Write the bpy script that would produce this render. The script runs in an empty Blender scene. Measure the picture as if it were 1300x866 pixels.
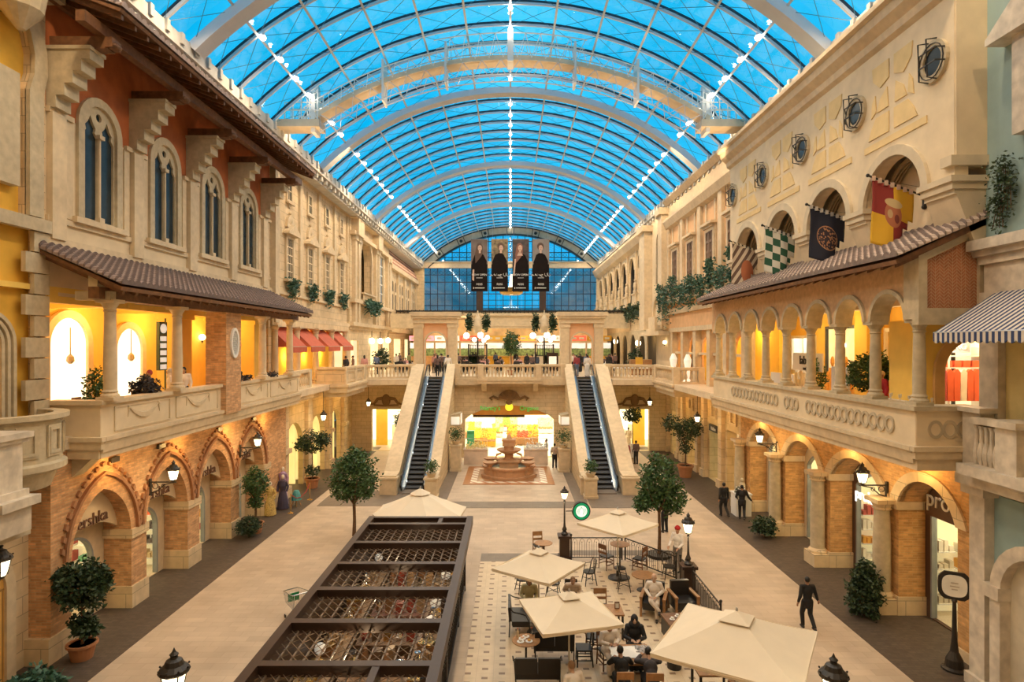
import bpy, math, random
from math import sin, cos, pi, radians, sqrt
from mathutils import Vector, Matrix
from mathutils.geometry import tessellate_polygon
random.seed(7)
SC = bpy.context.scene
COL = SC.collection
H = 8.7            # eye height above the ground floor
F = 780.0          # focal length in pixels of a 1300 px wide frame

# ------------------------------------------------------------------ camera
cam = bpy.data.cameras.new('camera'); cam.sensor_width = 36; cam.lens = F/1300*36
cam.shift_x = 2/1300; cam.shift_y = 4/1300; cam.clip_end = 500; cam.clip_start = .1
camo = bpy.data.objects.new('camera', cam); COL.objects.link(camo)
camo.location = (0, 0, H); camo.rotation_euler = (pi/2, 0, 0); SC.camera = camo
SC.view_settings.view_transform = 'Standard'; SC.view_settings.look = 'None'
SC.view_settings.exposure = 0.05; SC.view_settings.gamma = 1; SC.view_settings.use_curve_mapping = False
try:
    SC.cycles.max_bounces = 8; SC.cycles.diffuse_bounces = 4; SC.cycles.transparent_max_bounces = 16
    SC.cycles.sample_clamp_indirect = 4; SC.cycles.use_denoising = True
except Exception: pass

# ------------------------------------------------------------------ sky at dusk
w = bpy.data.worlds.new('dusk_sky'); SC.world = w; w.use_nodes = True
nt = w.node_tree; nt.nodes.clear()
o_ = nt.nodes.new('ShaderNodeOutputWorld'); b_ = nt.nodes.new('ShaderNodeBackground')
tc = nt.nodes.new('ShaderNodeTexCoord'); nz = nt.nodes.new('ShaderNodeTexNoise'); rp = nt.nodes.new('ShaderNodeValToRGB')
nz.inputs['Scale'].default_value = 3.5; nz.inputs['Detail'].default_value = 5
rp.color_ramp.elements[0].position = .36; rp.color_ramp.elements[0].color = (.0, .45, .80, 1)
rp.color_ramp.elements[1].position = .70; rp.color_ramp.elements[1].color = (.06, .64, 1.0, 1)
nt.links.new(tc.outputs['Generated'], nz.inputs['Vector']); nt.links.new(nz.outputs['Fac'], rp.inputs['Fac'])
nt.links.new(rp.outputs['Color'], b_.inputs['Color']); b_.inputs['Strength'].default_value = 1.15
nt.links.new(b_.outputs[0], o_.inputs[0])

# ------------------------------------------------------------------ hall lighting (the rows of roof lamps, plus added fill)
WARM = (1.0, .715, .415); AMBER = (1.0, .57, .17); WHITE = (1.0, .86, .64)
def light(name, typ, loc, energy, color=WARM, size=.15, rot=None, parent=None, size_y=None, spread=None, angle=None):
    d = bpy.data.lights.new(name, typ); d.energy = energy; d.color = color
    if typ == 'AREA':
        d.size = size
        if size_y: d.shape = 'RECTANGLE'; d.size_y = size_y
        if spread: d.spread = spread
    elif typ in ('POINT', 'SPOT'): d.shadow_soft_size = size
    if typ == 'SPOT': d.spot_size = angle or radians(120); d.spot_blend = .6
    o = bpy.data.objects.new(name, d); COL.objects.link(o); o.location = loc
    if rot: o.rotation_euler = rot
    if parent: o.parent = parent
    return o
RR, ZC, TH = 17.1, 7.7, math.asin(12/17.1)      # roof arc: radius, centre height, half angle
BAY = 15.5/8
def arc(th, r=RR): return (r*sin(th), ZC + r*cos(th))
HALL = 1040
for k in range(1, 14):
    yy = 2.5 + 6.0*k; q_ = .8 if yy < 12 else 1
    light('roof_and_fill_light', 'SPOT', (0, yy, 23.9), HALL*1.7*q_, WARM, .4, angle=radians(150))
    for s in (-1, 1):
        light('roof_and_fill_light', 'SPOT', (s*9.9, yy, 20.9), HALL*.85*q_, WARM, .3, angle=radians(160))
for yy in (-1, 4, 9):  # unseen fill lamps, added to warm the faces turned to the camera
    light('roof_and_fill_light', 'SPOT', (0, yy, 20.0), HALL*.9, WARM, .6, angle=radians(150))

# ------------------------------------------------------------------ mesh helpers
class MB:
    k = 0
    @staticmethod
    def eps():      # a hair's breadth, different for every solid, so that no two faces coincide
        MB.k = (MB.k+1) % 11; return .0003*MB.k
    def __init__(s, T=None): s.v = []; s.f = []; s.T = T or Matrix.Identity(4)
    def _a(s, vs, fs):
        n = len(s.v); T = s.T
        s.v += [tuple(T @ Vector(p)) for p in vs]
        s.f += [tuple(i+n for i in f) for f in fs]
        return s
    def box(s, x0, x1, y0, y1, z0, z1):
        e = MB.eps(); x0 -= e; x1 += e; y0 -= e; y1 += e; z0 -= e; z1 += e
        return s._a([(x0,y0,z0),(x1,y0,z0),(x1,y1,z0),(x0,y1,z0),(x0,y0,z1),(x1,y0,z1),(x1,y1,z1),(x0,y1,z1)],
                    [(0,3,2,1),(4,5,6,7),(0,1,5,4),(1,2,6,5),(2,3,7,6),(3,0,4,7)])
    def cbox(s, c, d): return s.box(c[0]-d[0]/2, c[0]+d[0]/2, c[1]-d[1]/2, c[1]+d[1]/2, c[2]-d[2]/2, c[2]+d[2]/2)
    def prism(s, ax, a0, a1, loops):
        """polygon with holes, extruded along axis ax; 2D coords: X->(y,z)  Y->(x,z)  Z->(x,y)"""
        if not isinstance(loops[0][0], (tuple, list)): loops = [loops]
        if abs(a1-a0) > .02: e = MB.eps(); a0, a1 = min(a0, a1)-e, max(a0, a1)+e
        def P(p, a):
            return (a, p[0], p[1]) if ax == 'X' else (p[0], a, p[1]) if ax == 'Y' else (p[0], p[1], a)
        flat = [p for l in loops for p in l]; n = len(flat)
        tris = tessellate_polygon([[Vector((p[0], p[1], 0)) for p in l] for l in loops]) if (len(loops) > 1 or len(flat) > 4) else None
        vs = [P(p, a0) for p in flat] + [P(p, a1) for p in flat]
        if tris is None: fs = [tuple(range(n))[::-1], tuple(range(n, 2*n))]
        else: fs = [tuple(t) for t in tris] + [tuple(i+n for i in t[::-1]) for t in tris]
        k = 0
        for l in loops:
            m = len(l)
            for i in range(m):
                a, b = k+i, k+(i+1) % m
                fs.append((a, b, b+n, a+n))
            k += m
        return s._a(vs, fs)
    def lathe(s, prof, c=(0,0,0), n=16, a0=0, a1=2*pi):
        full = abs(a1-a0-2*pi) < 1e-6; m = n if full else n+1
        vs = [(c[0]+r*cos(a0+(a1-a0)*i/n), c[1]+r*sin(a0+(a1-a0)*i/n), c[2]+z) for r, z in prof for i in range(m)]
        fs = []
        for j in range(len(prof)-1):
            for i in range(n):
                k = (i+1) % m
                fs.append((j*m+i, j*m+k, (j+1)*m+k, (j+1)*m+i))
        if full:
            if prof[0][0] > 1e-4: fs.append(tuple(range(m))[::-1])
            if prof[-1][0] > 1e-4: fs.append(tuple((len(prof)-1)*m+i for i in range(m)))
        return s._a(vs, fs)
    def tube(s, pts, r, n=6, closed=False):
        pts = [Vector(p) for p in pts]; m = len(pts)
        rs = r if isinstance(r, (list, tuple)) else [r]*m
        vs = []; fs = []; ref = None
        for i, p in enumerate(pts):
            if closed: d = pts[(i+1) % m] - pts[i-1]
            else: d = pts[min(i+1, m-1)] - pts[max(i-1, 0)]
            d = d.normalized() if d.length > 1e-9 else Vector((0,0,1))
            if ref is None: ref = Vector((0,0,1)) if abs(d.z) < .9 else Vector((1,0,0))
            u = d.cross(ref)
            if u.length < 1e-4: u = d.cross(Vector((0,1,0)))
            u.normalize(); v = d.cross(u)
            for k in range(n):
                a = 2*pi*(k+.5)/n
                q = p + (u*cos(a) + v*sin(a))*rs[i]; vs.append(tuple(q))
        for i in range(m if closed else m-1):
            j = (i+1) % m
            for k in range(n):
                l = (k+1) % n; fs.append((i*n+k, i*n+l, j*n+l, j*n+k))
        if not closed: fs += [tuple(range(n))[::-1], tuple((m-1)*n+k for k in range(n))]
        return s._a(vs, fs)
    def ball(s, c, r, n=10, m=7):
        if not isinstance(r, (tuple, list)): r = (r, r, r)
        vs = [(c[0], c[1], c[2]-r[2])]
        for j in range(1, m):
            t = pi*j/m
            for i in range(n):
                a = 2*pi*i/n; vs.append((c[0]+r[0]*sin(t)*cos(a), c[1]+r[1]*sin(t)*sin(a), c[2]-r[2]*cos(t)))
        vs.append((c[0], c[1], c[2]+r[2])); fs = []
        for i in range(n): fs.append((0, 1+(i+1) % n, 1+i))
        for j in range(m-2):
            for i in range(n):
                k = (i+1) % n; fs.append((1+j*n+i, 1+j*n+k, 1+(j+1)*n+k, 1+(j+1)*n+i))
        L = len(vs)-1
        for i in range(n): fs.append((L, 1+(m-2)*n+i, 1+(m-2)*n+(i+1) % n))
        return s._a(vs, fs)
    def leaf(s, c, size, rnd=random, asp=.55):
        a = rnd.uniform(0, 2*pi); t = rnd.uniform(-.9, .9)
        d = Vector((cos(a)*cos(t), sin(a)*cos(t), sin(t)))
        q = d.cross(Vector((rnd.uniform(-1,1), rnd.uniform(-1,1), rnd.uniform(-1,1)))).normalized()
        c = Vector(c); l = size*rnd.uniform(.7, 1.25)
        return s._a([tuple(c), tuple(c+d*l*.5+q*l*asp*.5), tuple(c+d*l), tuple(c+d*l*.5-q*l*asp*.5)], [(0,1,2,3)])
    def mesh(s, name, off=None, smooth=False, m=None):
        me = bpy.data.meshes.new(name)
        vs = s.v if off is None else [(a-off[0], b-off[1], c-off[2]) for a, b, c in s.v]
        me.from_pydata(vs, [], s.f); me.update()
        if smooth:
            me.polygons.foreach_set('use_smooth', [True]*len(me.polygons))
            try: me.set_sharp_from_angle(angle=radians(40))
            except Exception: pass
        if m: me.materials.append(m)
        return me

def tag(o, label=None, cat=None, group=None, kind=None):
    if label: o['label'] = label
    if cat: o['category'] = cat
    if group: o['group'] = group
    if kind: o['kind'] = kind
    return o
def thing(name, label, cat, loc=(0,0,0), rz=0, group=None, kind=None):
    o = bpy.data.objects.new(name, None); COL.objects.link(o); o.empty_display_size = .2
    o.location = loc; o.rotation_euler = (0,0,rz)
    return tag(o, label, cat, group, kind)
def part(name, mb, m, parent=None, world=False, smooth=False, label=None, fixn=True):
    """links the mesh; world=True: verts are in world coords and parent chain is unrotated"""
    off = None
    if world and parent is not None:
        off = Vector((0,0,0)); p = parent
        while p is not None: off += p.location; p = p.parent
    me = mb.mesh(name, off, smooth, m)
    o = bpy.data.objects.new(name, me); COL.objects.link(o)
    if parent is not None: o.parent = parent
    if label: o['label'] = label
    return o
def single(name, mb, m, label, cat, group=None, kind=None, smooth=False, loc=None, rz=0):
    o = part(name, mb, m, None, False, smooth)
    if loc is not None: o.location = loc; o.rotation_euler = (0,0,rz)
    return tag(o, label, cat, group, kind)
def struct(name, mb, m, label, cat=None, smooth=False): return single(name, mb, m, label, cat or name.split('_')[0], kind='structure', smooth=smooth)
KIDS = {}
def kids(o): return [c for c in COL.objects if c.parent == o]
def dup(root, loc, rz=None, label=None, group=None, scale=None):
    """copy of a thing with copies of its parts and sub-parts"""
    key = root.name
    if key not in KIDS:
        KIDS[key] = [(c, kids(c)) for c in kids(root)]
    r = root.copy(); COL.objects.link(r); r.location = loc
    if rz is not None: r.rotation_euler = (0,0,rz)
    if scale is not None: r.scale = scale if isinstance(scale, tuple) else (scale,)*3
    if label: r['label'] = label
    if group: r['group'] = group
    for c, gs in KIDS[key]:
        cc = c.copy(); COL.objects.link(cc); cc.parent = r
        for g in gs:
            gg = g.copy(); COL.objects.link(gg); gg.parent = cc
    return r
def gp(px, py, z=0.0):
    """point of the horizontal plane z that the photograph shows at pixel px, py"""
    Y = F*(H-z)/(py-437.0); return ((px-648.0)/F*Y, Y, z)

def archpts(c, w, zs, rise=None, pointed=False, n=14):
    """arch curve from right spring to left spring"""
    h = w/2
    if pointed:
        rise = rise or h*1.25
        R = (h*h + rise*rise)/(2*h); out = []
        a1 = math.atan2(rise, R-h) if R > h else pi/2
        for i in range(n//2+1):
            a = a1*i/(n//2); out.append((c + h - R + R*cos(a), zs + R*sin(a)))
        return out + [(2*c-x, z) for x, z in out[-2::-1]]
    rise = rise or h
    R = (h*h + rise*rise)/(2*rise); z0 = zs + rise - R; a0 = math.asin(max(-1, min(1, (zs-z0)/R)))
    return [(c + R*cos(a0+(pi-2*a0)*i/n), z0 + R*sin(a0+(pi-2*a0)*i/n)) for i in range(n+1)]
def archloop(c, w, z0, zs, **k):
    return [(c-w/2, z0), (c+w/2, z0)] + archpts(c, w, zs, **k)
def archring(c, w, t, z0, zs, rise=None, pointed=False, n=14, t2=None):
    """band of width t around an arch opening, legs down to z0"""
    a = archpts(c, w, zs, rise, pointed, n); b = archpts(c, w+2*t, zs, (rise + (t2 or t)) if rise else None, pointed, n)
    if pointed and not rise:
        b = archpts(c, w+2*t, zs, (w/2*1.25)+(t2 or t), True, n)
    legs = abs(zs-z0) > 1e-3
    return ([(c+w/2+t, z0)] if legs else []) + b + ([(c-w/2-t, z0), (c-w/2, z0)] if legs else []) + a[::-1] + ([(c+w/2, z0)] if legs else [])

# ------------------------------------------------------------------ materials
MATS = {}
def wallmap(nt):
    """(u, v) on whichever plane the face lies, from world position"""
    N = nt.nodes; L = nt.links
    g = N.new('ShaderNodeNewGeometry'); sp = N.new('ShaderNodeSeparateXYZ'); sn = N.new('ShaderNodeSeparateXYZ')
    L.new(g.outputs['Position'], sp.inputs[0]); L.new(g.outputs['Normal'], sn.inputs[0])
    def gt(sock):
        a = N.new('ShaderNodeMath'); a.operation = 'ABSOLUTE'; L.new(sock, a.inputs[0])
        b = N.new('ShaderNodeMath'); b.operation = 'GREATER_THAN'; b.inputs[1].default_value = .6; L.new(a.outputs[0], b.inputs[0]); return b.outputs[0]
    def mix(f, a, b):
        m = N.new('ShaderNodeMix'); L.new(f, m.inputs[0]); L.new(a, m.inputs[2]); L.new(b, m.inputs[3]); return m.outputs[0]
    u = mix(gt(sn.outputs[0]), sp.outputs[0], sp.outputs[1]); v = mix(gt(sn.outputs[2]), sp.outputs[2], sp.outputs[1])
    c = N.new('ShaderNodeCombineXYZ'); L.new(u, c.inputs[0]); L.new(v, c.inputs[1]); return c.outputs[0]
def mat(name, col, rough=.6, metal=0, var=.12, scale=2.5, brick=None, bump=.0, emit=0, alpha=None, trans=0, coat=0, stain=0, spec=None):
    if name in MATS: return MATS[name]
    m = bpy.data.materials.new(name); m.use_nodes = True; nt = m.node_tree; N = nt.nodes; L = nt.links
    p = N['Principled BSDF']; p.inputs['Roughness'].default_value = rough; p.inputs['Metallic'].default_value = metal
    c4 = (*col, 1)
    def scl(c, k): return tuple(min(1, x*k) for x in c) + (1,)
    geo = N.new('ShaderNodeNewGeometry'); nz = N.new('ShaderNodeTexNoise'); nz.inputs['Scale'].default_value = scale
    nz.inputs['Detail'].default_value = 5; L.new(geo.outputs['Position'], nz.inputs['Vector'])
    rp = N.new('ShaderNodeValToRGB'); rp.color_ramp.elements[0].position = .3; rp.color_ramp.elements[1].position = .72
    rp.color_ramp.elements[0].color = scl(col, 1-var); rp.color_ramp.elements[1].color = scl(col, 1+var)
    L.new(nz.outputs['Fac'], rp.inputs['Fac']); out = rp.outputs['Color']; h = nz.outputs['Fac']
    if brick:
        bw, bh, mort, msize, bv = brick
        br = N.new('ShaderNodeTexBrick'); L.new(wallmap(nt), br.inputs['Vector'])
        br.inputs['Scale'].default_value = 1; br.inputs['Brick Width'].default_value = bw; br.inputs['Row Height'].default_value = bh
        br.inputs['Mortar Size'].default_value = msize; br.inputs['Mortar Smooth'].default_value = .2; br.inputs['Bias'].default_value = 0
        br.inputs['Color1'].default_value = (1-bv, 1-bv*1.15, 1-bv*1.3, 1); br.inputs['Color2'].default_value = (1+bv, 1+bv, 1+bv, 1)
        br.inputs['Mortar'].default_value = tuple(mort[i]/max(col[i], .01) for i in range(3)) + (1,)
        mx = N.new('ShaderNodeMix'); mx.data_type = 'RGBA'; mx.blend_type = 'MULTIPLY'; mx.inputs[0].default_value = 1
        L.new(out, mx.inputs[6]); L.new(br.outputs['Color'], mx.inputs[7]); out = mx.outputs[2]
    if stain:
        n2 = N.new('ShaderNodeTexNoise'); n2.inputs['Scale'].default_value = .45; n2.inputs['Detail'].default_value = 8
        L.new(geo.outputs['Position'], n2.inputs['Vector'])
        r2 = N.new('ShaderNodeValToRGB'); r2.color_ramp.elements[0].position = .38; r2.color_ramp.elements[1].position = .62
        r2.color_ramp.elements[0].color = (1-stain, 1-stain*1.1, 1-stain*1.2, 1); r2.color_ramp.elements[1].color = (1,1,1,1)
        L.new(n2.outputs['Fac'], r2.inputs['Fac'])
        mx = N.new('ShaderNodeMix'); mx.data_type = 'RGBA'; mx.blend_type = 'MULTIPLY'; mx.inputs[0].default_value = 1
        L.new(out, mx.inputs[6]); L.new(r2.outputs['Color'], mx.inputs[7]); out = mx.outputs[2]
    L.new(out, p.inputs['Base Color'])
    if bump:
        bp = N.new('ShaderNodeBump'); bp.inputs['Strength'].default_value = bump; bp.inputs['Distance'].default_value = .03
        L.new(br.outputs['Fac'] if brick else h, bp.inputs['Height'])
        if brick: bp.invert = True
        L.new(bp.outputs[0], p.inputs['Normal'])
    if emit:
        L.new(out, p.inputs['Emission Color']); p.inputs['Emission Strength'].default_value = emit
    if trans: p.inputs['Transmission Weight'].default_value = trans
    if coat: p.inputs['Coat Weight'].default_value = coat
    if spec is not None: p.inputs['Specular IOR Level'].default_value = spec
    MATS[name] = m; return m
def glass(name, tint=(.9,.95,1), gloss=.12, rough=.03):
    if name in MATS: return MATS[name]
    m = bpy.data.materials.new(name); m.use_nodes = True; nt = m.node_tree; N = nt.nodes; L = nt.links; N.clear()
    o = N.new('ShaderNodeOutputMaterial'); t = N.new('ShaderNodeBsdfTransparent'); g = N.new('ShaderNodeBsdfGlossy'); x = N.new('ShaderNodeMixShader')
    t.inputs[0].default_value = (*tint, 1); g.inputs['Roughness'].default_value = rough; x.inputs[0].default_value = gloss
    L.new(t.outputs[0], x.inputs[1]); L.new(g.outputs[0], x.inputs[2]); L.new(x.outputs[0], o.inputs[0])
    MATS[name] = m; return m

stone = mat('cream_stone', (.72,.56,.35), .75, brick=(1.1,.48,(.42,.33,.22),.012,.06), bump=.15, stain=.12)
plain = mat('smooth_cream_plaster', (.76,.62,.42), .8, var=.06, stain=.1)
trimst = mat('carved_cream_stone', (.70,.56,.37), .7, var=.10, scale=4, stain=.14)
greyst = mat('grey_weathered_stone', (.56,.47,.32), .8, var=.14, scale=5, stain=.16)
brick_m = mat('warm_brick', (.60,.33,.16), .85, var=.18, scale=5, brick=(.30,.075,(.52,.36,.20),.009,.22), bump=.5)
brick_o = mat('orange_brick', (.62,.34,.13), .85, var=.16, scale=5, brick=(.30,.075,(.60,.38,.16),.009,.18), bump=.5)
redpl = mat('red_ochre_plaster', (.50,.145,.045), .9, var=.14, stain=.22)
yelpl = mat('yellow_plaster', (.80,.46,.06), .9, var=.08, stain=.12)
yel2 = mat('gallery_yellow_plaster', (.86,.58,.13), .9, var=.05)
terra = mat('terracotta_plaster', (.76,.47,.25), .9, var=.08, stain=.1)
bluepl = mat('pale_blue_plaster', (.30,.42,.42), .9, var=.06, stain=.1)
wood = mat('dark_timber', (.17,.075,.03), .6, var=.3, scale=7)
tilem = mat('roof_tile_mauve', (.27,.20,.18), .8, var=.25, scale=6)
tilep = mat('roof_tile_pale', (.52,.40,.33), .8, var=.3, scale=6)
whitest = mat('white_painted_steel', (.62,.64,.68), .5, var=.03)
darkst = mat('dark_steel', (.03,.035,.045), .5, var=.05)
cable = mat('roof_cable_steel', (.05,.16,.24), .5, var=.05)
iron = mat('black_cast_iron', (.022,.017,.013), .45, var=.1)
marble = mat('veined_marble', (.66,.58,.47), .45, var=.22, scale=3.5, stain=.2)
floor_l = mat('travertine_paving', (.55,.435,.32), .5, var=.08, scale=1.2, brick=(.62,.31,(.45,.34,.24),.006,.07), stain=.14)
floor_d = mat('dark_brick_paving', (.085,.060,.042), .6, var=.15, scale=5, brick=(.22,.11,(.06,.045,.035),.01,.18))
floor_g = mat('grey_band_paving', (.19,.15,.115), .5, var=.1, brick=(.6,.6,(.14,.11,.08),.006,.05))
floor_u = mat('upper_floor_marble', (.72,.60,.44), .3, var=.08, brick=(.6,.6,(.5,.4,.3),.006,.05))
glassr = glass('roof_glass', (.86,.95,1.0), .10, .02)
glassc = glass('clear_glass', (.95,.96,.95), .08, .02)
glassdk = mat('dark_window_glass', (.025,.04,.05), .2, var=.2, spec=.25)
cream_e = mat('lit_shop_wall', (.95,.85,.62), .8, var=.04)
orbm = mat('glowing_globe', (1,.86,.55), .5, var=0, emit=7)
lampglow = mat('lantern_glow', (1,.82,.48), .5, var=0, emit=5)
spotglow = mat('roof_lamp_glow', (1,.93,.8), .5, var=0, emit=22)
leafd = mat('dark_green_leaves', (.030,.060,.022), .55, var=.5, scale=9)
leafm = mat('mid_green_leaves', (.055,.12,.035), .55, var=.5, scale=9)
leafg = mat('blue_green_leaves', (.045,.12,.08), .6, var=.4, scale=9)
bark = mat('tree_bark', (.13,.07,.035), .9, var=.3, scale=12)
terrac = mat('terracotta_pot', (.42,.18,.08), .8, var=.12)
canvas = mat('ivory_canvas', (.80,.69,.53), .9, var=.03)
blackl = mat('black_upholstery', (.018,.015,.014), .45, var=.2)
woodl = mat('honey_wood', (.36,.18,.07), .5, var=.2, scale=10)
bronze = mat('bronze_brown_steel', (.050,.027,.018), .4, var=.1, metal=.2)
chrome = mat('brushed_metal', (.55,.55,.56), .3, metal=.9, var=.05)
white = mat('white_paint', (.82,.80,.76), .6, var=.03)
# ================================================================== ROOF
NSEG = 36
def sweep(mb, y0, y1, r0, r1, t0=-TH, t1=TH, n=NSEG):
    vs = []; fs = []
    for i in range(n+1):
        t = t0 + (t1-t0)*i/n
        for r in (r0, r1):
            x, z = arc(t, r)
            vs += [(x, y0, z), (x, y1, z)]
    for i in range(n):
        a = 4*i; b = a+4
        fs += [(a, a+1, b+1, b), (a+2, b+2, b+3, a+3), (a, b, b+2, a+2), (a+1, a+3, b+3, b+1)]
    fs += [(0, 2, 3, 1), (4*n, 4*n+1, 4*n+3, 4*n+2)]
    mb._a(vs, fs)
Y0, Y1 = 7.6, 85.1
roof = thing('ceiling', 'glazed barrel vault of blue glass over the whole hall', 'ceiling', (0,0,0), kind='structure')
g = MB()
for i in range(NSEG):
    t0 = -TH + 2*TH*i/NSEG; t1 = -TH + 2*TH*(i+1)/NSEG
    a = arc(t0, RR+.12); b = arc(t1, RR+.12)
    g._a([(a[0], Y0, a[1]), (a[0], Y1, a[1]), (b[0], Y1, b[1]), (b[0], Y0, b[1])], [(0,1,2,3)])
part('glazing', g, glassr, roof)
for k in range(6):
    yc = 7.6 + 15.5*k
    m = MB(); sweep(m, yc-.36, yc+.36, 16.66, 17.04); part('main_rib', m, whitest, roof)
nb = int(round((Y1-Y0)/BAY))
m1 = MB(); m2 = MB(); 
for k in range(nb+1):
    if k % 8 == 0: continue
    yc = Y0 + BAY*k
    m = MB(); sweep(m, yc-.045, yc+.045, 16.99, 17.1); part('glazing_arch', m, whitest, roof)
    m = MB(); sweep(m, yc-.035, yc+.035, 17.13, 17.22); part('outer_cap', m, darkst, roof)
NP = 12
for i in range(1, NP):
    t = -TH + 2*TH*i/NP; m = MB(); x, z = arc(t, 17.02)
    m.T = Matrix.Translation((x, 0, z)) @ Matrix.Rotation(t, 4, 'Y')
    m.box(-.05, .05, Y0, Y1, -.05, .05); part('purlin', m, whitest, roof)
m = MB()
for k in range(nb):
    ya = Y0 + BAY*k; yb = ya + BAY
    for i in range(NP):
        ta = -TH + 2*TH*i/NP; tb = ta + 2*TH/NP
        a = arc(ta, 17.0); b = arc(tb, 17.0)
        m.tube([(a[0], ya, a[1]), (b[0], yb, b[1])], .013, 3); m.tube([(a[0], yb, a[1]), (b[0], ya, b[1])], .013, 3)
part('bracing_cables', m, cable, roof)
m = MB()
for s in (-1, 1):
    m.box(*sorted((s*11.85, s*12.25)), Y0, Y1, 19.35, 19.85); m.box(*sorted((s*12.2, s*13.6)), Y0, Y1, 19.0, 19.5)
    for k in range(nb*2):
        y = Y0 + BAY*k/2
        m.box(*sorted((s*11.76, s*12.3)), y-.1, y+.1, 19.5, 19.9); m.box(*sorted((s*11.95, s*12.15)), y+.3, y+.62, 19.05, 19.36)
part('springing_gutter', m, mat('gutter_grey', (.52,.50,.46), .7, var=.15), roof)
# roof lamps along three purlins, one fitting on every glazing arch
lamp0 = thing('roof_spotlight', 'small round roof lamp, one of three dotted rows under the glass vault', 'light', (0,0,0), group='lamps along the roof purlins')
m = MB(); m.lathe([(.06,.16),(.07,.0),(.05,0)], n=8); part('housing', m, whitest, lamp0)
m = MB(); m.ball((0,0,-.04), .11, 8, 6); part('lens', m, spotglow, lamp0)
first = True
for k in range(5, nb):
    y = Y0 + BAY*k
    for t in (-.64, 0, .64):
        x, z = arc(t, 16.86); 
        if first: lamp0.location = (x, y, z); first = False
        else: dup(lamp0, (x, y, z))
# maintenance gantry
gan = thing('maintenance_gantry', 'white lattice maintenance bridge arching under the glass vault', 'gantry', (0, 31.7, 19.8))
gy0, gy1 = 31.25, 32.15
RG = (10.1**2 + 3.1**2)/(2*3.1); zg = 23.2 - RG; tg = math.asin(10.1/RG)
def ga(t, dr=0): return ((RG+dr)*sin(t), zg + (RG+dr)*cos(t))
def gsweep(m, y0, y1, d0, d1, n=30, ta=-1, tb=1):
    for i in range(n):
        t0 = tg*(ta+(tb-ta)*i/n); t1 = tg*(ta+(tb-ta)*(i+1)/n); a = ga(t0,d0); b = ga(t1,d0); c = ga(t1,d1); d = ga(t0,d1)
        m.prism('Y', y0, y1, [a, b, c, d])
m = MB(); gsweep(m, gy0, gy1, -.02, .22); part('walkway', m, mat('gantry_gold', (.72,.58,.40), .5, var=.1), gan, True)
for x_, z_ in ((0,21.2),(-5.5,20.2),(5.5,20.2),(-9.9,18.6),(9.9,18.6)): light('gantry_uplight', 'SPOT', (x_, 30.6, z_-1.2), 260, WARM, .1, rot=(pi*.93,0,0), angle=radians(110))
m = MB()
for y in (gy0, gy1):
    n = 44
    for d in (-.75,):
        m.tube([(ga(tg*(-1+2*i/n), d)[0], y, ga(tg*(-1+2*i/n), d)[1]) for i in range(n+1)], .03, 4)
    for i in range(n):
        a = ga(tg*(-1+2*i/n), 0 if i % 2 else -.75); b = ga(tg*(-1+2*(i+1)/n), -.75 if i % 2 else 0)
        m.tube([(a[0], y, a[1]), (b[0], y, b[1])], .02, 3)
part('lower_lattice', m, whitest, gan, True)
m = MB()
for y in (gy0, gy1):
    for d in (.75, 1.35):
        n = 44; lim = 1.0 if d < 1 else .34
        m.tube([(ga(tg*lim*(-1+2*i/n), d)[0], y, ga(tg*lim*(-1+2*i/n), d)[1]) for i in range(n+1)], .03, 4)
    n = 60
    for i in range(n):
        lim = 1.35 if abs(-1+2*i/n) < .33 else .75
        a = ga(tg*(-1+2*i/n), .1 if i % 2 else lim); b = ga(tg*(-1+2*(i+1)/n), lim if i % 2 else .1)
        m.tube([(a[0], y, a[1]), (b[0], y, b[1])], .02, 3)
m.box(-.15, .15, gy0-.05, gy1+.05, 23.1, 24.75)
for s in (-1, 1):
    for f in (.31, .62):
        x, z = ga(s*tg*f, 0); m.box(x-.05, x+.05, gy0-.05, gy1+.05, z-.9, z+1.2)
part('guard_rail', m, white, gan, True)
for s in (-1, 1):
    m = MB(); m.box(*sorted((s*9.7, s*12.6)), gy0-.1, gy1+.1, 19.75, 20.12); part('end_platform', m, mat('gantry_gold', ()), gan, True)
    m = MB()
    for y in (gy0, gy1):
        for i in range(5):
            x = s*(9.8 + .42*i); m.tube([(x, y, 20.1), (x, y, 21.7 if i < 3 else 21.0)], .035, 4)
        for z in (20.6, 21.0, 21.5): m.tube([(s*9.8, y, z), (s*(11.5 if z < 21.2 else 10.65), y, z)], .03, 4)
        m.tube([(s*9.8, y, 20.1), (s*10.64, y, 21.7)], .03, 4); m.tube([(s*9.8, y, 21.7), (s*10.64, y, 20.1)], .03, 4)
    m.box(*sorted((s*9.95, s*10.15)), gy0, gy1, 19.5, 22.1)
    part('ladder_cage', m, white, gan, True)

# ================================================================== FLOORS
m = MB(); m.box(-20, 20, -6, 86, -.3, 0); struct('floor', m, floor_l, 'pale travertine paving of the ground floor street')
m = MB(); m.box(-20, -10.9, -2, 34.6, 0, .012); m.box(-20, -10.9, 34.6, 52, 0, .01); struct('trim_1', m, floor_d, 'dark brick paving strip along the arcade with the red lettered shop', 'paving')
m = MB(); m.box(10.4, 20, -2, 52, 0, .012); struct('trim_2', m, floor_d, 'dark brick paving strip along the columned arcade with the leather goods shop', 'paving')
m = MB(); m.box(-5.2, 4.2, 32.6, 33.9, 0, .012); m.box(-10.4, -5.2, 33.0, 36.4, 0, .012); m.box(4.3, 8.4, 32.6, 36.4, 0, .012)
for s in (-1, 1): m.box(*sorted((s*3.55, s*4.25)), 33.9, 45, 0, .011)
struct('trim_3', m, floor_g, 'grey paving band in front of the fountain and both escalators', 'paving')
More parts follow.
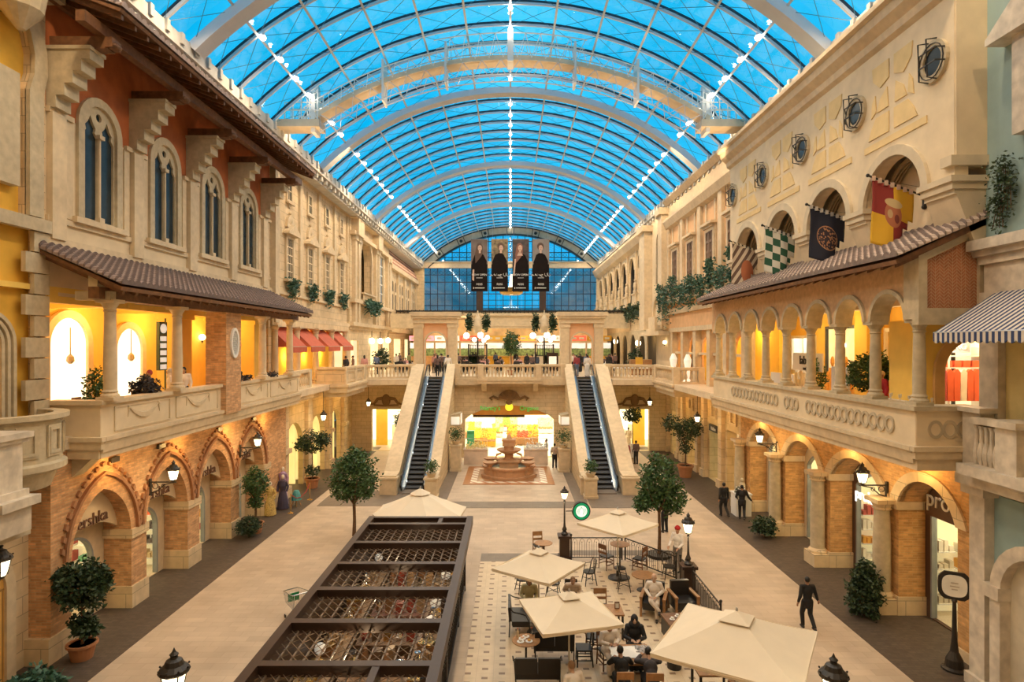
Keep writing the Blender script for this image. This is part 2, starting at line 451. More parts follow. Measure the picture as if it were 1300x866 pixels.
m = MB(); m.box(-1.2, 2.3, 24.55, 25.5, 0, .012); m.box(2.3, 6.9, 25.3, 25.9, 0, .011); m.box(6.2, 6.9, 10, 25.3, 0, .013); struct('trim_4', m, floor_g, 'dark paving border around the cafe terrace', 'paving')
# cafe terrace paving with small dark inset tiles
cm = bpy.data.materials.new('cafe_paving'); cm.use_nodes = True; nt = cm.node_tree; N = nt.nodes; L = nt.links; p = N['Principled BSDF']
ge = N.new('ShaderNodeNewGeometry'); sp = N.new('ShaderNodeSeparateXYZ'); L.new(ge.outputs['Position'], sp.inputs[0])
def mth(op, a, b=None, c=None):
    n_ = N.new('ShaderNodeMath'); n_.operation = op
    for i, v in enumerate((a, b, c)):
        if v is None: continue
        if isinstance(v, (int, float)): n_.inputs[i].default_value = v
        else: L.new(v, n_.inputs[i])
    return n_.outputs[0]
u = mth('DIVIDE', sp.outputs[0], .45); col_i = mth('FLOOR', u)
v = mth('ADD', mth('DIVIDE', sp.outputs[1], .45), mth('MULTIPLY', mth('MODULO', mth('ADD', col_i, 100), 2), .5))
fu = mth('ABSOLUTE', mth('SUBTRACT', mth('FRACT', u), .5)); fv = mth('ABSOLUTE', mth('SUBTRACT', mth('FRACT', v), .5))
ins = mth('MULTIPLY', mth('LESS_THAN', fu, .18), mth('LESS_THAN', fv, .12))
grout = mth('MAXIMUM', mth('GREATER_THAN', fu, .49), mth('GREATER_THAN', fv, .49))
nz = N.new('ShaderNodeTexNoise'); nz.inputs['Scale'].default_value = 3; L.new(ge.outputs['Position'], nz.inputs['Vector'])
r = N.new('ShaderNodeValToRGB'); r.color_ramp.elements[0].color = (.56,.42,.26,1); r.color_ramp.elements[1].color = (.76,.61,.42,1); L.new(nz.outputs['Fac'], r.inputs['Fac'])
x1 = N.new('ShaderNodeMix'); x1.data_type = 'RGBA'; L.new(ins, x1.inputs[0]); L.new(r.outputs[0], x1.inputs[6]); x1.inputs[7].default_value = (.25,.155,.09,1)
x2 = N.new('ShaderNodeMix'); x2.data_type = 'RGBA'; L.new(mth('MULTIPLY', grout, .5), x2.inputs[0]); L.new(x1.outputs[2], x2.inputs[6]); x2.inputs[7].default_value = (.35,.25,.16,1)
L.new(x2.outputs[2], p.inputs['Base Color']); p.inputs['Roughness'].default_value = .4
m = MB(); m.box(-1.2, 6.2, 8, 24.55, 0, .016); struct('trim_5', m, cm, 'beige cafe terrace paving dotted with small brown inset tiles', 'paving')
# upper floor slabs (gallery level, 6.1 m)
m = MB()
m.box(-19, -12.4, 12, 46.6, 5.75, 6.1); m.box(12.2, 19, 12, 46.6, 5.75, 6.1)
m.box(-20, 20, 47.25, 86, 5.7, 6.1)
m.box(-12.4, -11.7, 17.4, 46.6, 5.75, 6.1); m.box(10.6, 12.2, 15.9, 46.6, 5.75, 6.1); m.box(-11.7, -7.5, 45.2, 47.25, 5.7, 6.1); m.box(7.5, 10.6, 45.2, 47.25, 5.7, 6.1)
m.box(-4.2, 4.2, 46.6, 47.25, 5.7, 6.1)
struct('floor_upper', m, floor_u, 'cream marble floor slab of the upper gallery', 'floor')

# ================================================================== WALLS, LEFT SIDE
def wallX(name, x0, x1, loops, m, label): mb = MB(); mb.prism('X', x0, x1, loops); return struct(name, mb, m, label, 'wall')
def rect(a, b, c, d): return [(a, c), (b, c), (b, d), (a, d)]
BL = [19.55, 23.25, 26.95, 30.65]           # axes of the gothic windows
# red-and-cream palace front
m = MB(); yy = 17.3
m.box(-13.5, -13.1, 17.3, 33.4, 10.1, 12.5)
for c in BL + [None]:
    e = c-.95 if c else 33.4
    m.box(-13.5, -13.1, yy, e, 12.5, 15.35); yy = c+.95 if c else 0
struct('wall_left', m, plain, 'cream panelled storey below the red wall of the gothic palace front', 'wall')
lp = [(33.4, 15.35), (33.4, 19.2), (17.3, 19.2), (17.3, 15.35)]
for c in BL: lp += [(a, b) for a, b in archpts(c, 1.9, 15.35, 1.0)][::-1]
wallX('wall_left_red', -13.5, -13.1, lp, redpl, 'red ochre plaster wall around the gothic window arches')
m = MB(); m.box(-13.1, -13.02, 17.3, 33.4, 12.2, 12.36); 
yy = 17.3
for c in BL + [None]:
    e = c-1.25 if c else 33.4
    m.box(-13.12, -12.98, yy, e, 15.28, 15.42); yy = c+1.25 if c else 0
m.box(-13.12, -12.98, 17.3, 33.4, 11.55, 11.75)
for c in [17.62]+[a+1.85 for a in BL]: m.box(-13.12, -12.92, c-.28, c+.28, 11.7, 15.3)
for c in BL:
    for a, b in ((c-1.5, c-1.22), (c+1.22, c+1.5)): m.box(-13.11, -13.05, a, b, 12.4, 15.28)
    m.box(-13.12, -12.9, c-1.25, c+1.25, 12.35, 12.52)
struct('trim_6', m, trimst, 'string courses, pilaster strips and sills of the gothic palace front', 'moulding')
def corbel(y, label):
    t = thing('stone_corbel', label, 'corbel', (-13.1, y, 15.4), group='stepped corbels under the timber eaves')
    m = MB()
    for i in range(5): m.box(-13.1, -12.82+.24*i, y-.3, y+.3, 15.4+.34*i, 15.4+.34*(i+1)+.001)
    m.box(-13.1, -11.82, y-.34, y+.34, 17.02, 17.12)
    part('stepped_block', m, greyst, t, True)
    m = MB(); m.box(-13.1, -11.45, y-.17, y+.17, 17.1, 17.45); m.box(-11.5, -11.3, y-.2, y+.2, 17.14, 17.42); m.ball((-11.3, y, 17.22), (.12,.2,.1)); part('timber_beam', m, wood, t, True)
    return t
for c in [17.62]+[a+1.85 for a in BL]: corbel(c, 'stepped stone corbel carrying a timber beam under the dark eaves')
def gothic(c, label, glow=False):
    t = thing('window_%d' % (1+BL.index(c)), label, 'window', (-13.1, c, 12.5), kind='structure')
    m = MB(); m.prism('X', -13.25, -13.0, archring(c, 1.55, .27, 12.5, 15.35, 1.55/2*1.1)); part('surround', m, greyst, t, True)
    top = archloop(c, 1.6, 12.55, 15.35, rise=.85)
    holes = []
    for s in (-1, 1):
        cc = c + s*.39
        l = [(cc-.33, 12.6), (cc+.33, 12.6), (cc+.33, 15.2), (cc+.2, 15.35), (cc+.24, 15.5), (cc+.12, 15.62), (cc, 15.85), (cc-.12, 15.62), (cc-.24, 15.5), (cc-.2, 15.35), (cc-.33, 15.2)]
        holes.append(l)
    holes.append([(c+.13*cos(a*pi/5), 15.88+.13*sin(a*pi/5)) for a in range(10)])
    m = MB(); m.prism('X', -13.17, -13.1, [top]+holes); part('tracery', m, greyst, t, True)
    m = MB(); m.tube([(-13.08, c, 12.6), (-13.08, c, 15.2)], .045, 8); m.box(-13.14, -12.98, c-.12, c+.12, 15.2, 15.32); m.box(-13.14, -12.98, c-.11, c+.11, 12.55, 12.7); part('colonnette', m, trimst, t, True)
    for s in (-1, 1):
        m = MB(); m.box(-13.21, -13.18, c+s*.39-.36, c+s*.39+.36, 12.58, 16.0); part('pane', m, glassdk, t, True)
for i, c in enumerate(BL): gothic(c, ['first twin-lancet gothic window beside the stone corner tower, lamplight in its head', 'second twin-lancet gothic window from the stone corner tower', 'third twin-lancet gothic window from the stone corner tower', 'last twin-lancet gothic window before the white palace with hooded windows'][i])
# upper eaves
ev = thing('timber_eaves', 'dark timber eaves with mauve tiles above the red wall', 'eaves', (-12, 17, 17.8))
m = MB(); m.prism('Y', 16.9, 33.6, [(-10.75, 17.86), (-13.1, 18.75), (-13.1, 18.85), (-10.7, 17.95)]); part('soffit_boards', m, wood, ev, True)
m = MB(); m.box(-11.75, -11.5, 16.6, 33.9, 17.45, 17.75); m.box(-12.9, -12.75, 16.9, 33.6, 18.3, 18.5); part('purlin_beam', m, wood, ev, True)
m = MB()
for k in range(28):
    y = 17.1 + .61*k
    m.prism('Y', y-.05, y+.05, [(-10.8, 17.72), (-13.1, 18.6), (-13.1, 18.75), (-10.8, 17.87)])
part('rafters', m, wood, ev, True)
for tm, ph in ((tilem, 13.1), (tilep, 12.1)):       # tile joints, with the shade under each course lip painted in as dark lines
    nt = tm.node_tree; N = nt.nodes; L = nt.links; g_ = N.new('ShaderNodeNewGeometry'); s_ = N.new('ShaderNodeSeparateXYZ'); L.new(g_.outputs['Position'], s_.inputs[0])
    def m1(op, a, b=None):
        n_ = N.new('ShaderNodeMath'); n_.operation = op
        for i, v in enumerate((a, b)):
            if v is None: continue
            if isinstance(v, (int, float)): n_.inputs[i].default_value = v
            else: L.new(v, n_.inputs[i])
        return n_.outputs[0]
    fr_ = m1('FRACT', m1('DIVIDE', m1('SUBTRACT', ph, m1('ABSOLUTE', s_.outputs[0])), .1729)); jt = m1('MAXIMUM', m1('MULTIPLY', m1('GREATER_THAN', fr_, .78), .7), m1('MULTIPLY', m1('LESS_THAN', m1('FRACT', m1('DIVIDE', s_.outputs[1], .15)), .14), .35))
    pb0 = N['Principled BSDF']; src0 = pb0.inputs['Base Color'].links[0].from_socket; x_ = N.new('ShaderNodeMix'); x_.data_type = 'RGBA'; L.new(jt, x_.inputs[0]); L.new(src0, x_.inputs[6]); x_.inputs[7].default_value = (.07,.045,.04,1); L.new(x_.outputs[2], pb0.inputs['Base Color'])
def tiles(y0, y1, xe, ze, xt, zt, per=.3, rows=12, amp=.075):
    """barrel tiles from the wall line (xt, zt) down to the eave (xe, ze)"""
    n = int((y1-y0)/per)*4; vs = []; fs = []; m = MB(); th = .05
    cols = []
    for j in range(rows):
        for e in (0, 1):
            f = (j+e)/rows; cols.append((xt+(xe-xt)*f, zt+(ze-zt)*f + (0 if e == 0 else .075)))
    for i in range(n+1):
        y = y0+(y1-y0)*i/n; w_ = amp*abs(sin(pi*(i/4.0)))*1.6
        for x, z in cols: vs.append((x, y, z + w_ + th))
        for x, z in (cols[-1], cols[0]): vs.append((x, y, z - .02))
    q = len(cols)+2
    for i in range(n):
        for k in range(q):
            k2 = (k+1) % q; a = i*q+k; b = i*q+k2; fs.append((a, b, b+q, a+q))
    fs += [tuple(range(q)), tuple(n*q+k for k in range(q))[::-1]]
    m._a(vs, fs); return m
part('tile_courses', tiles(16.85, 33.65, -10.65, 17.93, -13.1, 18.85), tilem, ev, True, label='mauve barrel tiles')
# lower tiled canopy over the gallery
cn = thing('tiled_canopy', 'mauve barrel-tiled lean-to roof above the cafe gallery', 'roof', (-12, 17, 10.2))
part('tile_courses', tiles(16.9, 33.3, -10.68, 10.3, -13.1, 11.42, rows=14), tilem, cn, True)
m = MB(); m.prism('Y', 16.95, 33.2, [(-10.75, 10.18), (-13.1, 11.25), (-13.1, 11.38), (-10.72, 10.29)]); m.box(-11.75, -11.45, 17.1, 33.2, 9.98, 10.3)
for k in range(27):
    y = 17.2+.61*k; m.prism('Y', y-.05, y+.05, [(-10.85, 10.1), (-13.1, 11.12), (-13.1, 11.25), (-10.8, 10.22)])
part('timber_frame', m, wood, cn, True)
m = MB(); m.box(-12.3, -11.3, 17.35, 17.6, 9.95, 10.2); m.box(-11.75, -11.5, 17.1, 17.6, 10.2, 10.7); part('carved_bracket', m, greyst, cn, True)

def column(name, x, y, z0, z1, r, label, group, m=trimst):
    t = thing(name, label, 'column', (x, y, z0), group=group)
    b = MB(); b.box(-r*1.5, r*1.5, -r*1.5, r*1.5, 0, .09); b.lathe([(r*1.45,.09),(r*1.45,.14),(r*1.1,.2),(r*1.25,.24),(r,.3)]); part('base', b, m, t)
    h = z1-z0; b = MB(); b.lathe([(r,.29),(r*1.02,h*.4),(r*.86,h-.34)], n=20); part('shaft', b, m, t, smooth=True)
    b = MB(); b.lathe([(r*.9,h-.36),(r*1.05,h-.33),(r*.9,h-.3),(r*1.0,h-.22),(r*1.45,h-.1)], n=16); b.box(-r*1.55, r*1.55, -r*1.55, r*1.55, h-.1, h); part('capital', b, m, t)
    return t
cols = None
for y, lb in ((17.65, 'cream column at the near corner of the cafe balcony'), (21.2, 'cream column beside the dark potted shrub on the cafe balcony'), (28.5, 'cream column just past the brick pillar of the cafe balcony'), (32.0, 'cream column at the far end of the cafe balcony')):
    if cols is None: cols = column('gallery_column', -11.5, y, 7.1, 9.98, .17, lb, None)
    else: dup(cols, (-11.5, y, 7.1), label=lb)
# brick pillar with oval grille
t = thing('brick_pillar', 'brick pillar with an oval lattice grille between the balcony columns', 'pillar', (-11.6, 25.2, 6.1))
m = MB(); m.box(-12.2, -11.38, 24.6, 25.95, 5.9, 9.98); part('shaft', m, brick_m, t, True)
m = MB(); m.prism('X', -11.38, -11.3, [[(25.27+.36*cos(a*pi/12), 8.75+.62*sin(a*pi/12)) for a in range(24)], [(25.27+.26*cos(a*pi/12), 8.75+.5*sin(a*pi/12)) for a in range(24)]]); part('oval_frame', m, white, t, True)
m = MB()
for k in range(-7, 8):
    for s in (-1, 1):
        pts = []
        for q in range(25):
            f = -.6 + .05*q; yy_ = 25.27 + k*.09 + s*f*.55; zz = 8.75 + f
            if ((yy_-25.27)/.27)**2 + ((zz-8.75)/.51)**2 < 1: pts.append((-11.34, yy_, zz))
        if len(pts) > 1: m.tube([pts[0], pts[-1]], .012, 4)
part('lattice', m, white, t, True)
m = MB(); m.prism('X', -11.375, -11.36, [(25.27+.27*cos(a*pi/12), 8.75+.51*sin(a*pi/12)) for a in range(24)]); part('grille_backing', m, iron, t, True)
# balcony parapet
bal = thing('balcony_parapet', 'long cream stone balcony with carved garlands under the cafe gallery', 'balcony', (-11.6, 17.4, 5.45))
def lpath(m, prof, x, ya, yb, ret):
    """horizontal profile (d,z) swept along Y at x=-x and across the near end"""
    m.prism('Y', ya, yb, [(-x+d, z) for d, z in prof])
m = MB()
for a, b in ((17.4, 24.6), (25.95, 33.7)): m.box(-11.85, -11.6, a, b, 6.05, 6.98)
m.box(-13.1, -11.61, 17.38, 17.65, 6.05, 6.97); part('panel_wall', m, plain, bal, True)
m = MB()
for a, b in ((17.3, 24.58), (25.97, 33.75)): m.box(-11.95, -11.5, a, b, 6.98, 7.1)
m.box(-13.1, -11.5, 17.3, 17.75, 6.98, 7.1); part('coping', m, trimst, bal, True)
m = MB()
pr = [(0,5.45),(0.0,5.6),(.05,5.62),(.10,5.9),(.16,5.95),(.16,6.06),(-.4,6.06),(-.6,5.45)]
m.prism('Y', 17.41, 33.75, [(-11.6+d, z) for d, z in pr])
m.box(-13.1, -11.45, 17.22, 17.4, 5.95, 6.07); m.box(-13.1, -11.51, 17.28, 17.42, 5.72, 5.95); m.box(-13.1, -11.62, 17.33, 17.6, 5.45, 5.72)
m.box(-13.2, -11.9, 17.4, 33.7, 5.45, 5.7)
part('cornice', m, trimst, bal, True)
for a, b in ((18.0, 20.9), (21.3, 24.3), (26.2, 29.3), (29.7, 33.4)):
    m = MB()
    for zz in (6.16, 6.86): m.box(-11.61, -11.57, a, b, zz-.02, zz+.02)
    for yv in (a, b): m.box(-11.61, -11.57, yv-.02, yv+.02, 6.16, 6.86)
    c = (a+b)/2
    for j in range(3):
        m.tube([(-11.58, c-.75+1.5*i/14, 6.78 - (.34-.05*j)*(1-((i-7)/7)**2)) for i in range(15)], [.02+.025*sin(pi*i/14) for i in range(15)], 5)
    for s in (-1, 1): m.ball((-11.58, c+s*.78, 6.78), .05); m.tube([(-11.58, c+s*.78, 6.78), (-11.58, c+s*.84, 6.5)], [.035,.01], 5)
    part('carved_garland', m, trimst, bal, True)
m = MB(); m.prism('Y', 17.5, 18.0, [(-13.1, 5.45), (-11.9, 5.45), (-12.5, 4.9), (-13.1, 4.9)]); part('corner_bracket', m, greyst, bal, True)
# gallery interior
m = MB(); m.box(-16.3, -16, 13, 46, 6.1, 10.3)
struct('wall_gallery_left', m, yel2, 'yellow back wall of the cafe gallery', 'wall')
m = MB(); m.box(-19, -13.1, 13, 46, 10.2, 10.35)
for y in (17.6, 21.2, 24.9, 28.6, 32.2): m.box(-16, -13.1, y-.2, y+.2, 9.95, 10.2)
m.box(-13.48, -13.12, 17.2, 33.4, 9.9, 10.09)
struct('ceiling_gallery_left', m, yel2, 'yellow ceiling of the cafe gallery', 'ceiling')
for i, y in enumerate((24.9, 32.2)):
    m = MB(); m.box(-14.0, -13.2, y-.55, y+.55, 6.1, 10.0); m.box(-14.1, -13.1, y-.65, y+.65, 6.1, 6.5); m.box(-14.08, -13.12, y-.62, y+.62, 9.7, 9.9)
    single('yellow_pier', m, yel2, ['square yellow pier behind the cafe balcony', 'square yellow pier at the far end of the cafe gallery'][i], 'pillar')
def arch_shop(name, x, c, w, z0, zs, label, rise=None, s=-1, trimm=trimst, glowm=None, e=None):
    """bright arched shop opening with a stone surround on a side wall"""
    t = thing(name, label, 'doorway', (x, c, z0), kind='structure')
    m = MB(); m.prism('X', *sorted((x, x-s*.12)), archring(c, w, .28, z0, zs, rise or w/2)); part('surround', m, trimm, t, True)
    m = MB(); m.prism('X', *sorted((x-s*.02, x+s*.02)), archloop(c, w, z0, zs, rise=rise or w/2)); part('lit_interior', m, glowm or mat('bright_shop_interior', (1,.9,.62), .8, var=.05, emit=1.6), t, True)
    m = MB(); m.lathe([(.05,1.9),(.13,2.0),(.11,2.15),(.02,2.25),(.02,3.2)], (x-s*.3, c-.25, z0), 10); part('hanging_lamp', m, mat('display_grey', (.5,.42,.3), .7), t, True)
arch_shop('door_1', -15.95, 22.1, 1.9, 6.1, 8.7, 'first glowing arched shop doorway in the yellow gallery')
arch_shop('door_2', -15.95, 25.6, 1.7, 6.1, 8.5, 'second glowing arched shop doorway, behind the vertical sign')
for y in (19, 22.5, 26.5, 30.5, 36, 42):
    light('gallery_light', 'POINT', (-14.8, y, 9.6), 130, AMBER, .2)

# corner tower at the near end (stone quoins, yellow plaster)
m = MB(); m.prism('X', -13.6, -13.1, [rect(13.5, 17.3, 11.9, 24), [(13.4+.3, 12.2)] + [(a, b) for a, b in [(16.6, 12.2), (16.6, 15.6)] + archpts(15.0, 3.2, 15.6, 2.6)[1:-1]] + [(13.7, 15.6)]])
m.box(-13.6, -13.1, 16.95, 17.3, 0, 11.9); m.box(-13.6, -13.1, 13.5, 17.3, 0, 6.0)
struct('wall_left_tower', m, stone, 'pale stone corner tower at the near end of the yellow bay', 'wall')
m = MB(); m.box(-13.75, -13.3, 13.5, 16.98, 6.0, 19); struct('wall_left_yellow', m, yelpl, 'yellow plaster bay inside the stone corner tower', 'wall')
m = MB()
for k in range(9): m.box(-13.1, -12.98, 16.45 if k % 2 else 16.75, 17.3, 6.6+.58*k, 7.14+.58*k)
m.box(-13.1, -12.9, 13.5, 17.3, 11.8, 12.15); m.prism('X', -13.12, -12.98, archring(15.0, 3.2, .5, 12.2, 15.6, 2.6))
m.box(-13.1, -12.85, 13.5, 17.35, 5.4, 6.1); m.box(-13.1, -12.75, 13.5, 17.35, 5.9, 6.05)
m.box(-13.3, -13.05, 15.4, 16.35, 12.9, 15.9)
m.box(-13.1, -12.6, 16.2, 17.4, 18.3, 18.6); m.lathe([(.1,16.9),(.5,17.4),(.6,18.0),(.8,18.3),(.8,19.4)], (-12.75, 16.0, 0), 12)
struct('trim_7', m, greyst, 'quoins, voussoirs and corbels of the stone corner tower', 'moulding')
m = MB(); 
for r_ in (0, .14, .28): m.prism('X', -13.3+r_*.3, -13.12+r_*.3, archring(15.35, 1.0+2*r_, .1, 6.1, 8.7))
struct('trim_8', m, greyst, 'deep stone door arch beside the curved balcony', 'moulding')
# curved balcony and pedestal bottom left
cb = thing('curved_balcony', 'small curved stone balcony with square panels beside the corner tower', 'balcony', (-13.1, 15.7, 5.3))
m = MB(); m.lathe([(.6,4.9),(1.1,5.0),(1.25,5.4),(1.45,5.5),(1.45,5.65),(1.35,5.7),(1.35,6.75),(1.5,6.8),(1.5,6.92),(1.15,6.92),(1.15,5.7)], (-13.1, 15.7, 0), 20, -pi/2, pi/2); part('parapet', m, greyst, cb, True)
m = MB()
for a in (-1.0, -.45, .1, .62): 
    m.T = Matrix.Translation((-13.1, 15.7, 0)) @ Matrix.Rotation(a, 4, 'Z')
    for d in (0, 1): m.prism('X', 1.34+.02*d, 1.38+.02*d, [rect(-.26+.06*d, .26-.06*d, 5.85+.06*d, 6.65-.06*d), rect(-.2+.06*d, .2-.06*d, 5.93+.06*d, 6.57-.06*d)])
part('raised_panels', m, greyst, cb, True)
pd = thing('stone_pedestal', 'white carved stone pedestal at the lower corner by the curved balcony', 'pedestal', (-11.6, 13.75, 5.0))
m = MB(); m.box(-12.4, -11.0, 13.3, 14.4, 5.0, 5.2); m.box(-12.3, -11.15, 13.4, 14.3, 4.4, 5.0); m.box(-12.25, -11.28, 13.5, 14.2, 5.2, 6.55); m.box(-12.3, -11.2, 13.45, 14.3, 5.2, 5.35); m.box(-12.35, -11.2, 13.4, 14.3, 6.45, 6.55); m.box(-12.4, -11.12, 13.35, 14.35, 6.55, 6.68)
part('block', m, marble, pd, True)
m = MB(); m.prism('Y', 13.46, 13.5, [rect(-12.1, -11.42, 5.5, 6.3), rect(-12.04, -11.48, 5.56, 6.24)]); m.tube([(-11.76+.12*sin(a), 13.47, 5.9+.2*cos(a)) for a in [k*pi/5 for k in range(9)]], .02, 5)
m.prism('Y', 13.36, 13.4, [rect(-12.2, -11.25, 4.5, 4.9), rect(-12.1, -11.35, 4.58, 4.82)])
part('carved_relief', m, marble, pd, True)
m = MB(); m.box(-13.1, -11.4, 13.5, 14.6, 4.2, 4.9); struct('trim_9', m, greyst, 'stone ledge under the carved pedestal', 'moulding')

# ---- lower arcade, left
piers = [(17.3-.7, 17.5), (20.26, 21.1), (23.8, 24.7), (27.45, 28.3), (31.1, 31.9)]
bays = [(17.5, 20.26), (21.1, 23.8), (24.7, 27.45), (28.3, 31.1)]
outer = [(16.7, 0)]
for a, b in bays:
    c = (a+b)/2; ar = archpts(c, b-a, 2.5, 1.75, True)
    outer += [(a, 0)] + ar[::-1] + [(b, 0)]
outer += [(34.2, 0), (34.2, 5.7), (16.7, 5.7)]
wallX('wall_left_arcade', -13.4, -12.5, outer, brick_m, 'brick arcade wall with pointed arches at street level')
m = MB()
for a, b in piers[1:] : m.box(-13.45, -12.44, a-.05, b+.05, 2.3, 2.6)
for a, b in piers: m.box(-13.45, -12.44, a-.05, b+.05, 0, .72)
m.box(-13.45, -12.44, 31.9, 34.2, 0, .72)
struct('trim_10', m, stone, 'stone capitals and plinths of the brick arcade piers', 'moulding')
m = MB()
for a, b in bays:
    c = (a+b)/2; m.prism('X', -12.5, -12.4, archring(c, b-a+.5, .1, 2.6, 2.6, 2.1, True, t2=.1))
    ar = archpts(c, b-a+.95, 2.7, 2.4, True, 40)
    for i in range(0, len(ar)-1):
        if i % 2: continue
        p0, p1 = ar[i], ar[i+1]
        m.prism('X', -12.5, -12.42, [(p0[0], p0[1]), (p0[0]*.94+c*.06, p0[1]-.09), (p1[0]*.94+c*.06, p1[1]-.09), (p1[0], p1[1])])
struct('trim_11', m, mat('terracotta_dentils', (.36,.17,.08), .8, var=.2), 'toothed terracotta mouldings around the pointed arches', 'moulding')
# ---- shopfronts behind the brick arcade
shopwall = mat('shop_white_wall', (.9,.84,.7), .8, var=.04)
goods = [mat('goods_%d' % i, c, .7, var=.15) for i, c in enumerate([(.75,.13,.05), (.80,.40,.08), (.70,.62,.50), (.10,.10,.12), (.12,.35,.22), (.62,.48,.30), (.85,.80,.72), (.45,.08,.08)])]
glowwall = mat('lit_display_wall', (1,.86,.55), .8, var=.10, scale=1.5, emit=.35)
def shopfront(n, s, xf, c, w, zs, rise, y0, y1, ztop, label, sign=None, depth=2.6, wallmat=None, energy=110, pointed=False, ngoods=3, signm=None):
    """panel with an arched opening, lit room behind; s=-1 left side, +1 right side"""
    t = thing('window_%d' % n, label, 'shop window', (xf, c, 0), kind='structure')
    m = MB(); m.prism('X', *sorted((xf, xf+s*.12)), [rect(y0, y1, .02, ztop), archloop(c, w, .05, zs, rise=rise, pointed=pointed)]); part('front_panel', m, wallmat or trimst, t, True)
    m = MB(); m.prism('X', *sorted((xf-s*.03, xf+s*.14)), archring(c, w-.1, .07, .05, zs, rise, pointed)); part('frame', m, mat('window_frame_grey', (.25,.27,.28), .4), t, True)
    m = MB(); m.prism('X', *sorted((xf+s*.06, xf+s*.08)), archloop(c, w-.1, .05, zs, rise=rise, pointed=pointed)); part('glazing', m, glassc, t, True)
    m = MB(); xb = xf+s*depth
    m.box(*sorted((xb, xb+s*.1)), y0, y1, 0, ztop); m.box(*sorted((xf+s*.12, xb)), y0-.06, y0, 0, ztop); m.box(*sorted((xf+s*.12, xb)), y1, y1+.06, 0, ztop); m.box(*sorted((xf+s*.12, xb)), y0, y1, ztop-.1, ztop)
    part('shop_walls', m, glowwall, t, True)
    m = MB(); m.box(*sorted((xf+s*.12, xb)), y0, y1, .0, .06); part('shop_floor', m, floor_u, t, True)
    rnd = random.Random(n)
    for k in range(ngoods):
        yy = y0+.4+(y1-y0-.8)*(k+.5)/ngoods
        m = MB(); xx = xb-s*.35
        for zz in (.5, 1.1, 1.7, 2.3): m.box(*sorted((xx, xb)), yy-.35, yy+.35, zz-.03, zz)
        part('shelf', m, white, t, True)
        for zz in (.5, 1.1, 1.7):
            m = MB()
            for q in range(4): m.box(*sorted((xx+s*.05, xb-s*.02)), yy-.3+.16*q, yy-.2+.16*q, zz, zz+rnd.uniform(.15,.42))
            part('goods', m, rnd.choice(goods), t, True)
    for q in range(3):
        xs_ = xf+s*(.55+.65*q); m = MB()
        for zz in (.45, 1.0, 1.55, 2.1): m.box(xs_-.27, xs_+.27, y1-.4, y1-.02, zz-.03, zz)
        part('shelf', m, white, t, True)
        for zz in (.45, 1.0, 1.55, 2.1):
            m = MB()
            for k in range(3): m.box(xs_-.24+.17*k, xs_-.11+.17*k, y1-.36, y1-.1, zz, zz+rnd.uniform(.12,.36))
            part('goods', m, rnd.choice(goods), t, True)
    light('shop_light', 'AREA', (xf+s*depth*.5, c, ztop-.15), energy, WHITE, y1-y0-.3, size_y=depth*.6, parent=None)
    return t
def text(name, s, loc, rot, size, m, parent, ext=.02, align='CENTER'):
    cu = bpy.data.curves.new(name, 'FONT'); cu.body = s; cu.size = size; cu.extrude = ext; cu.align_x = align; cu.materials.append(m)
    o = bpy.data.objects.new(name, cu); COL.objects.link(o); o.location = loc; o.rotation_euler = rot
    bpy.context.view_layer.update(); dg = bpy.context.evaluated_depsgraph_get()
    me = bpy.data.meshes.new_from_object(o.evaluated_get(dg)); me.name = name
    bpy.data.objects.remove(o); o = bpy.data.objects.new(name, me); COL.objects.link(o)
    o.location = loc; o.rotation_euler = rot
    if parent is not None:
        o.parent = parent; o.location = Vector(loc) - parent.location
    return o
RL = (pi/2, 0, pi/2); RRt = (pi/2, 0, -pi/2); RF = (pi/2, 0, 0)     # facing +X, -X, -Y
signdk = mat('sign_brown_letters', (.16,.08,.05), .5)
labs = ['arched fashion shop window in the brick bay nearest the corner tower', 'arched fashion shop entrance under the first wall lantern', 'plain glowing shop window behind the second brick pier', 'arched shop window beside the tall clipped bush']
for i, (a, b) in enumerate(bays):
    c = (a+b)/2
    shopfront(5+i, -1, -13.42, c, (1.7, 1.75, 1.7, 1.7)[i], 1.9, .75, a-.3, b+.3, 4.4, labs[i], energy=80)
    t = thing('shop_sign', ['brown fashion shop name on the arch behind the large potted tree', 'brown fashion shop name half hidden by the first wall lantern', 'brown fashion shop name above the plain glowing window', 'brown fashion shop name beside the tall clipped bush'][i], 'sign', (-13.38, c, 3.1))
    text('lettering', 'Bershka', (-12.92, c, 3.12), RL, .52, signdk, t)
    m = MB(); m.prism('X', -13.05, -12.95, [(a, 2.62)] + archpts(c, b-a, 2.72, .42)[::-1] + [(b, 2.62)] + archpts(c, b-a, 2.75, 1.45, True)[:]); part('lunette_panel', m, plain, t, True)
for y in (19, 23, 27, 31):
    light('arcade_light', 'POINT', (-11.9, y, 4.9), 40, AMBER, .1)
m = MB()
for y, a in ((19.3, 0), (21.9, 0), (26.3, 0), (29.8, 0)): m.box(-12.5, -12.4, y-.2, y+.2, 5.0, 5.15)
single('air_vent_row', m, iron, 'small dark vents high on the brick arcade wall', 'vent', kind='stuff')

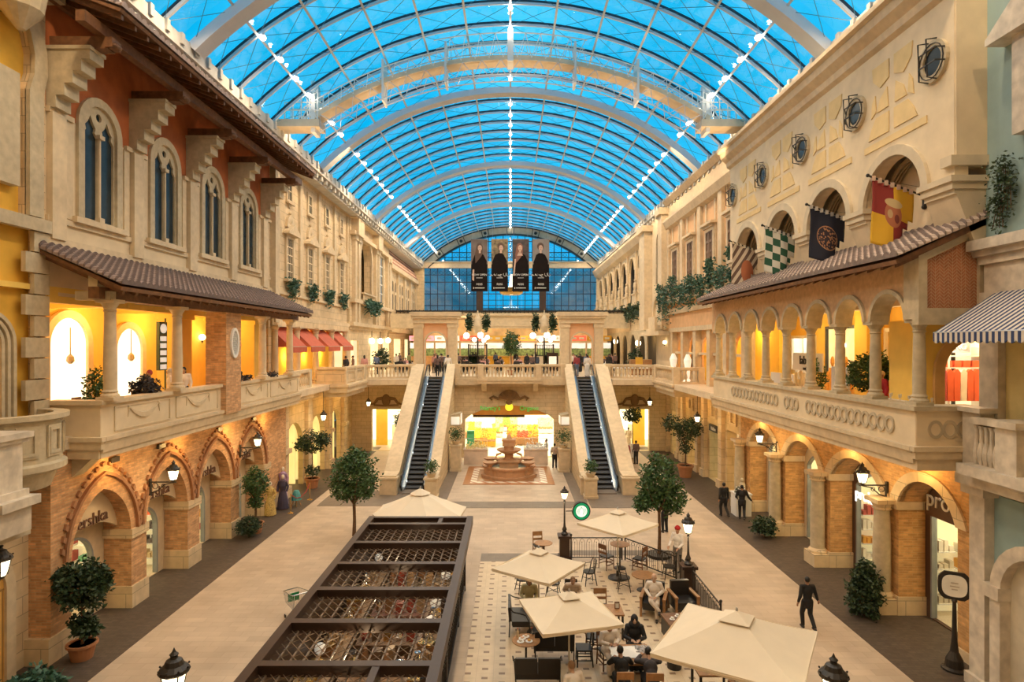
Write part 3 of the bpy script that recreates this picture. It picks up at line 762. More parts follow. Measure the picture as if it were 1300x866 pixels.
# ---- left side, second building (cream palace with hooded windows)
P2 = [36.3, 40.0, 43.7, 47.4]
def wind(n, s, x, c, label, kind):
    """kind: hooded / small / shutter"""
    t = thing('window_%d' % n, label, 'window', (x, c, 12.6), kind='structure'); sg = -s
    def bx(mb, d0, d1, *r): mb.box(*sorted((x+sg*d0, x+sg*d1)), *r)
    if kind == 'hooded':
        m = MB(); bx(m, 0, .12, c-.66, c-.46, 12.5, 15.0); bx(m, 0, .12, c+.46, c+.66, 12.5, 15.0); bx(m, 0, .14, c-.66, c+.66, 14.9, 15.1); bx(m, 0, .3, c-.85, c+.85, 12.35, 12.5); part('surround', m, trimst, t, True)
        m = MB(); m.prism('X', *sorted((x, x+sg*.4)), [[(c-1.0,15.1),(c+1.0,15.1),(c+.95,15.25),(c,15.75),(c-.95,15.25)]]); part('pediment', m, trimst, t, True)
        m = MB(); m.prism('X', *sorted((x, x+sg*.16)), [(c+.62*cos(a*pi/10), 15.55+.75*sin(a*pi/10)) for a in range(11)])
        for k in range(1, 6): m.tube([(x+sg*.17, c, 15.7), (x+sg*.14, c+.58*cos(k*pi/6), 15.6+.68*sin(k*pi/6))], .03, 4)
        m.ball((x+sg*.1, c, 16.42), .1); part('shell_hood', m, trimst, t, True)
        m = MB(); bx(m, .02, .04, c-.46, c+.46, 12.5, 14.9); part('pane', m, glassdk, t, True)
        m = MB()
        for q in (-.45, -.15, .15, .45): bx(m, .04, .08, c+q-.03, c+q+.03, 12.5, 14.9)
        for q in range(6): bx(m, .04, .08, c-.46, c+.46, 12.5+.48*q-.03, 12.5+.48*q+.03)
        part('glazing_bars', m, trimst, t, True)
        m = MB(); bx(m, 0, .15, c-.5, c-.3, 12.0, 12.35); bx(m, 0, .15, c+.3, c+.5, 12.0, 12.35); bx(m, 0, .06, c-.35, c+.35, 11.45, 11.75); part('sill_brackets', m, trimst, t, True)
    elif kind == 'small':
        m = MB(); m.prism('X', *sorted((x, x+sg*.1)), [rect(c-.5, c+.5, 17.0, 18.5), rect(c-.3, c+.3, 17.2, 18.3)]); m.prism('X', *sorted((x, x+sg*.08)), [(c-.3,17.0),(c+.3,17.0),(c,16.7)]); bx(m, .1, .2, c-.55, c+.55, 16.95, 17.05); part('surround', m, trimst, t, True)
        m = MB(); bx(m, .02, .04, c-.3, c+.3, 17.2, 18.3); part('pane', m, glassdk, t, True)
        m = MB(); bx(m, .04, .07, c-.02, c+.02, 17.2, 18.3); bx(m, .04, .07, c-.3, c+.3, 17.72, 17.77); part('glazing_bars', m, trimst, t, True)
m = MB(); m.box(-13.5, -13.1, 33.4, 49.3, 9.9, 19.2); struct('wall_left_palace', m, stone, 'cream stone palace front with shell-hooded windows', 'wall')
ordn = ['first', 'second', 'third', 'fourth']
for i, c in enumerate(P2):
    wind(20+i, -1, -13.1, c, '%s shell-hooded window of the cream palace counted from the red wall' % ordn[i], 'hooded')
    wind(24+i, -1, -13.1, c, '%s small attic window of the cream palace counted from the red wall' % ordn[i], 'small')
m = MB(); m.prism('Y', 33.5, 49.4, [(-13.1, 19.2), (-12.7, 19.2), (-12.5, 19.5), (-12.5, 19.6), (-13.1, 19.6)][::-1])
for k in range(60): m.box(-13.1, -12.85, 33.5+.265*k, 33.62+.265*k, 18.95, 19.15)
m.box(-13.1, -12.95, 33.4, 49.4, 16.45-4.9, 11.7); m.box(-13.1, -12.9, 33.4, 52, 10.1, 10.35)
for y in (33.8, 38.15, 41.85, 45.55, 49.2): m.box(-13.1, -12.96, y-.22, y+.22, 11.6, 18.9)
m.box(-13.14, -12.8, 33.5, 34.1, 9.9, 18.9)
struct('trim_12', m, trimst, 'dentil cornice, ledges and pilasters of the cream palace', 'moulding')
# third building: arched niche pavilion  Y 49.4 - 65
m = MB(); m.prism('X', -13.5, -12.9, [rect(49.3, 65.2, 9.9, 19.2), archloop(54.6, 4.2, 12.6, 15.9), rect(60.2, 61.8, 12.8, 17.3)]); m.box(-14.4, -14.2, 49.5, 65, 11.5, 19.2)
struct('wall_left_pavilion', m, stone, 'cream stone pavilion with a tall arched niche', 'wall')
m = MB(); m.prism('X', -12.95, -12.75, archring(54.6, 4.2, .35, 12.6, 15.9))
for y in (50.3, 51.4, 58.0, 59.0, 63.6, 64.7): m.box(-12.95, -12.6, y-.28, y+.28, 10.2, 17.4); m.box(-12.95, -12.5, y-.38, y+.38, 17.2, 17.6)
for a, b in ((49.9, 51.9), (57.5, 59.5)): m.box(-12.95, -12.3, a, b, 17.6, 19.1)
m.box(-12.95, -12.5, 49.4, 65.2, 17.6, 17.9); m.box(-12.95, -12.35, 49.3, 65.3, 18.9, 19.15); m.box(-12.95, -12.5, 49.4, 65.2, 12.1, 12.4); m.box(-12.95, -12.4, 52.2, 57, 12.3, 12.45)
m.box(-12.95, -12.6, 49.4, 65.2, 10.2, 10.5)
struct('trim_13', m, trimst, 'columns, arch and cornices of the niche pavilion', 'moulding')
m = MB()
for k in range(10): m.lathe([(.05,0),(.09,.15),(.05,.35),(.04,.5),(.06,.55)], (-12.55, 52.5+.46*k, 12.45), 8)
m.box(-12.68, -12.42, 52.3, 57.0, 13.0, 13.12)
single('niche_balustrade', m, trimst, 'small balustrade across the tall arched niche above the dark ivy', 'balustrade')
def tallwin(n, s, x, c, w_, z0, z1, label, bars=4):
    t = thing('window_%d' % n, label, 'window', (x, c, z0), kind='structure'); sg = -s
    m = MB(); m.prism('X', *sorted((x, x+sg*.12)), [rect(c-w_/2-.2, c+w_/2+.2, z0-.2, z1+.2), rect(c-w_/2, c+w_/2, z0, z1)]); part('surround', m, trimst, t, True)
    m = MB(); m.box(*sorted((x-sg*.06, x-sg*.02)), c-w_/2, c+w_/2, z0, z1); part('pane', m, mat('blue_grey_glass', (.12,.18,.24), .15), t, True)
    m = MB(); m.box(*sorted((x, x+sg*.05)), c-.05, c+.05, z0, z1)
    for k in range(1, bars): m.box(*sorted((x, x+sg*.05)), c-w_/2, c+w_/2, z0+(z1-z0)*k/bars-.04, z0+(z1-z0)*k/bars+.04)
    part('glazing_bars', m, white, t, True)
tallwin(28, -1, -12.9, 61.0, 1.6, 12.8, 17.3, 'tall narrow glazed window beside the arched niche', 5)
# fourth building Y 65 - 84
m = MB(); m.box(-13.5, -13.0, 65.2, 85.5, 9.9, 17.6); struct('wall_left_far', m, stone, 'far cream facade with paired arched windows under a striped mansard', 'wall')
m = MB(); m.prism('Y', 65.2, 84, [(-12.6, 17.3), (-13.4, 19.2), (-13.6, 19.2), (-13.6, 17.3)]); struct('trim_14', m, mat('mansard_diamond_tiles', (.66,.46,.33), .8, var=.1, brick=(1.2,.5,(.30,.12,.08),.12,.1)), 'terracotta patterned mansard strip above the far cream facade', 'roof')
m = MB(); 
for y in (66, 70.4, 74.8, 79.2, 83.6): m.box(-13.0, -12.75, y-.35, y+.35, 10.2, 16.8)
m.box(-13.0, -12.5, 65.2, 84.2, 16.8, 17.3); m.box(-13, -12.7, 65.2, 84.2, 11.8, 12.2); m.box(-13, -12.6, 65.2, 84.2, 10.0, 10.4)
struct('trim_15', m, trimst, 'pilasters and cornice of the far cream facade', 'moulding')
for i, y in enumerate((68.2, 72.6, 77.0, 81.4)):
    for j, dy in enumerate((-.85, .85)):
        t = thing('window_%d' % (30+i*2+j), ['nearer', 'farther'][j]+' arched window in the '+ordn[i]+' pair of the far cream facade', 'window', (-13, y+dy, 12.6), kind='structure')
        m = MB(); m.prism('X', -13.0, -12.88, archring(y+dy, .9, .16, 12.5, 15.2)); part('surround', m, trimst, t, True)
        m = MB(); m.prism('X', -12.99, -12.96, archloop(y+dy, .9, 12.5, 15.2)); part('pane', m, glassdk, t, True)
        m = MB(); m.box(-12.96, -12.9, y+dy-.45, y+dy+.45, 14.2, 14.5); part('transom', m, trimst, t, True)

# upper-floor shop level on the left beyond the cafe, Y 33-52: orange niches with red awnings
m = MB(); m.box(-14.6, -14.3, 33.2, 48.5, 6.1, 10.0); struct('wall_gallery_awnings', m, mat('glowing_yellow_plaster', (.90,.60,.08), .9, var=.05), 'deep yellow wall behind the red awnings', 'wall')
m = MB(); m.box(-14.5, -12.9, 33.3, 49, 9.7, 10.1); m.box(-13.5, -13.0, 33.0, 34.3, 6.1, 10); struct('trim_16', m, stone, 'stone lintel and pier above the red awnings', 'moulding')
awn = mat('coral_red_canvas', (.50,.11,.06), .85, var=.1)
def awning(name, s, x, c, w_, z1, z0, proj, m_, label, scallop=True, val=.28):
    t = thing(name, label, 'awning', (x, c, z1)); sg = -s
    m = MB(); a, b = c-w_/2, c+w_/2; xo = x+sg*proj
    m._a([(x,a,z1),(x,b,z1),(xo,b,z0),(xo,a,z0),(x,a,z1-.02),(x,b,z1-.02),(xo,b,z0-.02),(xo,a,z0-.02)], [(0,1,2,3),(7,6,5,4),(0,3,7,4),(1,5,6,2),(0,4,5,1)])
    m._a([(x,a,z1),(xo,a,z0),(x,a,z0)], [(0,1,2)]); m._a([(x,b,z1),(xo,b,z0),(x,b,z0)], [(0,2,1)])
    part('canvas', m, m_, t, True)
    m = MB(); n = max(4, int(w_/.22)); pts = [(a, z0), (b, z0)]
    for i in range(n*4+1): 
        f = 1-i/(n*4); pts.append((a+(b-a)*f, z0-val-.06*abs(sin(pi*n*f))))
    m.prism('X', *sorted((xo-.012, xo+.012)), pts); part('valance', m, m_, t, True)
    m = MB(); m.tube([(xo, a, z0), (xo, b, z0)], .02, 5); m.tube([(x, a+.05, z0), (xo, a+.05, z0)], .015, 5); m.tube([(x, b-.05, z0), (xo, b-.05, z0)], .015, 5); part('frame', m, chrome, t, True)
    return t
for i, c in enumerate((35.3, 38.9, 42.5, 46.1)):
    awning('red_awning', -1, -13.4, c, 2.8, 9.75, 8.55, 1.25, awn, '%s coral red awning counted from the cafe gallery' % ordn[i])
c0 = None
for y in (33.4+.2, 37.1, 40.7, 44.3, 47.9):
    if c0 is None: c0 = column('street_gallery_column', -12.9, y, 6.1, 9.75, .2, 'cream column between the coral red awnings', 'columns between the red awnings')
    else: dup(c0, (-12.9, y, 6.1))
for y in (35.3, 38.9, 42.5, 46.1): light('awning_light', 'POINT', (-13.9, y, 7.9), 75, (1,.62,.18), .15)
# gallery shopfront further, Y 49-66
m = MB(); m.prism('X', -13.25, -13.1, [rect(48.6, 84, 6.1, 10.0), rect(50.4, 53.0, 6.15, 9.0), rect(57.5, 61.5, 6.15, 9.3), rect(63, 67, 6.15, 9.3), rect(69, 74, 6.15, 9.3), rect(76, 81, 6.15, 9.3)]); struct('wall_left_gallery_far', m, stone, 'cream stone gallery wall with tall shop openings toward the food court', 'wall')
for i, (a, b) in enumerate(((50.4, 53.0), (57.5, 61.5), (63, 67), (69, 74), (76, 81))):
    m = MB(); m.box(-15.2, -15.0, a-.3, b+.3, 6.1, 9.6); m.box(-15.2, -13.6, a-.3, a, 6.1, 9.6); m.box(-15.2, -13.6, b, b+.3, 6.1, 9.6)
    struct('window_%d' % (40+i), m, mat('warm_lit_interior', (1,.80,.48), .8, var=.12, scale=1.2, emit=.85), ['doorway glowing behind the parked cafe chairs', 'warm lit shop opening with globe lamps', 'warm lit shop opening nearest the food court portal', 'lit opening beside the food court palms', 'farthest lit opening on the side of the red awnings'][i], 'shop window')
# lower street level, Y 33-52, left: arched niches and pilasters
m = MB(); m.prism('X', -13.2, -12.9, [[(34.2,0),(35.2,0)] + [(35.2,2.6)] + archpts(36.7, 3.0, 2.6, 1.4)[::-1][1:-1] + [(38.2,2.6),(38.2,0),(39.6,0)] + [(39.6,2.6)] + archpts(41.1, 3.0, 2.6, 1.4)[::-1][1:-1] + [(42.6,2.6),(42.6,0),(44,0),(44,2.6)] + archpts(45.3,2.6,2.6,1.3)[::-1][1:-1] + [(46.6,2.6),(46.6,0),(52,0),(52,5.7),(34.2,5.7)]])
struct('wall_left_street', m, mat('honey_stone', (.66,.50,.27), .8, brick=(1.1,.5,(.42,.30,.14),.012,.06), bump=.15), 'honey stone street wall with arched niches before the escalator', 'wall')
for i, (y, w_) in enumerate(((36.7, 3.0), (41.1, 3.0), (45.3, 2.6))):
    m = MB(); m.box(-14.4, -14.2, y-w_/2-.2, y+w_/2+.2, 0, 4.2); m.box(-14.2, -13.4, y-w_/2-.1, y-w_/2, 0, 4.2); m.box(-14.2, -13.4, y+w_/2, y+w_/2+.1, 0, 4.2)
    struct('window_%d' % (46+i), m, mat('yellow_lit_interior', (1,.74,.30), .8, var=.15, scale=1.2, emit=.7), ['yellow lit arched opening behind the small tree in a pot', 'second yellow lit arched opening under the projecting bay', 'third arched opening, nearest the escalator'][i], 'shop window')
m = MB()
for y in (34.7, 38.9, 43.3, 47.2): m.box(-12.95, -12.65, y-.4, y+.4, 0, 5.3); m.box(-12.95, -12.5, y-.5, y+.5, 2.5, 2.75); m.box(-12.95, -12.5, y-.5, y+.5, 0, .6)
m.box(-12.95, -12.6, 34.2, 52, 5.2, 5.6)
m.prism('X', -12.9, -12.8, [rect(34.05, 35.1, 3.9, 5.0), rect(34.2, 34.95, 4.05, 4.85)])
struct('trim_17', m, stone, 'pilasters and ledge of the honey stone street wall', 'moulding')
for y in (37, 41.5, 45.5): light('street_light', 'POINT', (-11.6, y, 4.6), 45, AMBER, .1)

# ================================================================== WALLS, RIGHT SIDE
BR = [18.0, 21.7, 25.35, 29.0]      # axes of the loggia arches
YE = 31.3
# oversailing front with arches
out = [(15.5, 12.9)]
for c in BR: out += archpts(c, 2.75, 12.9, 1.3)[::-1]
out += [(YE, 12.9), (YE, 18.0), (15.5, 18.0)]
m = MB(); m.prism('X', 11.2, 11.55, out); m.box(11.22, 12.1, 15.46, 15.75, 13.3, 17.98); m.box(11.55, 12.1, YE-.2, YE, 12.9, 18); struct('wall_right', m, plain, 'cream oversailing wall with round windows above the loggia arches', 'wall')
m = MB(); m.box(12.1, 12.5, 15.5, YE+.3, 9.9, 19.2)
struct('wall_right_back', m, plain, 'cream back wall behind the flag poles', 'wall')
m = MB()
for c in BR: m.prism('X', 11.1, 11.25, archring(c, 2.75, .28, 12.9, 12.9, 1.3, t2=.28))
ends = [(15.5, BR[0]-1.37)] + [(BR[i]+1.37, BR[i+1]-1.37) for i in range(3)] + [(BR[3]+1.37, YE)]
for a, b in ends:
    e = .1
    m.box(11.05, 12.1, a-e, b+e, 12.8, 12.95); m.box(11.12, 12.1, a-.04, b+.04, 12.62, 12.8); m.box(11.2, 12.1, a, b, 12.5, 12.62)
    m.prism('Y', a, b, [(11.25, 12.5), (12.1, 12.5), (12.1, 10.9), (11.85, 10.9)])
m.box(11.05, 12.15, 15.4, 15.8, 13.2, 13.45)
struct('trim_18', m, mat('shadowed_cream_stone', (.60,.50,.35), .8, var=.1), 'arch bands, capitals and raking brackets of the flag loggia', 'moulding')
m = MB()
for c in BR:
    for k in (0, 1, 2): m.prism('X', 11.75+.1*k, 11.8+.1*k, archring(c, 2.5, .12, 12.9, 12.9, 1.2, t2=.12))
struct('trim_19', m, mat('vault_rib_brown', (.33,.24,.14), .8), 'brown ribs lining the loggia vaults', 'moulding')
m = MB(); m.prism('Y', 15.4, YE+.1, [(11.2, 17.6), (11.05, 17.7), (11.0, 17.9), (10.75, 18.1), (10.7, 18.35), (10.55, 18.4), (10.55, 18.55), (12.3, 18.9), (12.3, 17.6)])
struct('trim_20', m, trimst, 'heavy stepped cornice above the round windows', 'moulding')
decm = mat('pale_yellow_sgraffito', (.74,.55,.27), .85, var=.08)
m = MB()
def relief(c):
    for s in (-1, 1):
        def q(pts): m.prism('X', 11.17, 11.2, [(c+s*a, b) for a, b in (pts if s > 0 else pts[::-1])])
        q([(.12,15.0),(1.15,15.0),(1.0,15.3),(.75,15.6),(.12,15.6)]); q([(.15,15.75),(.7,15.75),(.55,16.1),(.2,16.35)])
        q([(.12,16.6),(.55,16.45),(.9,16.75),(.95,17.15),(.12,17.15)]); q([(.75,15.8),(1.0,15.65),(.95,16.1),(.8,16.3)])
for i in range(4): relief(18.03+3.65*i)
for i in range(4): m.box(11.17, 11.2, 16.5+3.65*i, 19.4+3.65*i, 14.65, 14.85)
struct('trim_21', m, decm, 'pale yellow geometric relief between the round windows', 'relief')
for i in range(5):
    c = 16.2+3.65*i
    t = thing('window_%d' % (50+i), ['nearest round window, beside the grey end of the cream wall', 'second round window with a bowed iron grille', 'third round window, in the middle of the five', 'fourth round window with a bowed iron grille', 'farthest small-looking round window of the cream wall'][i], 'window', (11.2, c, 16.15), kind='structure')
    cir = lambda r, n=24: [(c+r*cos(2*pi*a/n), 16.15+r*sin(2*pi*a/n)) for a in range(n)]
    m = MB(); m.prism('X', 11.1, 11.25, [cir(.55), cir(.36)]); part('stone_ring', m, greyst, t, True)
    m = MB(); m.prism('X', 11.16, 11.19, cir(.37)); part('pane', m, glassdk, t, True)
    m = MB()
    for z in (15.98, 16.32): m.tube([(11.1, c-.5, z), (10.85, c-.5, z), (10.85, c+.1, z), (11.1, c+.5, z)], .022, 4)
    for q in (-.2, .12): m.tube([(11.1, c+q, 15.62), (10.85, c+q, 15.66), (10.82, c+q, 16.64), (11.1, c+q, 16.68)], .022, 4)
    m.tube([(11.08, c+.46*cos(a*pi/8), 16.15+.46*sin(a*pi/8)) for a in range(16)], .015, 4, True)
    part('iron_grille', m, iron, t, True)

# tiled roof + arched gallery with columns
cr = thing('tiled_canopy', 'pale barrel-tiled lean-to roof below the hanging flags', 'roof', (10.5, 15.5, 10.8))
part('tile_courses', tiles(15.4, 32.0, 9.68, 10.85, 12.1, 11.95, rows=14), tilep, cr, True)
m = MB(); m.prism('Y', 15.5, 32, [(9.75, 10.72), (9.72, 10.83), (12.1, 11.93), (12.1, 11.75)])
for k in range(27): 
    y = 15.7+.61*k; m.prism('Y', y-.05, y+.05, [(9.85, 10.66), (9.85, 10.76), (12.1, 11.78), (12.1, 11.66)])
part('timber_frame', m, wood, cr, True)
GA = [17.05+1.93*i for i in range(8)]
out = [(15.9, 9.35)]
for c in GA: out += archpts(c, 1.55, 9.35, .78)[::-1]
out += [(32.0, 9.35), (32.0, 10.95), (15.9, 10.95)]
m = MB(); m.prism('X', 10.5, 10.9, out); struct('wall_right_gallery', m, mat('faded_terracotta_plaster', (.66,.42,.23), .9, var=.14, scale=6, stain=.15), 'faded terracotta wall over the columned gallery arches', 'wall')
m = MB()
for c in GA: m.prism('X', 10.42, 10.98, archring(c, 1.5, .12, 9.35, 9.35, .75, t2=.12))
m.box(10.4, 10.95, 15.8, 16.25, 9.35, 10.9); 
m.prism('Y', 15.65, 15.9, [[(10.4, 9.35), (12.1, 9.35), (12.1, 11.75), (10.4, 10.95)], [(10.62, 9.62), (11.95, 9.62), (11.95, 11.5), (10.62, 10.85)]])
m.box(10.4, 12.1, 15.65, 15.9, 9.2, 9.4)
struct('trim_22', m, greyst, 'stone arch bands and gable frame of the columned gallery', 'moulding')
hb = mat('herringbone_brick', (.42,.17,.085), .85, var=.2, scale=6, bump=0)
nt = hb.node_tree; N = nt.nodes; L = nt.links
g_ = N.new('ShaderNodeNewGeometry'); s_ = N.new('ShaderNodeSeparateXYZ'); L.new(g_.outputs['Position'], s_.inputs[0])
def mth2(op, a, b=None):
    n_ = N.new('ShaderNodeMath'); n_.operation = op
    for i, v in enumerate((a, b)):
        if v is None: continue
        if isinstance(v, (int, float)): n_.inputs[i].default_value = v
        else: L.new(v, n_.inputs[i])
    return n_.outputs[0]
zig = mth2('PINGPONG', s_.outputs[0], .11); zz = mth2('FRACT', mth2('DIVIDE', mth2('ADD', s_.outputs[2], zig), .085))
f1 = mth2('LESS_THAN', zz, .22)
f2 = mth2('LESS_THAN', mth2('FRACT', mth2('DIVIDE', s_.outputs[0], .11)), .08); ff = mth2('MAXIMUM', f1, f2)
pb = N['Principled BSDF']; src = pb.inputs['Base Color'].links[0].from_socket
mx = N.new('ShaderNodeMix'); mx.data_type = 'RGBA'; L.new(ff, mx.inputs[0]); L.new(src, mx.inputs[6]); mx.inputs[7].default_value = (.52,.34,.2,1); L.new(mx.outputs[2], pb.inputs['Base Color'])
m = MB(); m.prism('Y', 15.75, 15.85, [(10.62, 9.62), (11.95, 9.62), (11.95, 11.5), (10.62, 10.85)]); struct('trim_23', m, hb, 'herringbone brick panel in the gable of the tiled roof', 'relief')
gc = None
for i in range(9):
    y = 16.08+1.93*i; lb = 'round grey stone column, ' + ['at the near corner of the ringed balcony', 'second from the near corner of the ringed balcony', 'third from the near corner, just past the leafy tree', 'fourth from the near corner of the ringed balcony', 'in the middle of the nine on the ringed balcony', 'sixth from the near corner of the ringed balcony', 'seventh from the near corner of the ringed balcony', 'next to last toward the food court on the ringed balcony', 'at the far end of the ringed balcony'][i]
    if gc is None: gc = column('gallery_column', 10.7, y, 7.1, 9.36, .155, lb, None, greyst)
    else: dup(gc, (10.7, y, 7.1), label=lb)
bal = thing('balcony_parapet', 'long cream stone balcony carved with interlaced rings', 'balcony', (10.4, 15.8, 5.45))
m = MB(); m.box(10.45, 10.75, 15.85, 31.6, 6.05, 6.98); m.box(10.46, 12.0, 15.83, 16.1, 6.05, 6.97); part('panel_wall', m, plain, bal, True)
m = MB(); m.box(10.35, 11.0, 15.75, 31.65, 6.98, 7.1); m.box(10.35, 12.1, 15.75, 16.35, 6.98, 7.1); part('coping', m, greyst, bal, True)
m = MB(); m.prism('Y', 15.86, 31.7, [(10.45-d, z) for d, z in pr]); m.box(10.3, 12.1, 15.68, 15.85, 5.95, 6.07); m.box(10.36, 12.1, 15.72, 15.87, 5.75, 5.95); m.box(10.45, 12.1, 15.78, 16.1, 5.45, 5.75); m.box(10.6, 12.6, 16, 31.6, 5.45, 5.7); part('cornice', m, trimst, bal, True)
m = MB()
def ring(x, y, fr=False):
    global m
    n = 20; R_, r_ = .2, .045
    if fr: m.prism('Y', 15.81, 15.86, [[(x+.2*cos(2*pi*k/n), y+.24*sin(2*pi*k/n)) for k in range(n)], [(x+.13*cos(2*pi*k/n), y+.16*sin(2*pi*k/n)) for k in range(n)]])
    else: m.prism('X', 10.41, 10.46, [[(x+.2*cos(2*pi*k/n), y+.24*sin(2*pi*k/n)) for k in range(n)], [(x+.13*cos(2*pi*k/n), y+.16*sin(2*pi*k/n)) for k in range(n)]])
yv = 16.9; rcm = mat('ring_carving_stone', (.50,.41,.28), .8, var=.1)
for cnt in (13, 3, 13):
    m = MB()
    for k in range(cnt): ring(yv, 6.5); yv += .385
    yv += .55; part('ring_carving', m, rcm, bal, True)
m = MB()
for k in range(3): ring(10.95+.37*k, 6.5, True)
part('ring_carving', m, rcm, bal, True)

# gallery interior, right
m = MB(); m.box(15.2, 15.5, 15, 46, 6.1, 11.0); struct('wall_gallery_right', m, yel2, 'yellow back wall behind the columned gallery', 'wall')
m = MB(); m.box(10.95, 12.1, 15.95, 31.9, 10.9, 11.0); m.box(12.6, 15.5, 15.9, 46, 10.3, 10.45); struct('ceiling_gallery_right', m, yel2, 'yellow ceiling of the columned gallery', 'ceiling')
for y in (18.5, 22, 26, 30, 34, 38.5, 43): light('gallery_light', 'POINT', (13.2, y, 9.4), 95, (1,.66,.24), .2)
def bigopen(n, y0, y1, z1, label, col_, e=.9, x=15.15):
    t = thing('window_%d' % n, label, 'shop window', (x, (y0+y1)/2, 6.1), kind='structure')
    m = MB(); m.box(x-.03, x, y0, y1, 6.12, z1); part('lit_interior', m, mat('lit_%d' % n, col_, .8, var=.25, scale=1.6, emit=e), t, True)
    m = MB(); m.prism('X', x-.14, x-.02, [rect(y0-.12, y1+.12, 6.1, z1+.14), rect(y0, y1, 6.11, z1)]); m.box(x-.1, x-.04, (y0+y1)/2-.03, (y0+y1)/2+.03, 6.1, z1); part('frame', m, darkst if n == 61 else white, t, True)
    m = MB()
    for k in range(7): yk = y0+.3+(y1-y0-.6)*k/6; m.box(x-.3, x-.1, yk-.12, yk+.12, 6.1, 6.9+.35*((k*7) % 3)); m.ball((x-.2, yk, 7.2+.35*((k*7) % 3)), (.08,.12,.25), 8, 5)
    part('shop_goods', m, goods[n % 6], t, True)
bigopen(60, 22.2, 24.6, 9.2, 'amber lit shop opening behind the leafy gallery tree', (.70,.42,.10), .12)
bigopen(61, 26.3, 29.2, 9.4, 'dark framed shop window with wall lamps in the columned gallery', (.9,.7,.36), .8)
bigopen(62, 30.5, 32.8, 9.0, 'white boutique front near the far gallery columns', (1,.9,.7), 1.1)
for i, (a, b) in enumerate(((19.4, 21.0), (25.0, 25.9))):
    m = MB(); m.box(14.5, 15.2, a, b, 6.1, 10.3); single('pale_pier', m, yel2, ['wide pale pier behind the gallery tree', 'narrow pale pier between the lit gallery shops'][i], 'pillar')
# red clothes boutique seen under the striped awning (faces the viewer)
bt = thing('window_63', 'arched boutique opening full of red clothes under the striped awning', 'shop window', (12.9, 16.9, 6.1), kind='structure')
m = MB(); m.prism('Y', 17.2, 17.45, [rect(11.4, 15.2, 6.1, 10.3), archloop(13.05, 1.9, 6.1, 7.9, rise=.95)]); part('arched_wall', m, yel2, bt, True)
m = MB(); m.prism('Y', 17.1, 17.25, archring(13.05, 1.9, .28, 6.1, 7.9, .95)); part('surround', m, mat('orange_arch_stone', (.62,.38,.15), .8), bt, True)
m = MB(); m.box(11.9, 14.4, 18.9, 19.0, 6.1, 9.2); m.box(14.3, 14.4, 17.5, 18.9, 6.1, 9.2); m.box(11.9, 12.0, 17.5, 18.9, 6.1, 9.2); part('shop_walls', m, mat('boutique_back_wall', (1,.85,.55), .8, emit=.8), bt, True)
m = MB()
for z in (6.5, 8.0, 8.35): m.box(12.2, 14.2, 18.5, 18.9, z-.03, z)
for x in (12.2, 13.2, 14.2): m.box(x-.03, x+.03, 18.5, 18.9, 6.1, 8.6)
part('shelving', m, white, bt, True)
for k in range(9):
    m = MB(); x = 12.35+.2*k; m.prism('Y', 18.35, 18.45, [(x-.1, 7.85), (x-.02, 7.95), (x+.02, 7.95), (x+.1, 7.85), (x+.08, 7.0), (x-.08, 7.0)]); part('hanging_shirt', m, goods[[0,2,0,7,0,0,6,0,0][k]], bt, True)
m = MB()
for k in range(7): m.box(12.3+.27*k, 12.5+.27*k, 18.5, 18.8, 8.0, 8.2)
part('folded_clothes', m, goods[0], bt, True)
m = MB(); m.box(11.78, 11.88, 17.42, 19.06, 6.1, 9.4); m.box(11.78, 14.5, 19.01, 19.1, 6.1, 9.4); part('outer_side_wall', m, yel2, bt, True)
light('boutique_light', 'POINT', (13.1, 18.0, 8.9), 60, WHITE, .15)
sg = thing('shop_sign', 'blue-white illuminated name over the red clothes boutique', 'sign', (13.1, 18.4, 8.6)); m = MB(); m.box(12.4, 13.8, 18.45, 18.5, 8.45, 8.85); part('panel', m, mat('sign_blue_grey', (.35,.42,.55), .5), sg, True)
text('lettering', 'AZZURRO', (13.1, 18.43, 8.54), RF, .26, white, sg)

# right lower arcade
pr_piers = [(15.9, 17.1), (19.7, 20.5), (23.9, 24.7), (27.8, 28.6), (31.9, 33.2)]
rb = [(17.1, 19.7), (20.5, 23.9), (24.7, 27.8), (28.6, 31.9)]
out = [(15.9, 0)]
for a, b in rb: out += [(a, 0)] + archpts((a+b)/2, b-a, 3.6, .95)[::-1] + [(b, 0)]
out += [(33.2, 0), (33.2, 5.7), (15.9, 5.7)]
wallX('wall_right_arcade', 12.45, 13.3, out, brick_o, 'orange brick arcade wall with low stone arches at street level')
m = MB()
for a, b in rb: m.prism('X', 12.38, 12.6, archring((a+b)/2, b-a, .42, 3.6, 3.6, .95, t2=.3))
for a, b in pr_piers[1:]: m.box(12.35, 13.35, a-.06, b+.06, 3.4, 3.65); m.box(12.4, 13.35, a-.04, b+.04, 0, .6)
m.box(12.4, 13.35, 15.9, 17.1, 0, .3)
struct('trim_24', m, stone, 'stone arch bands, imposts and plinths of the orange arcade', 'moulding')
gc = None
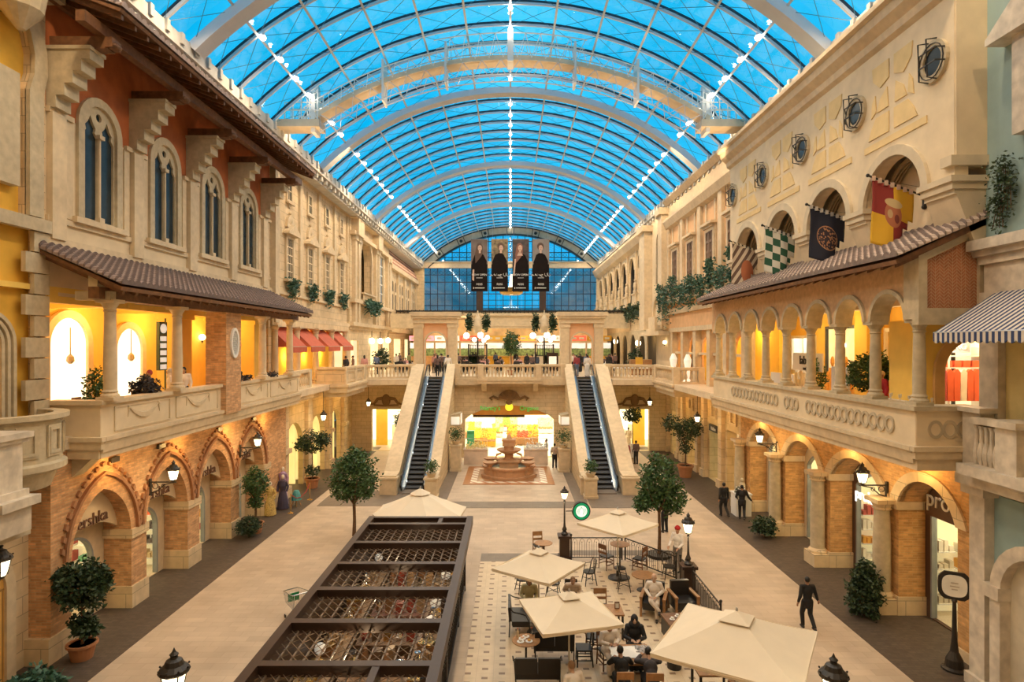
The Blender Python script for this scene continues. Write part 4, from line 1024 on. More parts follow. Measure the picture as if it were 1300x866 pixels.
for i, (a, b) in enumerate(pr_piers[1:]):
    c = (a+b)/2; lb = 'stout engaged column before the %s orange brick pier, counted from the oval sign post' % ordn[i]
    if gc is None: 
        gc = thing('engaged_column', lb, 'column', (12.15, c, 0))
        m = MB(); m.box(-.34, .3, -.42, .42, 0, .5); m.lathe([(.36,.5),(.36,.58),(.28,.68)], n=16); part('base', m, stone, gc)
        m = MB(); m.lathe([(.27,.66),(.27,2.2),(.23,3.35)], n=20); part('shaft', m, greyst, gc, smooth=True)
        m = MB(); m.lathe([(.24,3.3),(.3,3.35),(.26,3.4),(.34,3.55)], n=16); m.box(-.36, .3, -.38, .38, 3.55, 3.68); part('capital', m, stone, gc)
    else: dup(gc, (12.15, c, 0), label=lb)
labs = ['leather goods shop window behind the oval sign post, shelves of bags inside', 'leather goods shop window under the white letters', 'pale shop window with a low white sill', 'glazed opening with climbing plants beside the dark suited pair']
for i, (a, b) in enumerate(rb):
    c = (a+b)/2; t = shopfront(64+i, 1, 13.32, c, b-a-.55, 3.3, .6, a-.2, b+.2, 4.6, labs[i], energy=75, wallmat=mat('shopfront_dark_brown', (.10,.05,.03), .5) if i < 2 else plain, ngoods=4 if i < 2 else 1, depth=2.2)
t = thing('shop_sign', 'pale lettering on the brown arch behind the oval sign post', 'sign', (13.3, 18.4, 3.5)); text('lettering', 'prolok', (13.2, 18.5, 3.62), RRt, .75, mat('sign_cream_letters', (.75,.7,.6), .5), t)
m = MB(); m.prism('X', 13.22, 13.31, [(17.2,3.3),(19.6,3.3),(19.6,3.6)] + archpts(18.4, 2.4, 3.6, .85)[1:-1] + [(17.2,3.6)]); part('fascia', m, mat('shopfront_dark_brown', ()), t, True)
t = thing('shop_sign', 'glowing white letters above the shop window beneath the near wall lantern', 'sign', (12.7, 21.2, 3.6)); text('lettering', 'prolok', (12.62, 21.75, 3.1), RRt, .55, mat('glowing_letters', (1,1,1), .5, emit=1.6), t)
for y in (18.2, 22.2, 26.2, 30.2): light('arcade_light', 'POINT', (11.9, y, 5.0), 42, AMBER, .1)

# right street wall 33-52
m = MB(); m.prism('X', 12.9, 13.5, [rect(33.2, 52, 0, 5.7), rect(34.2, 36.6, .05, 3.6), rect(37.8, 39.8, .05, 3.6), rect(42.6, 44.8, .05, 3.4), rect(47.4, 49.0, .05, 3.4)]); struct('wall_right_street', m, mat('honey_stone', ()), 'honey stone street wall with tall shopfronts before the escalator', 'wall')
for i, (a, b, cm_) in enumerate(((34.2, 36.6, (.80,.62,.34)), (37.8, 39.8, (.55,.62,.45)), (42.6, 44.8, (1,.78,.4)), (47.4, 49.0, (1,.85,.55)))):
    m = MB(); m.box(13.8, 13.9, a-.2, b+.2, 0, 3.9); m.box(13.5, 13.8, a-.2, a, 0, 3.9); m.box(13.5, 13.8, b, b+.2, 0, 3.9)
    struct('window_%d' % (70+i), m, mat('street_lit_%d' % i, cm_, .8, var=.15, emit=.5), ['blank yellow shop bay behind the dark suited pair', 'greenish glass shopfront with a dark name board', 'lit doorway under the hanging lantern', 'narrow lit doorway near the escalator'][i], 'shop window')
m = MB(); m.box(12.82, 12.95, 37.9, 39.7, 3.15, 3.55); t = single('shop_sign', m, iron, 'black name board over the greenish shopfront', 'sign')
text('lettering', 'Mubina', (12.8, 38.8, 3.25), RRt, .3, white, t)
m = MB()
for y in (33.7, 37.2, 40.5, 41.9, 45.5, 46.7, 50): m.box(12.65, 12.95, y-.3, y+.3, 0, 5.3); m.box(12.55, 12.95, y-.38, y+.38, 0, .5)
m.box(12.6, 12.95, 33.2, 52, 5.2, 5.6)
for y in (35.4, 38.8, 43.7): m.prism('X', 12.8, 12.92, [rect(y-.5, y+.5, 4.0, 4.9), rect(y-.35, y+.35, 4.15, 4.75)])
struct('trim_25', m, stone, 'pilasters, plaques and ledge of the honey stone shopfront wall', 'moulding')
for y in (35.5, 40, 45): light('street_light', 'POINT', (11.6, y, 4.6), 45, AMBER, .1)

# right building 2: terracotta panels with shuttered windows Y 31.3-47
m = MB(); m.box(12.1, 12.6, YE, 47, 9.9, 19.2); struct('wall_right_terracotta', m, terra, 'terracotta panelled palace front with brown shutters', 'wall')
m = MB()
for y in (31.6, 35.0, 38.9, 42.9, 46.6): m.box(11.9, 12.15, y-.32, y+.32, 11.9, 17.5)
for y in (33.2, 37.0, 41.0, 44.8): m.box(12.02, 12.12, y-.95, y-.75, 12.8, 17.3); m.box(12.02, 12.12, y+.75, y+.95, 12.8, 17.3)
m.prism('Y', YE, 47, [(12.1, 17.3), (11.8, 17.45), (11.6, 17.9), (11.6, 18.05), (12.1, 18.05)]); m.box(12.02, 12.15, YE, 47, 18.05, 19.3); m.prism('Y', YE, 47, [(12.1, 19.3), (11.9, 19.2), (11.6, 19.5), (12.1, 19.5)])
m.box(11.6, 12.1, YE, 47, 11.7, 12.0); m.box(11.9, 12.1, YE, 47, 10.9, 11.3)
struct('trim_26', m, trimst, 'pilasters and cornices of the terracotta palace front', 'moulding')
shut = mat('brown_shutter', (.20,.12,.07), .6, var=.1)
for i, c in enumerate((33.2, 37.0, 41.0, 44.8)):
    t = thing('window_%d' % (80+i), 'brown shuttered window, %s of four counted from the cream flag wall' % ordn[i], 'window', (12.1, c, 13), kind='structure')
    m = MB(); m.prism('X', 11.95, 12.1, [rect(c-.85, c+.85, 12.9, 15.7), rect(c-.65, c+.65, 13.1, 15.5)]); m.box(11.7, 12.1, c-1.05, c+1.05, 15.85, 16.0); m.box(11.85, 12.1, c-.9, c+.9, 15.7, 15.85); part('surround', m, trimst, t, True)
    for s in (-1, 1):
        m = MB(); y0_ = c+s*.34; m.box(12.0, 12.06, y0_-.3, y0_+.3, 13.1, 15.5)
        for k in range(4): m.prism('X', 11.96, 12.0, [rect(y0_-.3, y0_+.3, 13.1+.6*k, 13.7+.6*k), rect(y0_-.22, y0_+.22, 13.18+.6*k, 13.62+.6*k)])
        part('shutter', m, shut, t, True)
m = MB()
for k in range(44): m.lathe([(.045,0),(.08,.15),(.045,.35),(.035,.5),(.06,.58)], (11.7, 32+.32*k, 12.0), 6)
m.box(11.58, 11.82, YE+.2, 46.6, 12.58, 12.7)
single('long_balustrade', m, trimst, 'cream balustrade hung with ivy under the shuttered windows', 'balustrade')
# gallery level right 32-47
m = MB(); m.prism('X', 12.6, 12.75, [rect(32, 47, 6.1, 9.9)] + [archloop(c, 2.0, 6.15, 8.2) for c in (33.6, 36.5, 39.4, 42.3, 45.2)]); struct('wall_right_gallery_far', m, terra, 'terracotta gallery wall with yellow arches past the ringed balcony', 'wall')
m = MB(); m.box(14, 14.2, 32, 47, 6.1, 9.9); struct('wall_right_niche', m, mat('glowing_yellow_plaster', ()), 'yellow wall inside the gallery arches', 'wall')
m = MB()
for y in (32.2, 35.05, 37.95, 40.85, 43.75, 46.6): m.box(12.2, 12.7, y-.3, y+.3, 6.1, 9.9)
m.box(12.1, 12.6, 32, 47, 9.6, 10.0); m.box(12.4, 12.6, 32, 47, 8.0, 8.15)
struct('trim_27', m, trimst, 'cream pilasters between the yellow gallery arches', 'moulding')
# white turret and gothic bay Y 47-52
m = MB(); m.box(12.1, 12.6, 47, 53, 9.9, 19.2); struct('wall_right_white', m, plain, 'white bay with a tall pointed window beside the cream pilaster tower', 'wall')
t = thing('window_84', 'tall pointed window in the white bay above the little carved balcony', 'window', (12.1, 49.6, 13.5), kind='structure')
m = MB(); m.prism('X', 11.9, 12.1, archring(49.6, 1.3, .25, 13.6, 16.6, 1.1, True)); part('surround', m, trimst, t, True)
m = MB(); m.prism('X', 12.02, 12.08, archloop(49.6, 1.3, 13.6, 16.6, rise=1.1, pointed=True)); part('pane', m, glassdk, t, True)
m = MB(); m.box(11.5, 12.3, 46.8, 48.0, 10.2, 18.9); m.box(11.3, 12.3, 46.7, 48.1, 18.6, 19.1); m.box(11.4, 12.4, 52.4, 54.4, 9.9, 18.6); m.box(11.2, 12.4, 52.2, 54.6, 18.3, 18.8)
m.prism('X', 11.9, 12.1, archring(50.0, 2.6, .3, 9.9, 11.2)); m.box(11.4, 12.1, 48.6, 51.6, 9.7, 9.95); m.box(11.5, 12.1, 49, 51.2, 9.95, 10.9); m.box(11.3, 12.1, 46.9, 53.5, 9.4, 9.7)
struct('trim_28', m, trimst, 'cream pilaster towers and carved arch around the white bay', 'moulding')
# dark loggia Y 54-84
ax = [56.6, 60.8, 65.0, 69.2, 73.4, 77.6, 81.6]
out = [rect(54.4, 84.5, 10.0, 19.0)] + [archloop(c, 2.6, 12.6, 15.9) for c in ax]
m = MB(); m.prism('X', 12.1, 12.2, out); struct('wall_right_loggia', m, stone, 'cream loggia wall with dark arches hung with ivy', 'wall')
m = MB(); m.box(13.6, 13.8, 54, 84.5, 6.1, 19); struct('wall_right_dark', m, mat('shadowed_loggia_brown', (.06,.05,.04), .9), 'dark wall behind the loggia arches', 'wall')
m = MB(); m.prism('Y', 54.4, 84.6, [(12.1, 17.6), (11.6, 17.9), (11.3, 18.5), (11.3, 18.7), (12.1, 18.8)])
for c in ax: m.prism('X', 11.95, 12.1, archring(c, 2.6, .2, 15.9, 15.9)); m.box(11.9, 12.1, c+1.9, c+2.3, 12.4, 17.6)
m.box(11.7, 12.1, 54.4, 84.5, 12.2, 12.5)
struct('trim_29', m, trimst, 'cornice and arch bands of the far loggia', 'moulding')
sb = None
for i, c in enumerate(ax):
    lb = '%s carved balcony with a small statue in the dark loggia, counted from the white bay' % (ordn+['fifth','sixth','seventh'])[i]
    if sb is None:
        sb = thing('statue_balcony', lb, 'balcony', (12.0, c, 12.5)); m = MB(); m.box(-.7, .1, -.9, .9, -.2, 0); m.box(-.65, -.5, -.85, .85, 0, .75); m.box(-.75, -.4, -.95, .95, .75, .87); m.prism('Y', -.5, .5, [(-.6,-.2),(.1,-.2),(.1,-1.0)]); part('parapet', m, trimst, sb)
        m = MB(); m.lathe([(.2,.85),(.22,1.1),(.14,1.2),(.2,1.5),(.17,1.8),(.06,1.95)], (-.5,0,0), 10); m.ball((-.5,0,2.08), .13); part('statue', m, trimst, sb)
    else: dup(sb, (12.0, c, 12.5), label=lb)
m = MB(); m.prism('X', 12.1, 12.2, [rect(54.4, 84.5, 6.1, 10.0)] + [archloop(c, 2.7, 6.15, 8.3) for c in ax]); struct('wall_right_loggia_low', m, greyst, 'grey stone arches under the ivy loggia', 'wall')
for y in (58, 66, 75): light('gallery_light', 'POINT', (13.0, y, 9.2), 60, AMBER, .2)

# blue building at the near right
m = MB(); m.box(12.0, 12.6, 10, 15.5, 9.7, 22); m.box(12.05, 12.6, 10, 15.45, 2.0, 4.95); struct('wall_right_blue', m, bluepl, 'pale blue plaster wall beside the grey end of the cream facade', 'wall')
m = MB(); m.box(12.1, 12.6, 10, 15.5, 4.9, 9.8); struct('wall_right_yellow', m, mat('pale_lemon_plaster', (.70,.56,.24), .9, var=.1), 'lemon plaster wall under the striped awning', 'wall')
m = MB(); m.box(11.75, 12.1, 10, 15.6, 10.9, 11.05); m.box(11.6, 12.1, 10, 15.65, 11.05, 11.3); m.box(11.85, 12.1, 10, 15.55, 10.7, 10.9); m.box(11.95, 12.1, 10, 15.5, 9.95, 10.7)
m.box(11.9, 12.15, 15.0, 15.6, 6.1, 10)
m.box(11.75, 12.1, 13.6, 14.4, 13.6, 16.6); m.prism('X', 11.5, 12.1, [(12.6,15.9),(14.9,15.9),(14.9,16.05),(13.75,16.9),(12.6,16.05)]); m.box(11.8, 12.1, 13.4, 14.2, 18.4, 22)
struct('trim_30', m, marble, 'marble window hood, ledge and pilaster on the blue wall', 'moulding')
m = MB(); m.box(11.7, 12.45, 15.25, 15.85, 0, .3); m.box(11.8, 12.4, 15.3, 15.8, .3, 4.9); m.box(11.65, 12.5, 15.15, 15.9, 4.9, 5.15); m.box(11.5, 12.5, 10, 15.9, 5.15, 5.5); m.box(11.9, 12.1, 10, 15.3, 0, .25)
m.prism('X', 11.75, 12.08, archring(13.7, 2.1, .32, 0, 2.75)); m.box(11.68, 12.04, 14.72, 15.2, 2.52, 2.83)
struct('trim_31', m, marble, 'veined marble pilaster and door arch at the near corner', 'moulding')
m = MB(); m.prism('X', 12.0, 12.15, archloop(13.7, 2.1, 0, 2.75)); struct('door_3', m, mat('pale_door_panel', (.62,.55,.42), .6), 'pale arched door within the marble arch', 'door')
# small balcony with balusters at the near right
sbx = thing('marble_balcony', 'marble balustraded balcony below the striped awning', 'balcony', (11.6, 15, 5.5))
m = MB(); m.box(11.55, 12.1, 15.1, 15.7, 5.5, 7.0); m.box(11.45, 12.2, 15.0, 15.8, 7.0, 7.12); m.box(11.2, 11.75, 13.6, 14.2, 5.6, 6.8); m.box(11.1, 11.85, 13.5, 14.3, 6.8, 6.95); m.box(11.1, 12.1, 12, 15.3, 5.5, 5.75); m.prism('Y', 13.5, 14.1, [(11.3,5.5),(12.1,5.5),(12.1,4.8)]); part('pedestals', m, marble, sbx, True)
m = MB()
for k in range(6): m.lathe([(.06,0),(.09,.15),(.1,.3),(.05,.55),(.05,.85),(.08,.95)], (11.5, 14.35+.16*k, 5.75), 8)
part('balusters', m, marble, sbx, True)
m = MB(); m.box(11.38, 11.65, 12, 15.2, 6.75, 6.9); part('top_rail', m, marble, sbx, True)
# striped awning
st = bpy.data.materials.new('navy_white_stripes'); st.use_nodes = True; nt = st.node_tree; N = nt.nodes; L = nt.links
g_ = N.new('ShaderNodeNewGeometry'); s_ = N.new('ShaderNodeSeparateXYZ'); L.new(g_.outputs['Position'], s_.inputs[0])
a_ = N.new('ShaderNodeMath'); a_.operation = 'DIVIDE'; a_.inputs[1].default_value = .17; L.new(s_.outputs[1], a_.inputs[0])
b2 = N.new('ShaderNodeMath'); b2.operation = 'FRACT'; L.new(a_.outputs[0], b2.inputs[0]); c2 = N.new('ShaderNodeMath'); c2.operation = 'GREATER_THAN'; c2.inputs[1].default_value = .5; L.new(b2.outputs[0], c2.inputs[0])
mx = N.new('ShaderNodeMix'); mx.data_type = 'RGBA'; L.new(c2.outputs[0], mx.inputs[0]); mx.inputs[6].default_value = (.62,.56,.48,1); mx.inputs[7].default_value = (.025,.045,.13,1); L.new(mx.outputs[2], N['Principled BSDF'].inputs['Base Color']); N['Principled BSDF'].inputs['Roughness'].default_value = .85
awning('striped_awning', 1, 12.05, 13.3, 3.6, 10.05, 8.98, 1.65, st, 'navy and white striped awning at the right of the herringbone gable', val=.2)

# outer shell of the building behind the viewer and behind the galleries
m = MB(); m.box(-20.2, 20.2, -6.3, -6, 0, 25); m.box(-20.4, -20.1, -6, 86, 0, 19.4); m.box(20.1, 20.4, -6, 86, 0, 19.4)
m.box(-20.2, -13.4, 85.6, 86, 0, 19.4); m.box(13.4, 20.2, 85.6, 86, 0, 19.4); m.box(12.9, 13.3, 46.8, 54.4, 5.8, 10); m.box(13.1, 20.2, 11.5, 11.8, 6, 11); m.box(-20.2, -13.1, 11.5, 11.8, 6, 11)
struct('wall_back', m, plain, 'plain cream outer walls behind the viewer and the galleries', 'wall')
m = MB(); m.box(-13, 13, -6, 7.55, 24.3, 24.6); m.box(-20.3, -13.5, -6, 86, 19.25, 19.4); m.box(13.5, 20.3, -6, 86, 19.25, 19.4); m.box(-13.3, -12.9, -6, 13.4, 9, 24.3); m.box(12.7, 13.1, -6, 10, 9, 24.3)
struct('ceiling_back', m, plain, 'plain ceiling over the near end of the hall and the gallery roofs', 'ceiling')
m = MB(); m.box(-3.5, 3.5, -5, -.6, 6.8, 7.0); struct('floor_landing', m, floor_u, 'gallery landing at the near end of the hall', 'floor')
# ================================================================== END WALL
YEND = 84.2
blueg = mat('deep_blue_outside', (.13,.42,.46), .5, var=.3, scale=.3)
t = thing('window_90', 'great arched blue window closing the far end of the hall', 'window', (0, YEND, 12.8), kind='structure')
def arcline(r, n=40, lim=1.0): return [arc(-TH*lim+2*TH*lim*i/n, r) for i in range(n+1)]
m = MB(); m.prism('Y', YEND+.3, YEND+.34, [(-11.7, 12.6), (11.7, 12.6), (11.7, 19.4)] + arcline(16.4, 40, .98)[::-1] + [(-11.7, 19.4)]); part('glazing', m, glass('end_glass', (.80,.93,1), .12, .04), t, True)
m = MB()
a = arcline(16.9); b = arcline(16.05)
m.prism('Y', YEND-.5, YEND+.2, a + b[::-1]); part('gilt_arch_band', m, mat('gilt_band', (.50,.42,.30), .5, var=.1), t, True)
m = MB()
for r0, r1 in ((16.9, 17.05), (15.9, 16.05)): m.prism('Y', YEND-.6, YEND+.2, arcline(r1) + arcline(r0)[::-1])
for k in range(-3, 4):
    th = k*.21
    for d in (-.028, .028):
        p, q = arc(th+d, 15.95), arc(th+d, 17.0); m.tube([(p[0], YEND-.58, p[1]), (q[0], YEND-.58, q[1])], .06, 4)
    if k: p = arc(th, 16.47); m.ball((p[0], YEND-.55, p[1]), (.22, .08, .22))
part('arch_ironwork', m, iron, t, True)
m = MB()
for i in range(-11, 12):
    x = i*1.0; zt = ZC + sqrt(16.0**2-x*x); m.box(x-.045, x+.045, YEND+.15, YEND+.3, 12.6, zt)
for z in (14.0, 15.6, 17.2, 18.2, 20.6, 21.3, 22.8):
    lim = 11.9 if z < 19.4 else sqrt(max(0, 16.0**2-(z-ZC)**2)); m.box(-lim, lim, YEND+.15, YEND+.3, z-.05, z+.05)
for i in range(-22, 23):
    x = i*.5
    for z in (18.5, 20.95):
        if z > 20 and sqrt(16**2-x*x)+ZC < 21.6: continue
        m.tube([(x+.2*cos(k*pi/5), YEND+.12, z+.2*sin(k*pi/5)) for k in range(10)], .025, 4, True)
part('iron_mullions', m, mat('blue_black_iron', (.02,.035,.05), .5), t, True)
m = MB(); m.box(-12.3, 12.3, YEND-.6, YEND+.2, 19.1, 19.95); m.box(-12.3, 12.3, YEND-.75, YEND, 19.8, 19.95); part('transom_beam', m, trimst, t, True)
m = MB(); m.box(-13.5, -11.8, YEND-.3, YEND+.5, 6.1, 20.6); m.box(11.8, 13.5, YEND-.3, YEND+.5, 6.1, 20.6); m.box(-13.5, 13.5, YEND-.2, YEND+.6, 6.1, 12.6)
struct('wall_end', m, stone, 'stone piers and base wall framing the great end window', 'wall')
for i, (x, lb) in enumerate(((-4.15, 'dark shaft standing before the end window, under the banner beside the left hand portal'), (4.35, 'dark shaft standing before the end window, nearer the shuttered palace side'))):
    m = MB(); m.box(x-.45, x+.45, YEND-1.6, YEND-1.0, 12.2, 19.1); single('dark_column', m, bronze, lb, 'column')
# buildings outside beyond the glass
for i, (x0, x1, z1, lb) in enumerate(((-12, -4.6, 22, 'dim wing of the building outside the end window on the red awning side'), (5.5, 12.5, 22, 'dim wing of the building outside the end window on the ivy loggia side'), (-3.8, 5.3, 14.2, 'low dim rooftops outside behind the end window'))):
    m = MB(); m.box(x0*1.18, x1*1.18, 100, 108, 0, z1)
    for k in range(7):
        m.box(x0*1.18, x1*1.18, 99.8, 100, 11+1.6*k, 11.1+1.6*k)
    m.box(x0*1.18-.3, x1*1.18+.3, 99.6, 108.2, z1, z1+.4)
    single('outside_building', m, blueg, lb, 'building')

# ================================================================== FOOD COURT (upper level, Y 52-84)
m = MB(); m.box(-12, 12, 62, YEND, 11.7, 12.0); m.box(-4.4, 4.4, 61.6, 62.0, 10.3, 11.75); m.box(-4.6, 4.6, 61.3, 62, 11.55, 11.8); m.box(-12, -8, 61.6, 62, 10.3, 11.75); m.box(8, 12, 61.6, 62, 10.3, 11.75)
m.box(-4.4, 4.4, 61.5, 61.6, 10.5, 10.6)
struct('ceiling_food_court', m, trimst, 'cream fascia and ceiling over the food court', 'ceiling')
m = MB(); m.box(-11.5, 11.5, 61.8, 61.95, 11.95, 12.1)
for k in range(60): m.box(-11.5+.39*k, -11.42+.39*k, 61.7, 61.8, 11.8, 12.15)
single('terrace_railing', m, iron, 'dark railing above the food court fascia, under the end window', 'railing')
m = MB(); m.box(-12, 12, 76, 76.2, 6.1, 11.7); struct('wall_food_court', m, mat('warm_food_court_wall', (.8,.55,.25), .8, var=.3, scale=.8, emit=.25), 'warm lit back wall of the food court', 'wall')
lbx = [mat('menu_white', (1,.93,.78), .5, var=.35, scale=2.2, emit=.8), mat('menu_red', (.85,.10,.05), .5, emit=1.0), mat('menu_pink', (.85,.30,.35), .5, emit=1.2), mat('menu_orange', (1,.35,.05), .5, emit=1.2), mat('menu_green', (.30,.40,.15), .6, var=.6, scale=4, emit=.1)]
fc = None
names = ['pink and white', 'white', 'red and white', 'plain cream', 'orange', 'white and red', 'pale green', 'far yellow']
for i in range(8):
    x = -10.6+3.03*i
    t = thing('food_stall', 'food court stall with %s sign boards, %s from the red awning side' % (names[i], (ordn+['fifth','sixth','seventh','eighth'])[i]), 'stall', (x, 73.5, 6.1))
    m = MB(); m.box(-1.4, 1.4, -.4, .3, 0, 1.1); m.box(-1.45, 1.45, -.5, .35, 1.05, 1.15); part('counter', m, [terra, white, bronze, yelpl][i % 4], t)
    m = MB(); m.box(-1.4, 1.4, 0, .15, 2.1, 2.75); part('menu_board', m, lbx[0], t)
    m = MB(); m.box(-1.45, 1.45, -.3, 0, 3.0, 3.6); part('sign_board', m, [lbx[2], lbx[0], lbx[1], yel2, lbx[3], lbx[0], lbx[1], yelpl][i], t)
    m = MB(); m.box(-1.4, 1.4, .3, .4, 1.2, 2.1); part('back_counter', m, lbx[4], t)
    for q in range(3):
        m = MB(); m.cbox((-.9+.9*q, -.31, 3.3), (.55, .03, .25)); part('sign_lettering', m, white, t)
for x in (-9, -4.5, 0, 4.5, 9):
    light('food_court_light', 'POINT', (x, 68, 10.9), 190, (1,.80,.50), .3); light('food_court_light', 'POINT', (x, 57, 9.6), 60, (1,.76,.45), .2)
# portals at the escalator heads
pk = mat('peach_plaster', (.78,.44,.24), .9, var=.05)
def portal(x, lb):
    t = thing('stone_portal', lb, 'archway', (x, 52, 6.1))
    m = MB(); m.prism('Y', -.3, .3, [rect(-1.05, 1.05, 0, 4.35), archloop(0, 1.75, 0, 2.75, rise=.8)]); part('peach_arch_wall', m, pk, t)
    m = MB(); m.prism('Y', -.36, -.28, archring(0, 1.7, .14, 0, 2.75, .8)); part('arch_band', m, trimst, t)
    m = MB(); m.box(-1.85, 1.85, -.6, .6, 4.35, 4.75); m.box(-2.0, 2.0, -.75, .75, 4.75, 4.95); m.box(-2.1, 2.1, -.85, .85, 4.95, 5.3); part('entablature', m, trimst, t)
    for s in (-1, 1):
        m = MB(); m.box(s*1.42-.38, s*1.42+.38, -.45, .45, 0, 4.0); m.box(s*1.42-.44, s*1.42+.44, -.5, .5, 0, .4); m.box(s*1.42-.45, s*1.42+.45, -.52, .52, 4.0, 4.35); m.box(s*1.42-.22, s*1.42+.22, -.48, .4, .7, 3.7); part('pier', m, trimst, t)
    return t
portal(-6.3, 'cream stone portal with a peach arch above the escalator on the red awning side')
portal(6.0, 'cream stone portal with a peach arch above the escalator on the ringed balcony side')

# ================================================================== BRIDGE BALUSTRADES
def baluster_run(name, lb, x0, y0, x1, y1, step=.42, m_=trimst, z=6.1, ends=True):
    t = thing(name, lb, 'balustrade', ((x0+x1)/2, (y0+y1)/2, z)); L_ = sqrt((x1-x0)**2+(y1-y0)**2); a = math.atan2(y1-y0, x1-x0); t.rotation_euler = (0,0,a)
    m = MB(); m.box(-L_/2, L_/2, -.16, .16, .93, 1.08); m.box(-L_/2, L_/2, -.12, .12, .88, .93); part('top_rail', m, m_, t)
    m = MB(); m.box(-L_/2, L_/2, -.16, .16, -.02, .14); part('plinth', m, m_, t)
    if ends:
        for s in (-1, 1): m = MB(); m.box(s*L_/2-.2, s*L_/2+.2, -.19, .19, 0, 1.1); part('end_post', m, m_, t)
    n = int((L_-.6)/step)
    bm_ = MB(); bm_.lathe([(.07,.14),(.07,.18),(.045,.22),(.1,.42),(.085,.52),(.04,.72),(.05,.8),(.075,.85),(.075,.88)], n=8); me = bm_.mesh('baluster', None, True, m_)
    for k in range(n+1):
        o = bpy.data.objects.new('baluster', me); COL.objects.link(o); o.parent = t; o.location = (-L_/2+.3+(L_-.6)*k/max(n,1), 0, 0)
    return t
baluster_run('stone_balustrade', 'stone balustrade left of the projecting centre over the fountain opening', -4.0, 46.8, -2.3, 46.8, .24)
baluster_run('stone_balustrade', 'stone balustrade right of the projecting centre over the fountain opening', 2.1, 46.8, 4.0, 46.8, .24)
baluster_run('stone_balustrade', 'projecting centre section of the balustrade over the fountain opening', -2.2, 46.1, 2.1, 46.1, .26)
baluster_run('stone_balustrade', 'balustrade between the projecting bay and the escalator on the red awning side', -10.8, 45.3, -7.5, 47.0, .27)
baluster_run('stone_balustrade', 'balustrade beside the escalator on the ringed balcony side, lined with tables', 7.5, 46.9, 10.8, 45.3, .27)
baluster_run('stone_balustrade', 'balustrade across the recess beyond the garland balcony', -12.2, 37.0, -12.2, 33.9, .3)
baluster_run('stone_balustrade', 'vase balustrade on the front of the bay past the ringed balcony', 10.75, 40.0, 10.75, 45.0, .32)
baluster_run('stone_balustrade', 'short vase balustrade facing the viewer past the ringed balcony', 10.8, 40.0, 12.4, 40.0, .28)
m = MB(); m.box(-4.2, 4.2, 46.55, 47.1, 5.6, 6.1); m.box(-2.45, 2.35, 45.85, 46.6, 5.75, 6.1); m.box(-2.5, 2.4, 45.8, 46.6, 5.95, 6.08)
for x in (-2.0, 1.9): m.prism('X', x-.18, x+.18, [(45.95,5.75),(46.9,5.75),(46.9,5.1)])
for s in (-1, 1):
    m.prism('Z', 5.55, 6.1, [(s*7.5, 46.8), (s*10.9, 45.1), (s*10.9, 45.6), (s*7.5, 47.3)]); m.prism('Z', 5.9, 6.05, [(s*7.5, 46.65), (s*10.9, 44.95), (s*10.9, 45.6), (s*7.5, 47.3)])
    m.box(*sorted((s*10.55, s*12.2)), 39.8, 45.2, 5.55, 6.1); m.box(*sorted((s*10.45, s*12.4)), 39.7, 45.3, 5.9, 6.05); m.box(*sorted((s*10.7, s*12.2)), 40.0, 45.1, 5.25, 5.56)
m.box(-12.5, -11.9, 33.7, 37.2, 5.5, 6.1)
struct('trim_32', m, trimst, 'stone cornices under the balustrades of the bridge and bays', 'moulding')
pb_ = thing('bay_parapet', 'solid panelled stone parapet of the projecting bay under the red awnings', 'balcony', (-10.8, 42.5, 6.1))
m = MB(); m.box(-12.6, -10.75, 40.0, 40.3, 6.1, 7.05); m.box(-11.0, -10.75, 40.0, 45.0, 6.1, 7.05); part('panel_wall', m, stone, pb_, True)
m = MB(); m.box(-12.6, -10.68, 39.93, 40.36, 7.05, 7.2); m.box(-11.07, -10.68, 39.93, 45.1, 7.05, 7.2)
for y in (40.1, 42.5, 44.9): m.box(-10.78, -10.66, y-.2, y+.2, 6.1, 7.05)
for a, b in ((40.4, 42.2), (42.8, 44.6)): m.prism('X', -10.75, -10.7, [rect(a, b, 6.2, 6.95), rect(a+.1, b-.1, 6.3, 6.85)])
part('coping', m, trimst, pb_, True)

# ================================================================== CENTRAL ARCH UNDER THE BRIDGE
m = MB(); m.prism('Y', 47.2, 47.8, [rect(-4.3, 4.3, 0, 5.7), [(-3.5, .0+.01), (3.35, .01), (3.35, 2.9)] + archpts(-.07, 6.0, 3.25, .75)[0:] + [(-3.5, 2.9)]])
for s in (-1, 1): m.prism('Y', 50.0, 50.5, [rect(s*7.3 if s > 0 else -13, 13 if s > 0 else s*7.3, 0, 5.7), rect(min(s*8.9, s*11.3), max(s*8.9, s*11.3), .02, 3.4)])
struct('wall_bridge', m, mat('sandy_stone_blocks', (.62,.49,.31), .8, brick=(.9,.3,(.40,.30,.17),.01,.07), bump=.15), 'stone wall under the bridge with a flat arched opening to the food store', 'wall')
m = MB(); m.box(-4.2, 4.2, 47.05, 47.2, 5.45, 5.6)
struct('trim_33', m, trimst, 'string course over the flat arch', 'moulding')
cart = mat('carved_brown_cartouche', (.20,.11,.04), .6, var=.2)
cx = thing('carved_cartouche', 'brown scalloped shell ornament over the food store sign', 'ornament', (-.1, 47.1, 4.7))
m = MB(); m.prism('Y', 46.95, 47.19, [(-.1+.85*cos(a*pi/12), 4.45+.75*sin(a*pi/12)) for a in range(13)])
for k in range(9): a = pi*(k+.5)/9; m.tube([(-.1, 46.92, 4.4), (-.1+.8*cos(a), 46.92, 4.45+.7*sin(a))], [.03,.06], 5)
for s in (-1, 1): m.tube([(-.1+s*.8, 47, 4.5), (-.1+s*1.2, 47, 4.7), (-.1+s*1.5, 47, 4.55), (-.1+s*1.3, 47, 4.42)], .09, 6)
